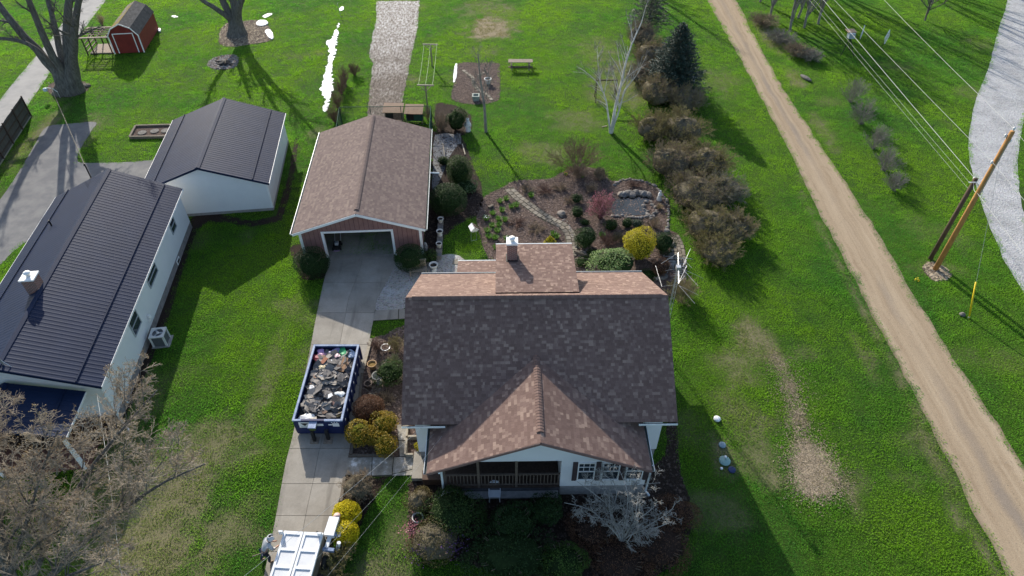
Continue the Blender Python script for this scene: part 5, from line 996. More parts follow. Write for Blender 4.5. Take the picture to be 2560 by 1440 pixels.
# far garden canes and odds
TS(887, 188, .75, 1.3, 'bare_shrub', 'small brown bare shrub left of the tilled strip', m_redstem, stems=40)
for i, (px, py, lb) in enumerate(((838, 305, 'nearest brown cane clump by the kennel fence'), (846, 270, 'second brown cane clump from the kennel fence'), (854, 235, 'third brown cane clump from the kennel fence'), (862, 212, 'farthest brown cane clump next to the snow strip'))): TS(px, py, .8, 1.9, 'cane_clump', lb, m_redstem, 1.0, stems=60, m1=5, m2=3, r=.012)['group'] = 'brown berry canes in a row'
TS(256, 62, .55, 1.3, 'pampas_grass', 'tan plume grass clump behind the red shed', M('plume', (.45, .33, .22), (.36, .25, .16), 5, .9), stems=60, m1=3, m2=2, cat='grass')
LS(250, 1092, 1.5, .9, 'barberry', 'red-brown barberry hedge in front of the ranch house wall', m_redleaf, core=m_cored, n=6000, leaf=.06, lump=.25, ry=.8); LS(95, 1112, 2.4, .8, 'barberry', 'red-brown barberry hedge in front of the ranch house porch', m_redleaf, core=m_cored, n=7000, leaf=.06, lump=.25, ry=.8)
LS(1078, 655, .55, .9, 'potted_laurel', 'leafy green shrub between the pots and right garage yew', m_box, n=1800, leaf=.1, asp=2.5)
# bulbs in the garden
def clump(px, py, label, seed, r=.28, h=.32, n=70, fl=None):
    rg = np.random.default_rng(seed); t = thing('daffodil_clump', label, 'plant', G(px, py), 0, 'spring bulbs in the garden bed'); V_ = []; F_ = []
    for i in range(n):
        a = rg.uniform(0, 6.28); q = r*math.sqrt(rg.random())*.6; x, y = q*math.cos(a), q*math.sin(a); b = a+rg.normal()*.6; L = h*rg.uniform(.7, 1.2); o = L*.55; w = .016; k_ = len(V_)
        V_ += [(x-math.sin(b)*w, y+math.cos(b)*w, 0), (x+math.sin(b)*w, y-math.cos(b)*w, 0), (x+math.cos(b)*o*.4+math.sin(b)*w, y+math.sin(b)*o*.4-math.cos(b)*w, L*.7), (x+math.cos(b)*o*.4-math.sin(b)*w, y+math.sin(b)*o*.4+math.cos(b)*w, L*.7), (x+math.cos(b)*o, y+math.sin(b)*o, L*.9)]; F_ += [(k_, k_+1, k_+2, k_+3), (k_+3, k_+2, k_+4)]
    mb = MB(); mb.v = V_; mb.f = F_; mb.t = [0.]*len(F_); mb.build('leaves', m_leafg, t)
    if fl: V2, F2 = leaves(rg, rg.normal(size=(22, 3))*np.array([.11, .11, .03])+np.array([0, 0, h]), .07, None, 1.1); link('flowers', npmesh('flowers', V2, F2, fl), t)
m_wfl = M('white_petals', (.85, .85, .8), (.8, .8, .7), 5, .6); m_yfl = M('yellow_petals', (.75, .55, .02), (.7, .5, .02), 5, .6)
bulbs = [(360, 425), (382, 515), (425, 400), (475, 480), (290, 545), (222, 600), (345, 600), (410, 612), (280, 670), (350, 660), (237, 720), (335, 720), (247, 778), (312, 790), (430, 805), (320, 890), (672, 368), (522, 466), (895, 755), (925, 780)]
where = ['at the top left of the bulb patch', 'below the topmost bulb clump', 'right of the topmost bulb clump', 'nearest the flagstone path start', 'left side, middle of the patch', 'with white flowers at the left bed edge', 'in the centre of the bulb patch', 'right of the patch centre', 'left of the patch centre, lower', 'just under the patch centre', 'at the left edge, lower third', 'lower right of the patch', 'lowest left of the patch', 'second lowest left of the patch', 'with white flowers near the chimney top', 'hard against the dormer corner', 'alone on the far side of the path', 'beside the flagstone path, upper end', 'by the lower end of the stone path, left', 'by the lower end of the stone path, right']
for i, (x, y) in enumerate(bulbs): clump(1160+x/4, 400+y/4, 'green daffodil clump '+where[i], 300+i, fl=m_wfl if i in (5, 14) else None)
clump(1415, 437, 'yellow flower clump left of the brown twigs at the garden top', 340, .2, .2, 30, m_yfl); clump(1456, 443, 'yellow flower clump right of the brown twigs at the garden top', 341, .2, .2, 30, m_yfl); clump(1505, 592, 'grey-green bulb clump right of the mugo pine', 342); clump(2294, 702, 'lone yellow flower tuft on the road verge', 343, .08, .1, 10, m_yfl)

for i, (px, py, rx, h, mt, lb) in enumerate(((1318, 475, .8, .4, m_tan, 'low dry stems at the upper left of the garden'), (1362, 478, .9, .45, m_redstem, 'low reddish stems in the upper middle of the garden'), (1402, 470, .8, .5, m_tan, 'low dry stems left of the brown shrub'), (1425, 505, .7, .5, m_tan, 'dry stems between boulder and boxwoods'), (1340, 575, .9, .35, m_tan, 'flattened dry stems below the stone path'), (1290, 560, .8, .3, m_redstem, 'reddish groundcover right of the bulb patch'), (1545, 600, .7, .5, m_greenst, 'olive stems between mugo pine and golden cypress top'), (1475, 480, .7, .8, m_tan, 'dry stems above the pink shrub'), (1612, 600, .6, .4, m_greenst, 'olive groundcover above the golden cypress'), (1640, 600, .6, .5, m_tan, 'dry stems above the right mugo pine'))):
    TS(px, py, rx, h, 'dormant_perennial', lb, mt, stems=34, m1=7, m2=4, rmin=.007)
for i, (px, py, lb) in enumerate(((1480, 640, 'low green groundcover left of the rhododendron'), (1455, 660, 'low green groundcover by the rear steps'), (1620, 690, 'dark green groundcover right of the rhododendron'), (1310, 640, 'low green leaves hard behind the dormer'))): LS(px, py, .6, .35, 'groundcover', lb, m_box, n=1200, leaf=.08, lump=.3)
# ================================================================ OBJECTS
RS = random.Random(77)
def rock_mesh(seed, mat, amp=.35):
    rg = random.Random(seed); bm = bmesh.new(); bmesh.ops.create_icosphere(bm, subdivisions=2, radius=.5)
    for v in bm.verts:
        q = 1+amp*(float(fbm(v.co.x*2.2+seed*3.1, v.co.y*2.2+v.co.z*1.7+seed, 3))-.5)*2; v.co *= q; v.co.z *= .7; v.co.z = max(v.co.z, -.22)
    me = bpy.data.meshes.new('rock'); bm.to_mesh(me); bm.free(); me.materials.append(mat); return me
m_rock = [M('field_stone_%d' % i, c, tuple(x*.6 for x in c), 5, .9, .5, 14) for i, c in enumerate(((.22, .20, .18), (.15, .14, .13), (.29, .25, .21), (.19, .185, .18)))]
rocks = [rock_mesh(i, m_rock[i % 4]) for i in range(8)]
def stone(px, py, s, label, group, name='garden_stone', sq=None, z=0., k=None):
    o = link(name, rocks[RS.randrange(8) if k is None else k], None, G(px, py)+Vector((0, 0, z+s*.16)), (0, 0, RS.uniform(0, 6.28))); o.scale = (s*RS.uniform(.85, 1.2), s*RS.uniform(.8, 1.1), s*RS.uniform(.7, 1.)) if not sq else sq; return tag(o, label, 'stone', group)
# ---------------------------------------------------------------- pond
pond = [tuple(p) for p in smooth_line(gp([(1550, 495), (1585, 492), (1620, 494), (1625, 505), (1612, 511), (1614, 527), (1619, 536), (1585, 539), (1560, 536), (1538, 538), (1528, 522), (1536, 507)]), 4, True)]
k = NT('pond_water'); k.b.inputs['Base Color'].default_value = (.018, .02, .017, 1); k.set(rough=.08, spec=.6); k.bump(k.noise(9, 4), .12, .02); sheet('pond_water', pond, .035, k.m)
def ring(line, n, jit=2.0):
    L = np.array(smooth_line(line, 6)); d = np.r_[0, np.cumsum(np.hypot(*np.diff(L, axis=0).T))]; t = np.linspace(0, d[-1], n); return [(np.interp(q, d, L[:, 0])+RS.uniform(-jit, jit), np.interp(q, d, L[:, 1])+RS.uniform(-jit, jit)) for q in t]
for p in ring([(1552, 490), (1575, 486), (1600, 484), (1622, 488)], 8): stone(p[0], p[1], RS.uniform(.5, .75), 'large grey boulder on the upper rim of the pond', 'boulders on the upper pond rim', 'boulder')
for p in ring([(1562, 489), (1580, 490)], 2): stone(p[0], p[1], .7, 'large grey boulder on the upper rim of the pond', 'boulders on the upper pond rim', 'boulder')
for p in ring([(1528, 540), (1550, 541), (1575, 543), (1600, 545), (1620, 542)], 22): stone(p[0], p[1], RS.uniform(.16, .3), 'small tan stone in the lower rim of the pond', 'stones on the lower pond rim')
for p in ring([(1613, 508), (1610, 520), (1616, 530), (1622, 540), (1632, 545), (1640, 530), (1635, 515), (1625, 507)], 24, 3): stone(p[0], p[1], RS.uniform(.16, .34), 'rounded stone heaped at the right side of the pond', 'stones heaped right of the pond')
for p in ring([(1632, 462), (1650, 478), (1668, 505), (1672, 535), (1670, 560), (1668, 580)], 26, 2): stone(p[0], p[1], RS.uniform(.18, .32), 'pale edging stone along the right side of the garden', 'stones along the right garden edge')
for p in ring([(1535, 463), (1545, 455), (1570, 449), (1600, 452), (1625, 460)], 16, 1.5): stone(p[0], p[1], RS.uniform(.18, .3), 'edging stone along the top of the pond mound', 'stones along the top pond mound')
for p in ring([(1400, 545), (1412, 555), (1424, 570), (1432, 590)], 18, 4): stone(p[0], p[1], RS.uniform(.12, .24), 'small pale cobble beside the curved path', 'cobbles beside the curved path')
for p in ring([(1440, 622), (1460, 630), (1475, 625)], 10, 4): stone(p[0], p[1], RS.uniform(.14, .3), 'pale cobble under the round mugo pine', 'cobbles under the mugo pine')
for p in ring([(1675, 605), (1682, 640), (1672, 670), (1660, 690), (1640, 695)], 12, 5): stone(p[0], p[1], RS.uniform(.3, .55), 'grey stone between the brick path and the house corner', 'stones by the house corner')
stone(1402, 536, .62, 'single large rounded pinkish stone by the garden path', None, 'boulder', k=2); stone(1667, 579, .45, 'single pale stone at the right garden corner', None, 'boulder', k=0)
stone(2014, 198, .8, 'long pale rock on the bank below the thicket', None, 'boulder', (1.5, .5, .5)); stone(2405, 788, .4, 'small pale rock beside the yellow guy guard', None, 'boulder')
# flagstone paths: each stone a part of its path
m_flag = [M('flagstone_%d' % i, c, tuple(x*.7 for x in c), 4, .9, .4) for i, c in enumerate(((.21, .18, .14), (.165, .145, .115), (.25, .22, .175)))]
def stone_path(name, line, width, rows, n, mat, z=.02, gap=.03, hole=False):
    L = np.array(smooth_line(gp(line), 8)); d = np.r_[0, np.cumsum(np.hypot(*np.diff(L, axis=0).T))]; T = np.linspace(0, d[-1], n+1); ev = lambda t: np.array([np.interp(t, d, L[:, 0]), np.interp(t, d, L[:, 1])])
    nr = lambda t: (lambda v: np.array([-v[1], v[0]])/np.hypot(*v))(ev(min(t+.05, d[-1]))-ev(max(t-.05, 0)))
    poly = [tuple(ev(t)+nr(t)*width*.55) for t in T]+[tuple(ev(t)-nr(t)*width*.55) for t in T[::-1]]; o = sheet(name, poly, z+.004, m_joint, hole)
    for i in range(n):
        for r in range(rows):
            a, b = T[i]+gap/2, T[i+1]-gap/2; s0 = -width/2+width*r/rows+gap/2; s1 = -width/2+width*(r+1)/rows-gap/2; j = lambda: RS.uniform(-.02, .02)
            off = (T[1]-T[0])*.5*(r % 2); a2, b2 = min(a+off, d[-1]), min(b+off, d[-1])
            if b2-a2 < .05: continue
            q = [ev(a2)+nr(a2)*(s0+j()), ev(b2)+nr(b2)*(s0+j()), ev(b2)+nr(b2)*(s1+j()), ev(a2)+nr(a2)*(s1+j())]
            MB().prism([tuple(p) for p in q], z+.006, z+.035+RS.uniform(0, .02)).build('paving_stone', RS.choice(mat), o)
stone_path('flagstone_path', [(1272, 472), (1292, 492), (1318, 512), (1350, 535), (1380, 552), (1408, 566), (1424, 585), (1430, 610), (1428, 640)], .75, 2, 22, m_flag, .022, .06)
stone_path('brick_path', [(1683, 590), (1694, 610), (1700, 640), (1702, 680), (1698, 720)], .75, 3, 15, m_flag, .022, .05)
stone_path('stepping_stones', [(1157, 176), (1170, 186), (1182, 195), (1184, 210), (1198, 228), (1216, 236), (1230, 252)], .38, 1, 13, m_flag, .024, .10); stone_path('stepping_spur', [(1212, 182), (1195, 190)], .38, 1, 3, m_flag, .024, .10)
stone_path('rear_steps', [(1440, 655), (1455, 652), (1472, 660)], .6, 2, 5, m_flag, .022)
stone_path('brick_edging', [(1146, 334), (1148, 350), (1148, 362)], .35, 2, 7, m_rock, .03)
# timbers along the beds
m_pale = M('pale_timber', (.36, .32, .25), (.26, .225, .17), 5, .9, .4); m_oldt = M('old_timber', (.16, .135, .105), (.11, .09, .07), 5, .9, .4)
def timber(pa, pb, label, mat=m_oldt, w=.14, h=.12, name='edging_timber', cat='timber'):
    a, b = G(*pa), G(*pb); mid = (a+b)/2; d = b-a; o = MB().box((0, 0, h/2), (d.length, w, h)).build(name, mat, None, loc=mid, rot=(0, 0, math.atan2(d.y, d.x))); return tag(o, label, cat)
timber((928, 850), (909, 925), 'pale split log edging the driveway beside the dumpster', m_pale, .16, .14); timber((906, 935), (894, 1045), 'weathered timber edging the driveway below the pale log'); timber((890, 1055), (878, 1140), 'weathered timber edging the bed of gold shrubs'); timber((872, 1141), (984, 1141), 'timber across the bed above the walkway slabs'); timber((862, 1195), (853, 1255), 'dark timber edging the driveway below the walkway')
timber((1018, 1103), (1014, 1142), 'left board of the timber planter by the steps', m_pale, .1, .3); timber((1016, 1143), (1034, 1143), 'front board of the timber planter by the steps', m_pale, .1, .3); timber((1021, 1098), (1050, 1098), 'rear board of the timber planter by the steps', m_pale, .1, .3); timber((1020, 1068), (1018, 1098), 'upper left board of the planter against the house', m_pale, .1, .3)
timber((1436, 630), (1482, 648), 'dark round log edging under the mugo pine', m_oldt, .2, .2); timber((1156, 362), (1163, 388), 'pale thin board edging the lawn beside the arborvitae', m_pale, .08, .1); timber((1107, 360), (1113, 398), 'thin edging board in the garage side bed', m_pale, .06, .1)
timber((1222, 522), (1232, 516), 'short weathered driftwood log in the bulb patch', m_oldt, .18, .18); timber((1518, 316), (1505, 318), 'cut pale birch branch lying beside the birch trunk', m_pale, .07, .07)
timber((897, 875), (901, 900), 'short pale wood block beside the dumpster rear', m_pale, .3, .06)
# ---------------------------------------------------------------- dumpster
DC = Vector((-9.97, 23.65, .04)); dp = thing('dumpster', 'open blue roll-off dumpster on the driveway heaped with roofing waste', 'dumpster', DC)
m_blue = M('dumpster_blue', (.010, .018, .075), (.016, .026, .095), 2.5, .55, .2, spec=.3); m_worn = M('worn_rail', (.26, .33, .46), (.12, .17, .30), 3, .6); W_, L_, H_ = 1.24, 2.58, 1.22
MB().bx((-W_, -L_, .06), (W_, L_, .14)).build('floor', m_blue, dp)
for s, n_ in ((-1, 'left_wall'), (1, 'right_wall')):
    wl = MB().bx((s*W_-.03, -L_, .14), (s*W_+.03, L_, H_-.06)).build(n_, m_blue, dp); MB().bx((s*W_-.055, -L_-.05, H_-.06), (s*W_+.055, L_+.05, H_+.04)).build('top_rail', m_worn, wl)
    for i in range(9): MB().bx((s*W_+(.03 if s > 0 else -.10), -L_+.1+i*.62, .15), (s*W_+(.10 if s > 0 else -.03), -L_+.2+i*.62, H_-.07)).build('side_rib', m_blue, wl)
    for i in range(8): MB().bx((s*(W_+.032)-.003, -L_+.38+i*.62, .62), (s*(W_+.032)+.003, -L_+.5+i*.62, .76)).build('reflector', m_white, wl)
for s, n_ in ((-1, 'front_wall'), (1, 'rear_wall')):
    wl = MB().bx((-W_+.031, s*L_-.03, .14), (W_-.031, s*L_+.03, H_-.06)).build(n_, m_blue, dp); MB().bx((-W_+.056, s*L_-.05, H_-.06), (W_-.056, s*L_+.05, H_+.035)).build('top_rail', m_worn if s > 0 else m_blue, wl)
    if s < 0:
        MB().bx((-W_+.06, -L_-.06, H_-.02), (-W_+.4, -L_+.04, H_+.042)).build('worn_corner', m_worn, wl); MB().bx((.35, -L_-.07, H_-.06), (W_-.06, -L_+.04, H_+.042)).build('worn_lip', m_worn, wl)
        y = -L_-.034
        dcl = MB().bx((-1.02, y, .62), (-.42, y+.003, 1.08)).build('white_decal', m_white, wl); MB().ext([(-.92, y-.002, 1.0), (-.52, y-.002, 1.0), (-.72, y-.002, .76)], (0, .001, 0)).build('logo', m_black, dcl); MB().bx((-.95, y-.002, .67), (-.48, y-.001, .72)).build('logo_line', m_grey, dcl)
        MB().bx((-.12, y, .78), (.24, y+.003, .95)).build('white_decal', m_white, wl); MB().bx((.72, y, .72), (1.06, y+.003, 1.0)).build('white_decal', m_white, wl); MB().bx((.5, y, .82), (.74, y+.003, .92)).build('white_decal', m_white, wl)
        for i in range(3): MB().bx((.68+i*.13, y, 1.04), (.74+i*.13, y+.003, 1.1)).build('number_plate', m_white, wl)
hk = MB(); hk.bx((-.38, -L_-.42, .9), (-.06, -L_-.05, 1.12)); hk.build('hook_box', M('hook_green', (.10, .13, .03), (.05, .07, .02), 8, .6), dp); MB().bx((-.42, -L_-.46, 1.12), (-.02, -L_-.02, 1.18)).build('hook_cover', m_worn, dp)
MB().bx((-.34, -L_-.5, .0), (-.2, -L_-.34, .9)).build('hook_leg', m_black, dp); MB().bx((.34, -L_-.4, .0), (.5, -L_-.25, .8)).build('hook_leg', m_black, dp)
for x in (-.28, .42): MB().bx((x-.22, -L_-.6, -.0), (x+.22, -L_-.2, .055)).build('wood_block', m_wood, dp)
for s in (-1, 1):
    for y in (-2.1, 2.2): MB().tube([(s*.95-.08, y, .06), (s*.95+.08, y, .06)], .06, 10).build('roller', m_black, dp)
# waste heaped in it
m_scr = [M('scrap_%d' % i, c, tuple(x*.6 for x in c), 6, .9, .5, 20) for i, c in enumerate(((.14, .132, .13), (.20, .187, .178), (.27, .25, .235), (.055, .052, .055), (.33, .30, .265), (.23, .155, .115)))]
def heap(x, y): return .76+.22*float(fbm(x*1.7+9, y*1.7+2, 4))+.16*math.cos(x*1.1)*math.cos(y*.5)
V_ = []; F_ = []; NX, NY = 16, 34
for j in range(NY+1):
    for i in range(NX+1): x = -1.19+2.38*i/NX; y = -2.53+5.06*j/NY; V_.append((x, y, heap(x, y)-.06))
for j in range(NY):
    for i in range(NX): a = j*(NX+1)+i; F_.append((a, a+1, a+NX+2, a+NX+1))
tag(link('roofing_rubble', npmesh('roofing_rubble', V_, F_, m_scr[3]), None, DC), 'dark bed of roofing rubble filling the dumpster', 'rubble', kind='stuff')
def scrap_mesh(seed, mat):
    rg = random.Random(seed); n = rg.randint(4, 7); V = []; 
    pts = [(math.cos(6.283*i/n+rg.uniform(-.3, .3))*rg.uniform(.6, 1), math.sin(6.283*i/n+rg.uniform(-.3, .3))*rg.uniform(.35, .75)) for i in range(n)]; bend = rg.uniform(-.25, .25); mb = MB(); z = lambda p: bend*p[0]*p[0]
    mb.v = [(p[0]*.5, p[1]*.5, z(p)*.5) for p in pts]+[(p[0]*.5, p[1]*.5, z(p)*.5+.014) for p in pts]; c0, c1 = 2*n, 2*n+1; mb.v += [(0, 0, 0), (0, 0, .014)]
    for i in range(n): j = (i+1) % n; mb.f += [(i, j, n+j, n+i), (c1, n+i, n+j), (c0, j, i)]
    mb.t = [0.]*len(mb.f); return mb.mesh('scrap', mat)
scr = [scrap_mesh(i, m_scr[[0, 1, 2, 1, 0, 4, 3, 5, 2, 0, 1, 4][i % 12]]) for i in range(24)]
for i in range(230):
    x, y = RS.uniform(-.92, .92), RS.uniform(-2.2, 2.2); s = RS.uniform(.4, 1.05); o = link('shingle_scrap', RS.choice(scr), None, DC+Vector((x, y, heap(x, y)+RS.uniform(-.05, .13))), (RS.gauss(0, .25), RS.gauss(0, .25), RS.uniform(0, 6.28))); o.scale = (s, s, s); tag(o, 'torn grey shingle scrap heaped in the blue dumpster', 'scrap', 'torn shingle scraps in the dumpster')
def bag(x, y, s, label, mat, name='rubbish_bag', cat='bag', sc=(1.15, .85, .38)):
    o = link(name, rock_mesh(RS.randrange(1000), mat, 1.1), None, DC+Vector((x, y, heap(x, y)+.1)), (RS.uniform(-.2, .2), RS.uniform(-.2, .2), RS.uniform(0, 3))); o.scale = tuple(s*q for q in sc); return tag(o, label, cat)
P_ = lambda c: M('plastic', c, tuple(x*.75 for x in c), 7, .45, .5, 12)
bag(-.62, -2.25, .85, 'crumpled white sheet in the near left corner of the dumpster', P_((.8, .8, .78)), 'white_sheet', 'sheet', (1, .6, .35)); bag(-.85, 2.25, .5, 'lilac bag in the far left corner of the dumpster', P_((.42, .26, .5))); bag(-.92, 1.85, .5, 'dark red cloth at the far left of the dumpster', P_((.25, .02, .04)), 'red_cloth', 'cloth'); bag(.42, 2.2, .52, 'bright green plastic at the far end of the dumpster', P_((.02, .32, .12)), 'green_plastic', 'plastic'); bag(-.05, 2.3, .5, 'pale violet bag at the far end of the dumpster', P_((.28, .25, .5))); bag(.9, 2.2, .6, 'white and blue sheet in the far right corner of the dumpster', P_((.55, .62, .72)), 'white_sheet', 'sheet'); bag(-.75, 2.05, .35, 'pink bag beside the red cloth in the dumpster', P_((.55, .3, .42)))
bag(-.45, .35, .32, 'white plastic tub half buried in the dumpster', P_((.75, .74, .72)), 'white_tub', 'tub', (1, .9, .9)); bag(-.8, -.35, .36, 'small white bag at the left wall of the dumpster', P_((.7, .7, .7))); bag(.75, -.75, .4, 'white scrap of sheeting at the right wall of the dumpster', P_((.72, .74, .72)), 'white_sheet', 'sheet'); bag(.92, -2.1, .34, 'tan sponge-like lump in the near right corner of the dumpster', P_((.42, .28, .1)), 'tan_lump', 'foam'); bag(-.55, 1.0, .4, 'yellowish foam pieces left of centre in the dumpster', P_((.5, .42, .26)), 'foam_pieces', 'foam'); bag(.15, 1.95, .3, 'pink and white wrapper near the green plastic', P_((.6, .42, .45)), 'wrapper', 'wrapper')
def board(x, y, L, w, rz, label, mat, tilt=.1): o = MB().box((0, 0, 0), (L, w, .03)).build('cardboard', mat, None, loc=DC+Vector((x, y, heap(x, y)+.14)), rot=(tilt, RS.uniform(-.15, .15), rz)); tag(o, label, 'cardboard')
m_card = M('cardboard', (.34, .20, .11), (.27, .16, .09), 3, .85); board(.62, 1.25, .95, .3, 1.45, 'long brown cardboard strip at the right of the dumpster', m_card); board(-.5, 1.5, .5, .22, 1.2, 'short brown cardboard below the red cloth', M('rust_card', (.30, .13, .08), (.24, .10, .06), 3, .85)); board(.28, -.95, .34, .22, .6, 'white paper label lying on the grey scraps', m_white); board(.62, -1.45, .4, .16, -.5, 'reddish board piece near the front of the dumpster', M('red_board', (.22, .13, .11), (.18, .1, .09), 3, .85)); board(-.15, 1.45, .22, .14, .3, 'small white card near the middle of the dumpster', m_white)
# ---------------------------------------------------------------- white trailer and machine
TC = Vector((-9.28, 14.95, .04)); tl = thing('covered_trailer', 'white trailer with panelled lid doors parked at the bottom of the driveway', 'trailer', TC, R(-3.5)); TW, TL, TH = .88, 4.4, 1.32; m_bright = M('bright_white', (.70, .72, .74), (.62, .64, .67), 2, .5); m_panel = M('panel_white', (.60, .61, .62), (.52, .53, .54), 1.5, .55)
m_side = M('trailer_side', (.16, .125, .09), (.10, .08, .06), 3, .8, .3)
MB().bx((-TW, -TL, .55), (TW, 0, TH-.14)).build('body', m_side, tl)
for s in (-1, 1):
    x0, x1 = (-TW, -.02) if s < 0 else (.02, TW); d_ = MB().bx((x0, -TL, TH-.14), (x1, 0, TH-.05)).build('lid_door', m_panel, tl); fr = .10
    b_ = MB(); MB().bx((x0, -TL, TH-.05), (x0+fr, 0, TH)).build('lid_frame', m_bright, d_); MB().bx((x1-fr, -TL, TH-.05), (x1, 0, TH)).build('lid_frame', m_bright, d_)
    for i in range(6): y = -i*.78; MB().bx((x0+fr+.001, y-.12 if i else y-.15, TH-.05), (x1-fr-.001, y, TH-.004)).build('cross_bar', m_bright, d_)
    MB().bx((s*TW-.02 if s > 0 else s*TW-.16, -.20, TH), (s*TW+.16 if s > 0 else s*TW+.02, -.12, TH+.25)).build('corner_fin', m_bright, tl) if s < 0 else MB().bx((TW-.2, -.16, TH), (TW-.02, -.08, TH+.2)).build('corner_fin', m_bright, tl)
m_tyre = M('tyre_rubber', (.014, .014, .014), (.022, .021, .02), 8, .85)
def wheel(parent, c, r, w, ax='x'):
    pr = [(r*.55, -w/2), (r*.9, -w/2), (r, -w*.3), (r, w*.3), (r*.9, w/2), (r*.55, w/2)]; t = MB().lathe(pr, 20).build('wheel', m_tyre, parent, True); t.location = c; t.rotation_euler = (0, math.pi/2, 0) if ax == 'x' else (math.pi/2, 0, 0); MB().lathe([(0.02, -w*.35), (r*.5, -w*.4), (r*.56, -w*.3), (r*.56, w*.3), (r*.5, w*.4), (.02, w*.35)], 16).build('rim', m_steel, t, True)
for s in (-1, 1):
    for y in (-.9, -1.75): wheel(tl, (s*(TW+.13), y, .33), .33, .2)
MB().tube([(.3, .0, .5), (.3, .45, .5), (TW+.5, .1, .5)], .035, 6).build('side_arm', m_black, tl); MB().bx((-TW+.05, -TL+.1, .38), (TW-.05, -.1, .55)).build('chassis', m_black, tl)
mc = thing('roofing_machine', 'small white machine with black engine beside the lower yellow shrub', 'machine', G(828, 1372), R(-6)); MB().bx((-.22, .15, .75), (.24, 1.05, 1.0)).build('hood', m_bright, mc); MB().bx((-.18, .2, .35), (.22, .95, .75)).build('engine', m_black, mc)
MB().bx((-.05, -.35, .75), (.12, .15, .86)).build('neck', m_bright, mc); MB().bx((-.24, -.48, .68), (.40, -.34, .84)).build('crossbar', m_worn, mc); MB().tube([(.0, .05, .75), (.0, -.05, 0)], .05, 8).build('jack_leg', m_black, mc); MB().bx((.26, .2, .4), (.5, .8, .85)).build('tank', m_worn, mc); MB().tube([(.42, -.2, .4), (.55, -.1, .9)], .09, 8).build('canister', m_bright, mc)
for s in (-1, 1): wheel(mc, (s*.30+.02, .55, .2), .2, .1)
MB().lathe([(.16, 1.0), (.16, 1.06), (.0, 1.1)], 12, (.1, 1.12, -.08)).build('air_cap', M('pinkish', (.5, .36, .32), (.45, .3, .27), 5, .6), mc, True)
# ---------------------------------------------------------------- person
def skin_chain(name, verts, edges, rad, mat, parent, sub=2):
    me = bpy.data.meshes.new(name); me.from_pydata(verts, edges, []); me.update(); o = link(name, me, parent); md = o.modifiers.new('skin', 'SKIN'); md.use_smooth_shade = True
    for v, r in zip(me.skin_vertices[0].data, rad): v.radius = (r, r) if isinstance(r, (int, float)) else r
    me.skin_vertices[0].data[0].use_root = True; s = o.modifiers.new('sub', 'SUBSURF'); s.levels = s.render_levels = sub; me.materials.append(mat); return o
PC = G(672, 1403)+Vector((0, 0, .03)); pe = thing('person', 'person in grey hooded sweatshirt and dark jeans leaning over beside the white trailer', 'person', PC, R(-55))
m_skin = M('skin', (.42, .26, .19), (.38, .23, .17), 5, .6); m_hood = M('grey_sweatshirt', (.45, .46, .48), (.36, .37, .39), 6, .9, .3); m_jean = M('dark_jeans', (.035, .045, .075), (.025, .032, .055), 8, .9, .3); m_boot = M('tan_boots', (.26, .2, .14), (.2, .15, .1), 6, .8)
# local +y is the way the person faces; torso leans forward
body = [(0, 0, .92), (0, .14, 1.12), (0, .28, 1.33), (0, .38, 1.46), (0, .44, 1.53), (0, .47, 1.62), (.10, 0, .88), (.13, .10, .48), (.14, .02, .08), (.14, .14, .04), (-.10, 0, .88), (-.16, -.10, .48), (-.18, -.26, .09), (-.18, -.14, .04), (.19, .32, 1.36), (.26, .36, 1.10), (.18, .52, .98), (.15, .59, .96), (-.19, .32, 1.36), (-.26, .34, 1.10), (-.16, .50, 1.0), (-.13, .57, .98)]
be = [(0, 1), (1, 2), (2, 3), (3, 4), (4, 5), (0, 6), (6, 7), (7, 8), (8, 9), (0, 10), (10, 11), (11, 12), (12, 13), (2, 14), (14, 15), (15, 16), (16, 17), (2, 18), (18, 19), (19, 20), (20, 21)]
br = [.13, .13, .14, .07, .08, .085, .09, .06, .045, .04, .09, .06, .045, .04, .065, .048, .035, .035, .065, .048, .035, .035]
hands = []
for s, w0 in ((1, 17), (-1, 21)):
    bx_, by_, bz_ = body[w0]
    for fi in range(5):
        i0 = len(body); fx = (-.03+.018*fi)*s if fi < 4 else -.045*s; L = (.055, .065, .062, .048, .04)[fi]; body += [(bx_+fx, by_+(.05 if fi < 4 else .02), bz_-.005), (bx_+fx*1.1, by_+.05+L*.6 if fi < 4 else by_+.045, bz_-.02), (bx_+fx*1.1, by_+.05+L*.75 if fi < 4 else by_+.06, bz_-.05)]; be += [(w0, i0), (i0, i0+1), (i0+1, i0+2)]; br += [.010, .009, .008]
skin_chain('body', body, be, br, m_skin, pe)
skin_chain('sweatshirt', [(0, .02, .95), (0, .14, 1.12), (0, .28, 1.34), (0, .36, 1.44), (.20, .31, 1.37), (.27, .36, 1.10), (.19, .49, .99), (-.20, .31, 1.37), (-.27, .34, 1.10), (-.17, .47, 1.01)], [(0, 1), (1, 2), (2, 3), (2, 4), (4, 5), (5, 6), (2, 7), (7, 8), (8, 9)], [.165, .17, .18, .12, .10, .075, .055, .10, .075, .055], m_hood, pe)
skin_chain('trousers', [(0, .01, .93), (.10, .01, .86), (.13, .10, .48), (.14, .02, .13), (-.10, 0, .86), (-.16, -.10, .48), (-.18, -.255, .14)], [(0, 1), (1, 2), (2, 3), (0, 4), (4, 5), (5, 6)], [.155, .11, .08, .065, .11, .08, .065], m_jean, pe)
for x, y in ((.14, .06), (-.18, -.20)): skin_chain('boot', [(x, y-.03, .10), (x, y+.02, .045), (x, y+.13, .035)], [(0, 1), (1, 2)], [.06, .055, .045], m_boot, pe, 1)
hd = MB(); 
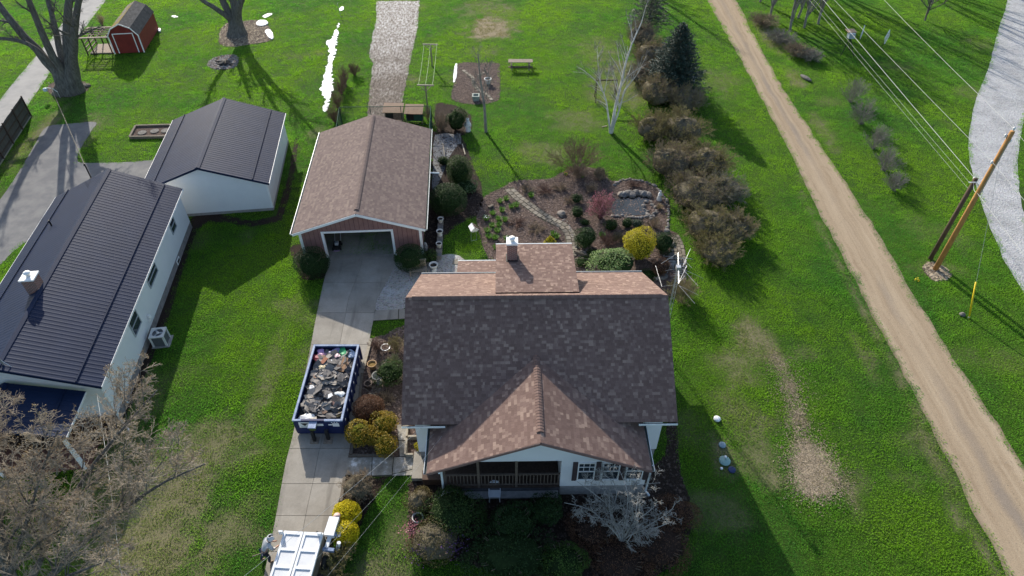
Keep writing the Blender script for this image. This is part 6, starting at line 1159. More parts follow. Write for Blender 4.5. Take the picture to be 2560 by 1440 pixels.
for i in range(9):
    for j in range(12):
        th = math.pi*(.12+.62*i/8); ph = math.pi*(.5+1.62*(j/11-.5))+math.pi; hd.v.append((.135*math.sin(th)*math.cos(ph), .47+.02+.15*math.sin(th)*math.sin(ph), 1.60+.155*math.cos(th)))
hd.f = [(i*12+j, i*12+j+1, i*12+j+13, i*12+j+12) for i in range(8) for j in range(11)]; hd.t = [0.]*len(hd.f); hdo = hd.build('hood', m_hood, pe, True); sm_ = hdo.modifiers.new('s', 'SOLIDIFY'); sm_.thickness = .025
hr = MB().lathe([(.0, 1.71), (.06, 1.70), (.088, 1.66), (.09, 1.62)], 12, (0, .46, 0)).build('hair', M('dark_hair', (.03, .02, .015), rough=.8), pe, True)
fc = MB()
for x in (-.032, .032): fc.box((x, .552, 1.625), (.026, .012, .012))
fc.build('eyes', m_black, pe); MB().box((0, .562, 1.60), (.022, .03, .035)).build('nose', m_skin, pe); MB().box((0, .548, 1.567), (.04, .01, .01)).build('mouth', M('lips', (.35, .14, .12)), pe)
for s in (-1, 1): MB().box((s*.088, .47, 1.61), (.015, .035, .05)).build('ear', m_skin, pe)
tag(MB().tube([tuple(PC+Vector((.50, .10, .98))), tuple(PC+Vector((.2, -.05, 1.02))), tuple(PC+Vector((-.35, -.35, 1.15)))], .018, 6).build('tool_handle', m_wood, None), 'wooden tool handle held by the person beside the trailer', 'tool')
# ---------------------------------------------------------------- clothesline
for (px, py, tx, ty, lb) in ((1080.6, 165, 1075, 112, 'far clothesline post with white T-shaped crossbar'), (1069, 272, 1066, 231, 'near clothesline post with white T-shaped crossbar behind the garage')):
    b = G(px, py) if py < 200 else G(1069, 270); h = 2.15; t = thing('clothesline_post', lb, 'post', b, R(-3), 'clothesline posts'); MB().bx((-.05, -.05, 0), (.05, .05, h)).build('post', m_wood, t); MB().bx((-.75, -.05, h), (.75, .05, h+.10)).build('crossbar', m_pale, t)
    for s in (-1, 1): MB().beam((s*.5, 0, h-.01), (0.05*s, 0, h-.5), .05, .05).build('brace', m_pale, t)
for i, s in enumerate((-.62, 0, .62)):
    a = G(1080.6, 165)+Vector((s, 0, 2.27)); b = G(1069, 270)+Vector((s, 0, 2.27)); pts = [a.lerp(b, q/10)-Vector((0, 0, .22*(1-(q/5-1)**2))) for q in range(11)]; tag(MB().tube(pts, .012, 4).build('clothesline', M('line_%d' % i, (.55, .62, .42), rough=.6)), ['left clothesline strung between the posts', 'middle clothesline strung between the posts', 'right clothesline strung between the posts'][i], 'clothesline', 'clotheslines')
# ---------------------------------------------------------------- picnic table
pt = thing('picnic_table', 'wooden picnic table on the back lawn', 'table', G(1301, 170)); 
for i in range(5): MB().bx((-1.2, -.36+i*.148, .72), (1.2, -.225+i*.148, .76)).build('table_plank', m_wood, pt)
for s in (-1, 1):
    for i in range(2): MB().bx((-1.2, s*.72-.14+i*.145, .42), (1.2, s*.72-.005+i*.145, .46)).build('seat_plank', m_dwood if s < 0 else m_wood, pt)
    for x in (-.85, .85): MB().beam((x, s*.25, .72), (x, s*.62, 0), .05, .10, (1, 0, 0)).build('leg', m_wood, pt)
for x in (-.92, .92): MB().bx((x-.03, -.85, .33), (x+.03, .85, .42)).build('seat_support', m_wood, pt)
# ---------------------------------------------------------------- pots, statues, ornaments
m_potw = M('white_pot', (.62, .60, .56), (.48, .46, .42), 6, .7, .2); m_terra = M('terracotta', (.38, .25, .13), (.30, .19, .10), 6, .8); m_soil = M('pot_soil', (.03, .022, .017), rough=.95)
def pot(px, py, r, h, label, mat, z=0., group=None, urn=False, soil=m_soil):
    t = thing('flower_pot', label, 'pot', G(px, py, z), 0, group)
    prof = [(r*.6, 0), (r*.78, h*.4), (r*.92, h*.85), (r*1.08, h*.86), (r*1.08, h), (r*.9, h), (r*.82, h*.8), (.01, h*.78)] if not urn else [(r*.75, 0), (r*.75, h*.1), (r*.3, h*.22), (r*.3, h*.32), (r*.8, h*.55), (r*1.1, h*.95), (r*1.1, h), (r*.95, h), (r*.7, h*.75), (.01, h*.74)]
    MB().lathe(prof, 18).build('vessel', mat, t, True); MB().lathe([(r*.86, h*.82), (.001, h*.84)], 14).build('soil', soil, t); return t
wall_px = [(1103, 553), (1100, 578), (1098, 600), (1098, 625), (1096, 645)]
stw = sheet('low_wall_base', [tuple(p) for p in gp([(1097, 548), (1108, 548), (1104, 645), (1093, 645)])], .03, m_joint, False)
for i, p in enumerate(ring([(1103, 552), (1101, 580), (1100, 605), (1099, 628), (1097, 645)], 12, .3)): q = G(*p); MB().box((0, 0, .14), (.38, .34, .28)).build('wall_block', m_rock[i % 4], stw, loc=(q.x, q.y, .032), rot=(0, 0, RS.uniform(-.06, .06)))
pot(1102, 556, .2, .36, 'topmost of three white pots on the low stone wall', m_potw, .31); pot(1100, 588, .22, .4, 'middle white urn on the low stone wall', m_potw, .31, urn=True); pot(1098, 618, .2, .36, 'lowest of three white pots on the low stone wall', m_potw, .31)
pot(1085, 676, .28, .55, 'white urn by the gravel court near the slatted bench', m_potw, urn=True)
pot(932, 921, .26, .42, 'tan terracotta pot holding dry soil beside the dumpster', m_terra, soil=M('dry_moss', (.22, .14, .04), rough=.9)); pot(933, 957, .22, .3, 'dark-rimmed clay pot below the birdbath', M('grey_clay', (.22, .17, .13), rough=.85)); pot(922, 966, .22, .3, 'leftmost clay pot below the birdbath', M('grey_clay2', (.24, .18, .14), rough=.85))
bb = thing('birdbath', 'grey stone birdbath beside the spreading evergreen', 'birdbath', G(947, 956)); MB().lathe([(.2, 0), (.2, .06), (.1, .12), (.09, .42), (.16, .5), (.3, .56), (.33, .62), (.29, .62), (.2, .57), (.01, .56)], 20).build('pedestal', m_block, bb, True); MB().lathe([(.27, .6), (.01, .602)], 16).build('water', k.m, bb)
tr_ = MB(); n_ = 24
for i in range(n_): a = 6.283*i/n_; tr_.v += [(.24*math.cos(a)+.0, .24*math.sin(a), .25), (.28*math.cos(a), .28*math.sin(a), .25), (.28*math.cos(a), .28*math.sin(a), .29), (.24*math.cos(a), .24*math.sin(a), .29)]
for i in range(n_):
    for q in range(4): a, b = i*4+q, i*4+(q+1) % 4; c, d = ((i+1) % n_)*4+(q+1) % 4, ((i+1) % n_)*4+q; tr_.f.append((a, b, c, d))
tr_.t = [0.]*len(tr_.f); wr = thing('plant_hoop', 'round wire plant hoop standing in the bed behind the dumpster', 'hoop', G(965, 876)); tr_.build('hoop', m_steel, wr)
for a in (0, 2.1, 4.2): MB().tube([(.26*math.cos(a), .26*math.sin(a), 0), (.26*math.cos(a), .26*math.sin(a), .26)], .01, 5).build('leg', m_steel, wr)
pot(1046, 1302, .26, .35, 'white pot half hidden beside the pink azalea flowers', m_potw); pot(1220, 210, .33, .55, 'white round pot in the island bed', m_potw)
ft = thing('stone_planter', 'square grey-green stone planter in the island bed', 'planter', G(1190, 250)); mgs = M('verdigris_stone', (.30, .33, .29), (.22, .25, .22), 4, .85); MB().bx((-.28, -.28, 0), (.28, .28, .35)).build('base', mgs, ft)
for a, b, c, d in ((-.34, -.34, .34, -.22), (-.34, .22, .34, .34), (-.34, -.219, -.22, .219), (.22, -.219, .34, .219)): MB().bx((a, b, .35), (c, d, .5)).build('rim', mgs, ft)
# praying figure and bear
st1 = thing('praying_statue', 'white robed praying statue on the rocks beside the pond', 'statue', G(1648, 500)); m_stat = M('statue_white', (.66, .66, .64), (.54, .54, .52), 5, .7, .2)
MB().lathe([(.2, 0), (.21, .05), (.17, .2), (.15, .4), (.16, .52), (.13, .62), (.06, .68), (.055, .7), (.085, .75), (.08, .82), (.0, .88)], 16).build('robe', m_stat, st1, True); MB().tube([(-.13, -.02, .55), (-.1, -.14, .45), (0, -.17, .55)], .04, 7).build('arm', m_stat, st1, True); MB().tube([(.13, -.02, .55), (.1, -.14, .45), (.01, -.17, .55)], .04, 7).build('arm', m_stat, st1, True)
st2 = thing('bear_statue', 'white upright bear-shaped statue beside the evergreen behind the garage', 'statue', G(1170, 328)); MB().lathe([(.24, 0), (.26, .1), (.22, .35), (.2, .55), (.23, .75), (.2, .9), (.12, .97), (.15, 1.05), (.14, 1.18), (.05, 1.26), (0, 1.27)], 16).build('figure', m_stat, st2, True); MB().tube([(-.2, 0, .8), (-.26, -.12, .6), (-.15, -.2, .5)], .06, 7).build('arm', m_stat, st2, True); MB().tube([(.2, 0, .8), (.26, -.12, .6), (.15, -.2, .5)], .06, 7).build('arm', m_stat, st2, True)
for s in (-1, 1): MB().lathe([(.04, 0), (.05, .03), (0, .07)], 8, (s*.1, 0, 1.2)).build('ear', m_stat, st2, True)
st3 = thing('owl_statue', 'small grey stone owl statue at the garage front corner', 'statue', G(1064, 626)); MB().lathe([(.13, 0), (.15, .1), (.17, .3), (.14, .45), (.12, .5), (.13, .58), (.09, .66), (0, .68)], 14).build('figure', m_block, st3, True)
for s in (-1, 1): MB().lathe([(.03, 0), (0, .07)], 6, (s*.07, 0, .64)).build('ear_tuft', m_block, st3); MB().box((s*.14, 0, .3), (.05, .16, .3)).build('wing', m_block, st3)
fd = thing('covered_feeder', 'white and brown box feeder on thin wire legs at the garden edge', 'feeder', G(1185, 602), R(20)); MB().ext([(-.22, -.28, 1.0), (.22, -.28, 1.0), (.22, -.28, 1.14), (0, -.28, 1.34), (-.22, -.28, 1.14)], (0, .56, 0)).build('box', m_potw, fd); MB().beam((0, -.31, 1.375), (.3, -.31, 1.12), .02, .02).build('trim', m_white, fd)
rf_ = MB(); slope(rf_, (.28, -.32, 1.12), (0, .64, 0), (-.28, 0, .25), .03); rf_.build('roof', m_dwood, fd); rf_ = MB(); slope(rf_, (-.28, .32, 1.12), (0, -.64, 0), (.28, 0, .25), .03); rf_.build('roof', m_white, fd)
for s in (-1, 1): MB().tube([(s*.18, 0, 1.0), (s*.2, 0, 0)], .012, 5).build('leg', m_steel, fd)
MB().tube([(-.2, 0, .05), (.2, 0, .05)], .012, 5).build('foot_bar', m_steel, fd)
# slatted bench
bn = thing('slatted_bench', 'weathered slatted wooden bench between the right yew and house', 'bench', G(1047, 690), R(8))
for i in range(8): MB().bx((-.55+i*.14, -.05, .42), (-.43+i*.14, .45, .46)).build('seat_slat', m_wood, bn); MB().bx((-.55+i*.14, .45, .46), (-.43+i*.14, .49, 1.0)).build('back_slat', m_wood, bn)
for x in (-.52, .52):
    for y in (0, .42): MB().bx((x-.04, y-.04, 0), (x+.04, y+.04, .42)).build('leg', m_wood, bn)
MB().bx((-.58, .49, .9), (.58, .53, 1.0)).build('top_rail', m_pale, bn)
slab_ = MB().prism([(-.35, -.2), (.3, -.28), (.38, .2), (-.28, .25)], 0, .06).build('loose_flagstone', m_flag[2], None, loc=G(1144, 656)); tag(slab_, 'pale loose flagstone at the corner of the rear lean-to', 'stone')
# white chair before the porch
ch_ = thing('plastic_chair', 'white plastic garden chair in front of the porch', 'chair', G(1237, 1245), R(180)); MB().ext([(-.26, -.22, .40), (.26, -.22, .40), (.26, .22, .42), (-.26, .22, .42)], (0, 0, .035)).build('seat', m_bright, ch_)
bkp = [(-.26, .44), (.26, .44), (.27, .75), (.2, .9), (.08, .96), (-.08, .96), (-.2, .9), (-.27, .75)]; MB().ext([(x, -.23-(z-.44)*.25, z) for x, z in bkp], (0, -.03, 0)).build('backrest', m_bright, ch_)
for x in (-.23, .23):
    for y in (-.2, .2): MB().tube([(x, y, .42), (x*1.1, y*1.15, 0)], .025, 6).build('leg', m_bright, ch_)
    MB().tube([(x*1.15, -.27, .66), (x*1.2, .1, .66), (x*1.15, .2, .42)], .025, 6).build('armrest', m_bright, ch_)
# condenser
ac = thing('condenser_unit', 'white air conditioner condenser beside the ranch house wall', 'air conditioner', G(406, 856), R(8)); m_acw = M('condenser_white', (.55, .56, .55), (.47, .48, .47), 4, .5); m_fin = M('condenser_fins', (.10, .11, .12), (.07, .08, .085), 20, .6)
MB().bx((-.48, -.48, 0), (.55, .48, .06)).build('pad', m_block, ac); MB().bx((-.36, -.36, .06), (.36, .36, .78)).build('coil', m_fin, ac)
for x in (-1, 1):
    for y in (-1, 1): MB().bx((x*.36-.05, y*.36-.05, .06), (x*.36+.05, y*.36+.05, .80)).build('corner_post', m_acw, ac)
tp = MB(); n_ = 32
for i in range(n_):
    a = 6.283*i/n_+math.pi/4; c_, s_ = math.cos(a), math.sin(a); q = .42/max(abs(c_), abs(s_)); tp.v += [(.31*c_, .31*s_, .86), (q*c_, q*s_, .86), (q*c_, q*s_, .80), (.31*c_, .31*s_, .80)]
for i in range(n_):
    for j in range(4): tp.f.append((i*4+j, ((i+1) % n_)*4+j, ((i+1) % n_)*4+(j+1) % 4, i*4+(j+1) % 4))
tp.t = [0.]*len(tp.f); tp.build('top_panel', m_acw, ac); MB().lathe([(.09, .8), (.09, .84), (0, .85)], 12).build('fan_hub', m_acw, ac, True)
for i in range(3): MB().box((math.cos(i*2.094)*.19, math.sin(i*2.094)*.19, .805), (.22, .10, .012), i*2.094).build('fan_blade', m_grey, ac)
# septic lids on the side lawn
def lid(px, py, r, h, label, mat, dome=.3, knob=None):
    t = thing('septic_cover', label, 'cover', G(px, py)); MB().lathe([(r*.9, 0), (r*.9, h), (r, h), (r, h+.05), (r*.7, h+.05+dome*r*.5), (.01, h+.05+dome*r*.6)], 22).build('cap', mat, t, True)
    if knob: MB().lathe([(.05, h+.05), (.05, h+.16), (.07, h+.16), (.07, h+.2), (0, h+.21)], 10, (.04, .14, 0)).build('vent', knob, t, True)
m_teal = M('teal_plastic', (.22, .36, .34), (.18, .30, .29), 3, .5); lid(1792, 1049, .19, .05, 'white oval cover at the shadow edge on the side lawn', m_bright, .5); lid(1805, 1114, .19, .04, 'grey-blue round cover above the teal one', M('grey_blue', (.22, .30, .36), (.17, .24, .29), 3, .5), .25, None); lid(1811, 1154, .29, .05, 'large teal round cover with white vent on the side lawn', m_teal, .25, m_bright); lid(1829, 1176, .19, .04, 'navy blue round cover below the teal one', M('navy_plastic', (.02, .035, .11), (.015, .028, .09), 3, .5), .15); lid(1803, 1173, .07, .05, 'tiny white cap beside the navy cover', m_bright, .6)
# ---------------------------------------------------------------- left fence
fn = thing('board_fence', 'dark weathered board fence at the left edge by the parking pad', 'fence', G(77, 291), math.atan2(G(0, 412).y-G(77, 291).y, G(0, 412).x-G(77, 291).x)); m_fb = M('fence_board', (.085, .08, .07), (.055, .052, .046), 6, .9, .3, stretch=(1, 1, .2)); pk_ = MB().bx((.004, -.012, .08), (.176, .012, 1.85)).mesh('fence_board', m_fb)
for i in range(72): link('fence_board', pk_, fn, (.18*i, 0, RS.uniform(-.02, .02)))
for i in range(6): MB().bx((2.4*i-.05, .013, 0), (2.4*i+.05, .11, 1.95)).build('fence_post', m_dwood, fn)
for z in (.4, 1.0, 1.6): MB().bx((0, .013, z), (12.9, .05, z+.09)).build('fence_rail', m_dwood, fn)
MB().bx((0, -.06, 0), (12.9, .06, .09)).build('kick_board', m_pale, fn)
# ---------------------------------------------------------------- kennel behind the garage
kz = 1.8; A, B, C2, D2 = G(848, 268, kz), G(1077, 265, kz), G(1073, 330, kz), G(836, 345, kz); kn = thing('kennel_fence', 'green wire mesh kennel fence behind the garage', 'fence', (0, 0, 0)); m_kg = M('green_wire', (.012, .06, .045), (.01, .045, .035), 5, .8, spec=.1)
for a, b, n_ in ((A, B, 4), (B, C2, 3), (A, D2, 3)):
    for i in range(n_): p = a.lerp(b, i/(n_-1)); MB().tube([(p.x, p.y, 0), (p.x, p.y, kz+.05)], .03, 6).build('fence_post', m_kg, kn)
    MB().beam(a, b, .04, .04).build('top_rail', m_kg, kn); lo = Vector((0, 0, kz-.06)); MB().beam(a-lo, b-lo, .03, .03).build('bottom_rail', m_kg, kn)
    L = (b-a).length; ch1 = []; m_ = int(L/.11)
    for i in range(m_): p = a.lerp(b, (i+.5)/m_); ch1.append([(p.x, p.y, .05), (p.x, p.y, kz)])
    for i in range(16): z = .1+i*.108; ch1.append([(a.x, a.y, z), (b.x, b.y, z)])
    tb = Tubes(); tb.add(np.array(ch1), np.full((len(ch1), 2), .0055), 3); q = link('wire_mesh', tb.mesh('wire_mesh', m_kg), kn); q['kind'] = 'stuff'
for (px, py, w_, lb, bm2) in ((986, 306, 1.75, 'left wooden hutch with tan roof inside the kennel', m_wood), (1037, 309, 1.6, 'right wooden hutch with tan roof and green front', M('green_hutch', (.015, .09, .065), (.01, .07, .05), 4, .7))):
    t = thing('hutch', lb, 'hutch', G(px, py), R(-2)); m_hr = M('hutch_roof', (.42, .28, .18), (.36, .24, .15), 2, .8); w2 = w_/2-.1
    hb = MB(); hb.bx((-w2, .0, .25), (w2, .7, 1.1)); hb.build('cabin', bm2, t); MB().bx((-w2+.08, -.012, .35), (-.03, -.001, 1.0)).build('mesh_door', m_dark, t); MB().bx((.05, -.02, .35), (w2-.06, -.001, 1.0)).build('hutch_door', bm2, t)
    r_ = MB(); slope(r_, (-w_/2, -.3, 1.1), (w_, 0, 0), (0, 1.15, .32), .05); r_.build('roof', m_hr, t)
    for x in (-w2+.05, w2-.05):
        for y in (.05, .65): MB().bx((x-.04, y-.04, 0), (x+.04, y+.04, .25)).build('leg', m_wood, t)
# ---------------------------------------------------------------- car in the garage
car = thing('parked_car', 'dark car parked nose-in inside the open garage', 'car', GC+Matrix.Rotation(GR, 3, 'Z') @ Vector((1.05, 2.9, .03)), GR); m_car = M('car_paint', (.035, .04, .05), (.03, .034, .042), 3, .3, spec=.6)
MB().ext([(-.92, 0, .35), (-.94, .05, .75), (-.94, 1.2, .95), (-.94, 3.2, .98), (-.92, 4.5, .85), (-.9, 4.6, .4)], (1.85, 0, 0)).build('body', m_car, car); MB().ext([(-.80, .15, .9), (-.72, .5, 1.55), (-.70, 2.3, 1.6), (-.80, 3.3, .95)], (1.56, 0, 0)).build('cabin', m_car, car)
MB().ext([(-.66, .17, 1.0), (.66, .17, 1.0), (.6, .44, 1.48), (-.6, .44, 1.48)], (0, -.02, .01)).build('rear_window', m_glass, car); MB().bx((-.93, -.1, .36), (.93, .02, .58)).build('bumper', m_grey, car); MB().bx((-.26, -.03, .66), (.26, -.005, .80)).build('number_plate', m_white, car); MB().bx((-.2, -.02, .9), (.2, .03, .93)).build('badge', m_steel, car)
for s in (-1, 1):
    MB().bx((s*.84-.09, -.02, .68), (s*.84+.09, .06, .88)).build('tail_light', M('tail_red', (.3, .01, .01), rough=.3), car)
    for y in (.85, 3.7): wheel(car, (s*.8, y, .32), .32, .22)
mw = thing('push_mower', 'dark mower parked inside the left of the garage door', 'mower', GC+Matrix.Rotation(GR, 3, 'Z') @ Vector((-1.95, 1.35, .03)), GR); MB().bx((-.25, -.3, .1), (.25, .4, .3)).build('deck', m_black, mw); MB().bx((-.12, -.1, .3), (.12, .15, .5)).build('engine', m_grey, mw); MB().tube([(-.2, .4, .25), (-.2, 1.1, .95), (.2, 1.1, .95), (.2, .4, .25)], .018, 6).build('handle', m_steel, mw); MB().bx((-.2, -.42, .03), (.2, -.36, .1)).build('guard', M('violet', (.3, .22, .35), rough=.6), mw)
for x in (-.27, .27):
    for y in (-.25, .3): wheel(mw, (x, y, .1), .1, .05)
# ---------------------------------------------------------------- antenna
ah = 6.2; cr = lambda x, y, z=0.: tuple(G(1600+x/7.2, 580+y/7.2, ah+z)); an = thing('tv_antenna', 'rooftop television antenna with long rods on a mast behind the house corner', 'antenna', G(1697, 690, ah)*Vector((1, 1, 0))) if False else None
ab = G(1697, 672, ah); ab.z = 0; an = thing('tv_antenna', 'tall television antenna with many thin metal rods behind the right house corner', 'antenna', ab); oc = Vector(ab)
ro_ = lambda L: [tuple(Vector(p)-oc) for p in L]
tw_ = MB(); 
for a in (0, 2.094, 4.189): x, y = .14*math.cos(a), .14*math.sin(a); MB().tube([(x, y, 0), (x*.6, y*.6, ah)], .016, 5).build('mast_leg', m_steel, an)
for i in range(14):
    z = .3+i*.42; q = 1-.4*z/ah; P3 = [(.14*q*math.cos(a), .14*q*math.sin(a), z) for a in (0, 2.094, 4.189)]; lt_ = MB()
    lt_.tube([P3[0], P3[1], P3[2], P3[0]], .008, 4); lt_.build('mast_rung', m_steel, an)
MB().tube(ro_([cr(690, 375), cr(693, 620), cr(697, 925)]), .016, 6).build('boom', m_steel, an)
for L in ([(415, 430), (955, 490)], [(500, 478), (930, 478)], [(510, 527), (840, 520)], [(560, 575), (830, 568)], [(630, 618), (850, 622)], [(620, 705), (760, 708)], [(600, 748), (765, 748)], [(590, 790), (760, 785)], [(590, 836), (770, 832)], [(690, 375), (380, 570)], [(910, 300), (775, 600)], [(845, 510), (765, 625)], [(845, 600), (695, 920)], [(805, 790), (695, 920)], [(760, 660), (1140, 835)], [(770, 670), (1045, 970)], [(700, 960), (1050, 1135)], [(705, 965), (990, 1290)], [(280, 605), (395, 985)], [(400, 978), (690, 945)], [(455, 695), (640, 665)], [(825, 540), (930, 645)], [(760, 460), (830, 540)]):
    MB().tube(ro_([cr(*L[0]), cr(*L[1])]), .006, 5).build('rod', m_steel, an)
MB().bx(tuple(Vector(cr(690, 640))-oc-Vector((.12, .12, .1))), tuple(Vector(cr(690, 640))-oc+Vector((.12, .12, .1)))).build('rotor', m_steel, an)
# ---------------------------------------------------------------- utility poles and wires
m_np = M('new_pole', (.42, .22, .07), (.30, .15, .05), 7, .85, .4, stretch=(1, 1, .3)); m_op = M('old_pole', (.10, .07, .045), (.07, .05, .035), 7, .9, .4, stretch=(1, 1, .3)); m_wire = M('wire', (.40, .41, .40), (.34, .35, .34), 5, .6); m_ins = M('insulator', (.75, .77, .78), rough=.35)
p1 = G(2338, 674); np_ = thing('utility_pole', 'tall new orange-brown utility pole in a ring of wood chips', 'pole', p1); MB().tube([(0, 0, -.3), (0, 0, 10.35)], [.17, .13], 14).build('pole', m_np, np_, True)
for z, x, y in ((10.4, 0, 0), (9.9, -.18, .1), (8.2, -.2, 0), (9.6, .2, .05)): MB().lathe([(.03, 0), (.07, .05), (.05, .1), (.08, .15), (.04, .22), (0, .24)], 10, (x, y, z)).build('insulator', m_ins, np_, True)
MB().bx((-.02, -.16, 6.0), (.02, -.12, 9.8)).build('ground_strap', m_steel, np_)
p2 = G(2325, 648); po_ = thing('old_utility_pole', 'short dark weathered utility pole beside the new one', 'pole', p2); MB().tube([(0, 0, -.3), (.12, 0, 6.5)], [.15, .13], 12).build('pole', m_op, po_, True); MB().tube([(-.2, 0, 6.2), (.1, -.2, 6.35), (.5, -.1, 6.0), (.9, -.1, 5.6)], .035, 6).build('cable_loop', m_ins, po_); MB().lathe([(.06, 0), (.09, .1), (0, .2)], 8, (.1, .1, 6.35)).build('insulator', m_ins, po_)
def wire(label, pts, r=.014, mat=m_wire, sag=.5, name='power_line', cat='wire'):
    out = []
    for a, b in zip(pts[:-1], pts[1:]):
        a, b = Vector(a), Vector(b)
        for i in range(10): q = i/10; out.append(a.lerp(b, q)-Vector((0, 0, sag*4*q*(1-q))))
    out.append(Vector(pts[-1])); return tag(MB().tube(out, r, 5).build(name, mat), label, cat)
wire('top power line running to the very top of the tall pole', [(34.5, 118, 10.3), tuple(p1+Vector((0, 0, 10.5))), (26, -25, 10)], .010, sag=.9); q8 = G(2090, 0, 8.0); d8 = (q8-(p1+Vector((0, 0, 8.3)))); wire('middle power line tied to the tall pole below its top', [tuple(p1+Vector((-.2, 0, 8.35))+d8*3.2+Vector((0, 0, .8))), tuple(p1+Vector((-.2, 0, 8.35))), (25.5, -25, 8.5)], .010, sag=.3)
q6 = G(2052, 0, 6.2); d6 = q6-(p2+Vector((0, 0, 6.3))); b6 = p2+Vector((.1, .1, 6.45)); wire('thick pale cable running to the old short pole', [tuple(b6+d6*3.0+Vector((0, 0, .6))), tuple(b6), tuple(p1+Vector((-.1, 0, 6.2))), (25, -25, 6.4)], .014, m_wire, sag=.25); wire('thin cable just left of the thick pale cable', [tuple(b6+Vector((-.25, 0, -.25))+d6*3.0), tuple(b6+Vector((-.2, 0, -.3)))], .006, sag=.35); wire('thin lowest cable beside the thicket and old pole', [tuple(b6+Vector((-.6, 0, -.6))+d6*3.0), tuple(b6+Vector((.1, 0, -.9)))], .006, sag=.3)
gb = G(2422, 797); wire('thin guy wire from the tall pole down to the yellow guard', [tuple(p1+Vector((0, -.1, 8.9))), tuple(gb+Vector((.05, .1, .1)))], .008, sag=0., name='guy_wire'); dgy = (p1+Vector((0, -.1, 8.9))-gb); dgy.normalize(); gg = thing('guy_guard', 'bright yellow plastic guy wire guard standing in the verge', 'marker', gb); MB().tube([(0, 0, 0), tuple(dgy*2.35)], .05, 8).build('sleeve', M('yellow_plastic', (.62, .45, .01), (.55, .4, .01), 4, .5), gg, True); MB().tube([(0, 0, -.1), tuple(dgy*.15)], .06, 8).build('anchor', m_steel, gg)
hw = HC+Vector((-5.2, -5.1, 3.75)); wire('bold service wire slanting from the porch roof corner to the bottom edge', [tuple(G(1062, 1062, 3.7)), tuple(G(330, 1660, 7.0))], .006, m_wire, .25, 'service_wire'); wire('thin service wire right of the bold one over the driveway', [tuple(G(1084, 1085, 3.4)), tuple(G(470, 1720, 7.0))], .0032, m_wire, .2, 'service_wire'); wire('rightmost thin service wire crossing the yellow shrubs', [tuple(G(1105, 1090, 3.4)), tuple(G(560, 1740, 7.0))], .0032, m_wire, .2, 'service_wire')
wire('twisted pale service cable dropping from the ranch house corner', [tuple(G(243, 990, 3.1)), tuple(G(300, 1420, 6.0)), tuple(G(330, 1600, 8.0))], .009, m_wire, .15, 'service_cable'); 
ms = thing('service_mast', 'black service mast on the far end of the ranch roof', 'mast', G(233, 456, 3.9)); ms.location.z = 3.7; MB().tube([(0, 0, -.3), (.02, 0, 1.5)], .045, 8).build('pipe', m_black, ms); MB().lathe([(.05, 1.5), (.08, 1.55), (.05, 1.65), (0, 1.68)], 8).build('weatherhead', m_black, ms); mt_ = Vector(ms.location)+Vector((0, 0, 1.6)); wire('black overhead cable from the shade tree to the ranch roof mast', [tuple(G(172, 232)+Vector((-.6, -1.1, 1.6))), tuple(mt_)], .028, m_black, .1, 'overhead_cable')
yl = thing('yard_lamp', 'small white and blue yard lamp on a bent arm by the shade tree', 'lamp', G(140, 246)); MB().tube([(.35, .1, .6), (.1, 0, 1.0), (-.4, 0, 1.05)], .03, 6).build('arm', m_ins, yl); MB().lathe([(.0, 1.02), (.16, .98), (.2, .8), (.16, .72), (.0, .72)], 12, (-.6, 0, 0)).build('shade', M('lamp_blue', (.5, .6, .68), rough=.4), yl, True); MB().tube([(.35, .1, 0), (.35, .1, .62)], .03, 6).build('post', m_steel, yl)
# ---------------------------------------------------------------- snow, fire pit, planter, field ornaments
k = NT('snow'); nz = k.noise(7, 6, .7); k.col(k.ramp(nz, [(.3, (.60, .62, .66)), (.6, (.80, .81, .83))])); k.set(rough=.6, spec=.3); k.bump(nz, .8, .06); m_snow = k.m
def snow(pts, label, h=.05, amp=.32, f=3.4, sm=3): 
    poly = rough_outline([tuple(p) for p in smooth_line(gp(pts), sm, True)], amp, f, .1); o = MB().prism(poly, .0, h).build('snow_patch', m_snow); NO_GRASS.append(poly); return tag(o, label, 'snow')
snow([(848, 58), (844, 85), (837, 130), (829, 175), (831, 215), (827, 240), (818, 268), (812, 280), (810, 245), (804, 222), (811, 190), (820, 150), (824, 120), (815, 104), (832, 95), (840, 72)], 'long melting strip of snow left of the tilled strip'); snow([(850, 20), (858, 18), (858, 26), (848, 28)], 'small snow patch above the long snow strip', .07, .1); snow([(648, 53), (664, 53), (670, 60), (655, 66), (640, 62)], 'upper snow patch on the leafy tree bed', .12, .08); snow([(664, 78), (676, 76), (684, 92), (680, 99), (668, 90)], 'lower snow patch on the leafy tree bed', .12, .08); snow([(428, 41), (437, 39), (445, 42), (437, 44)], 'scattered snow right of the red shed', .03, .16); snow([(657, 40), (672, 34), (680, 36), (664, 45)], 'thin snow line above the leafy tree bed', .04, .08); snow([(1137, 165), (1143, 162), (1141, 190), (1137, 205), (1133, 203)], 'narrow snow edge along the left of the island bed', .06, .06); snow([(395, 74), (402, 74), (402, 80), (396, 80)], 'white snow clod at the rear corner of the red shed', .15, .05)
for i, p in enumerate(ring([(528, 158), (545, 145), (575, 142), (590, 152), (580, 166), (550, 170), (530, 165)], 10, 2.5)): stone(p[0], p[1], RS.uniform(.16, .3), 'grey stone in the ring of the fire pit', 'fire pit stones')
ash = MB().lathe([(.75, .0), (.6, .08), (.3, .14), (.01, .16)], 18).build('ash_heap', M('ash', (.012, .012, .013), (.03, .03, .03), 6, .95, .8), None, True, loc=G(560, 158)); tag(ash, 'black ash heap in the fire pit under the tree', 'ash')
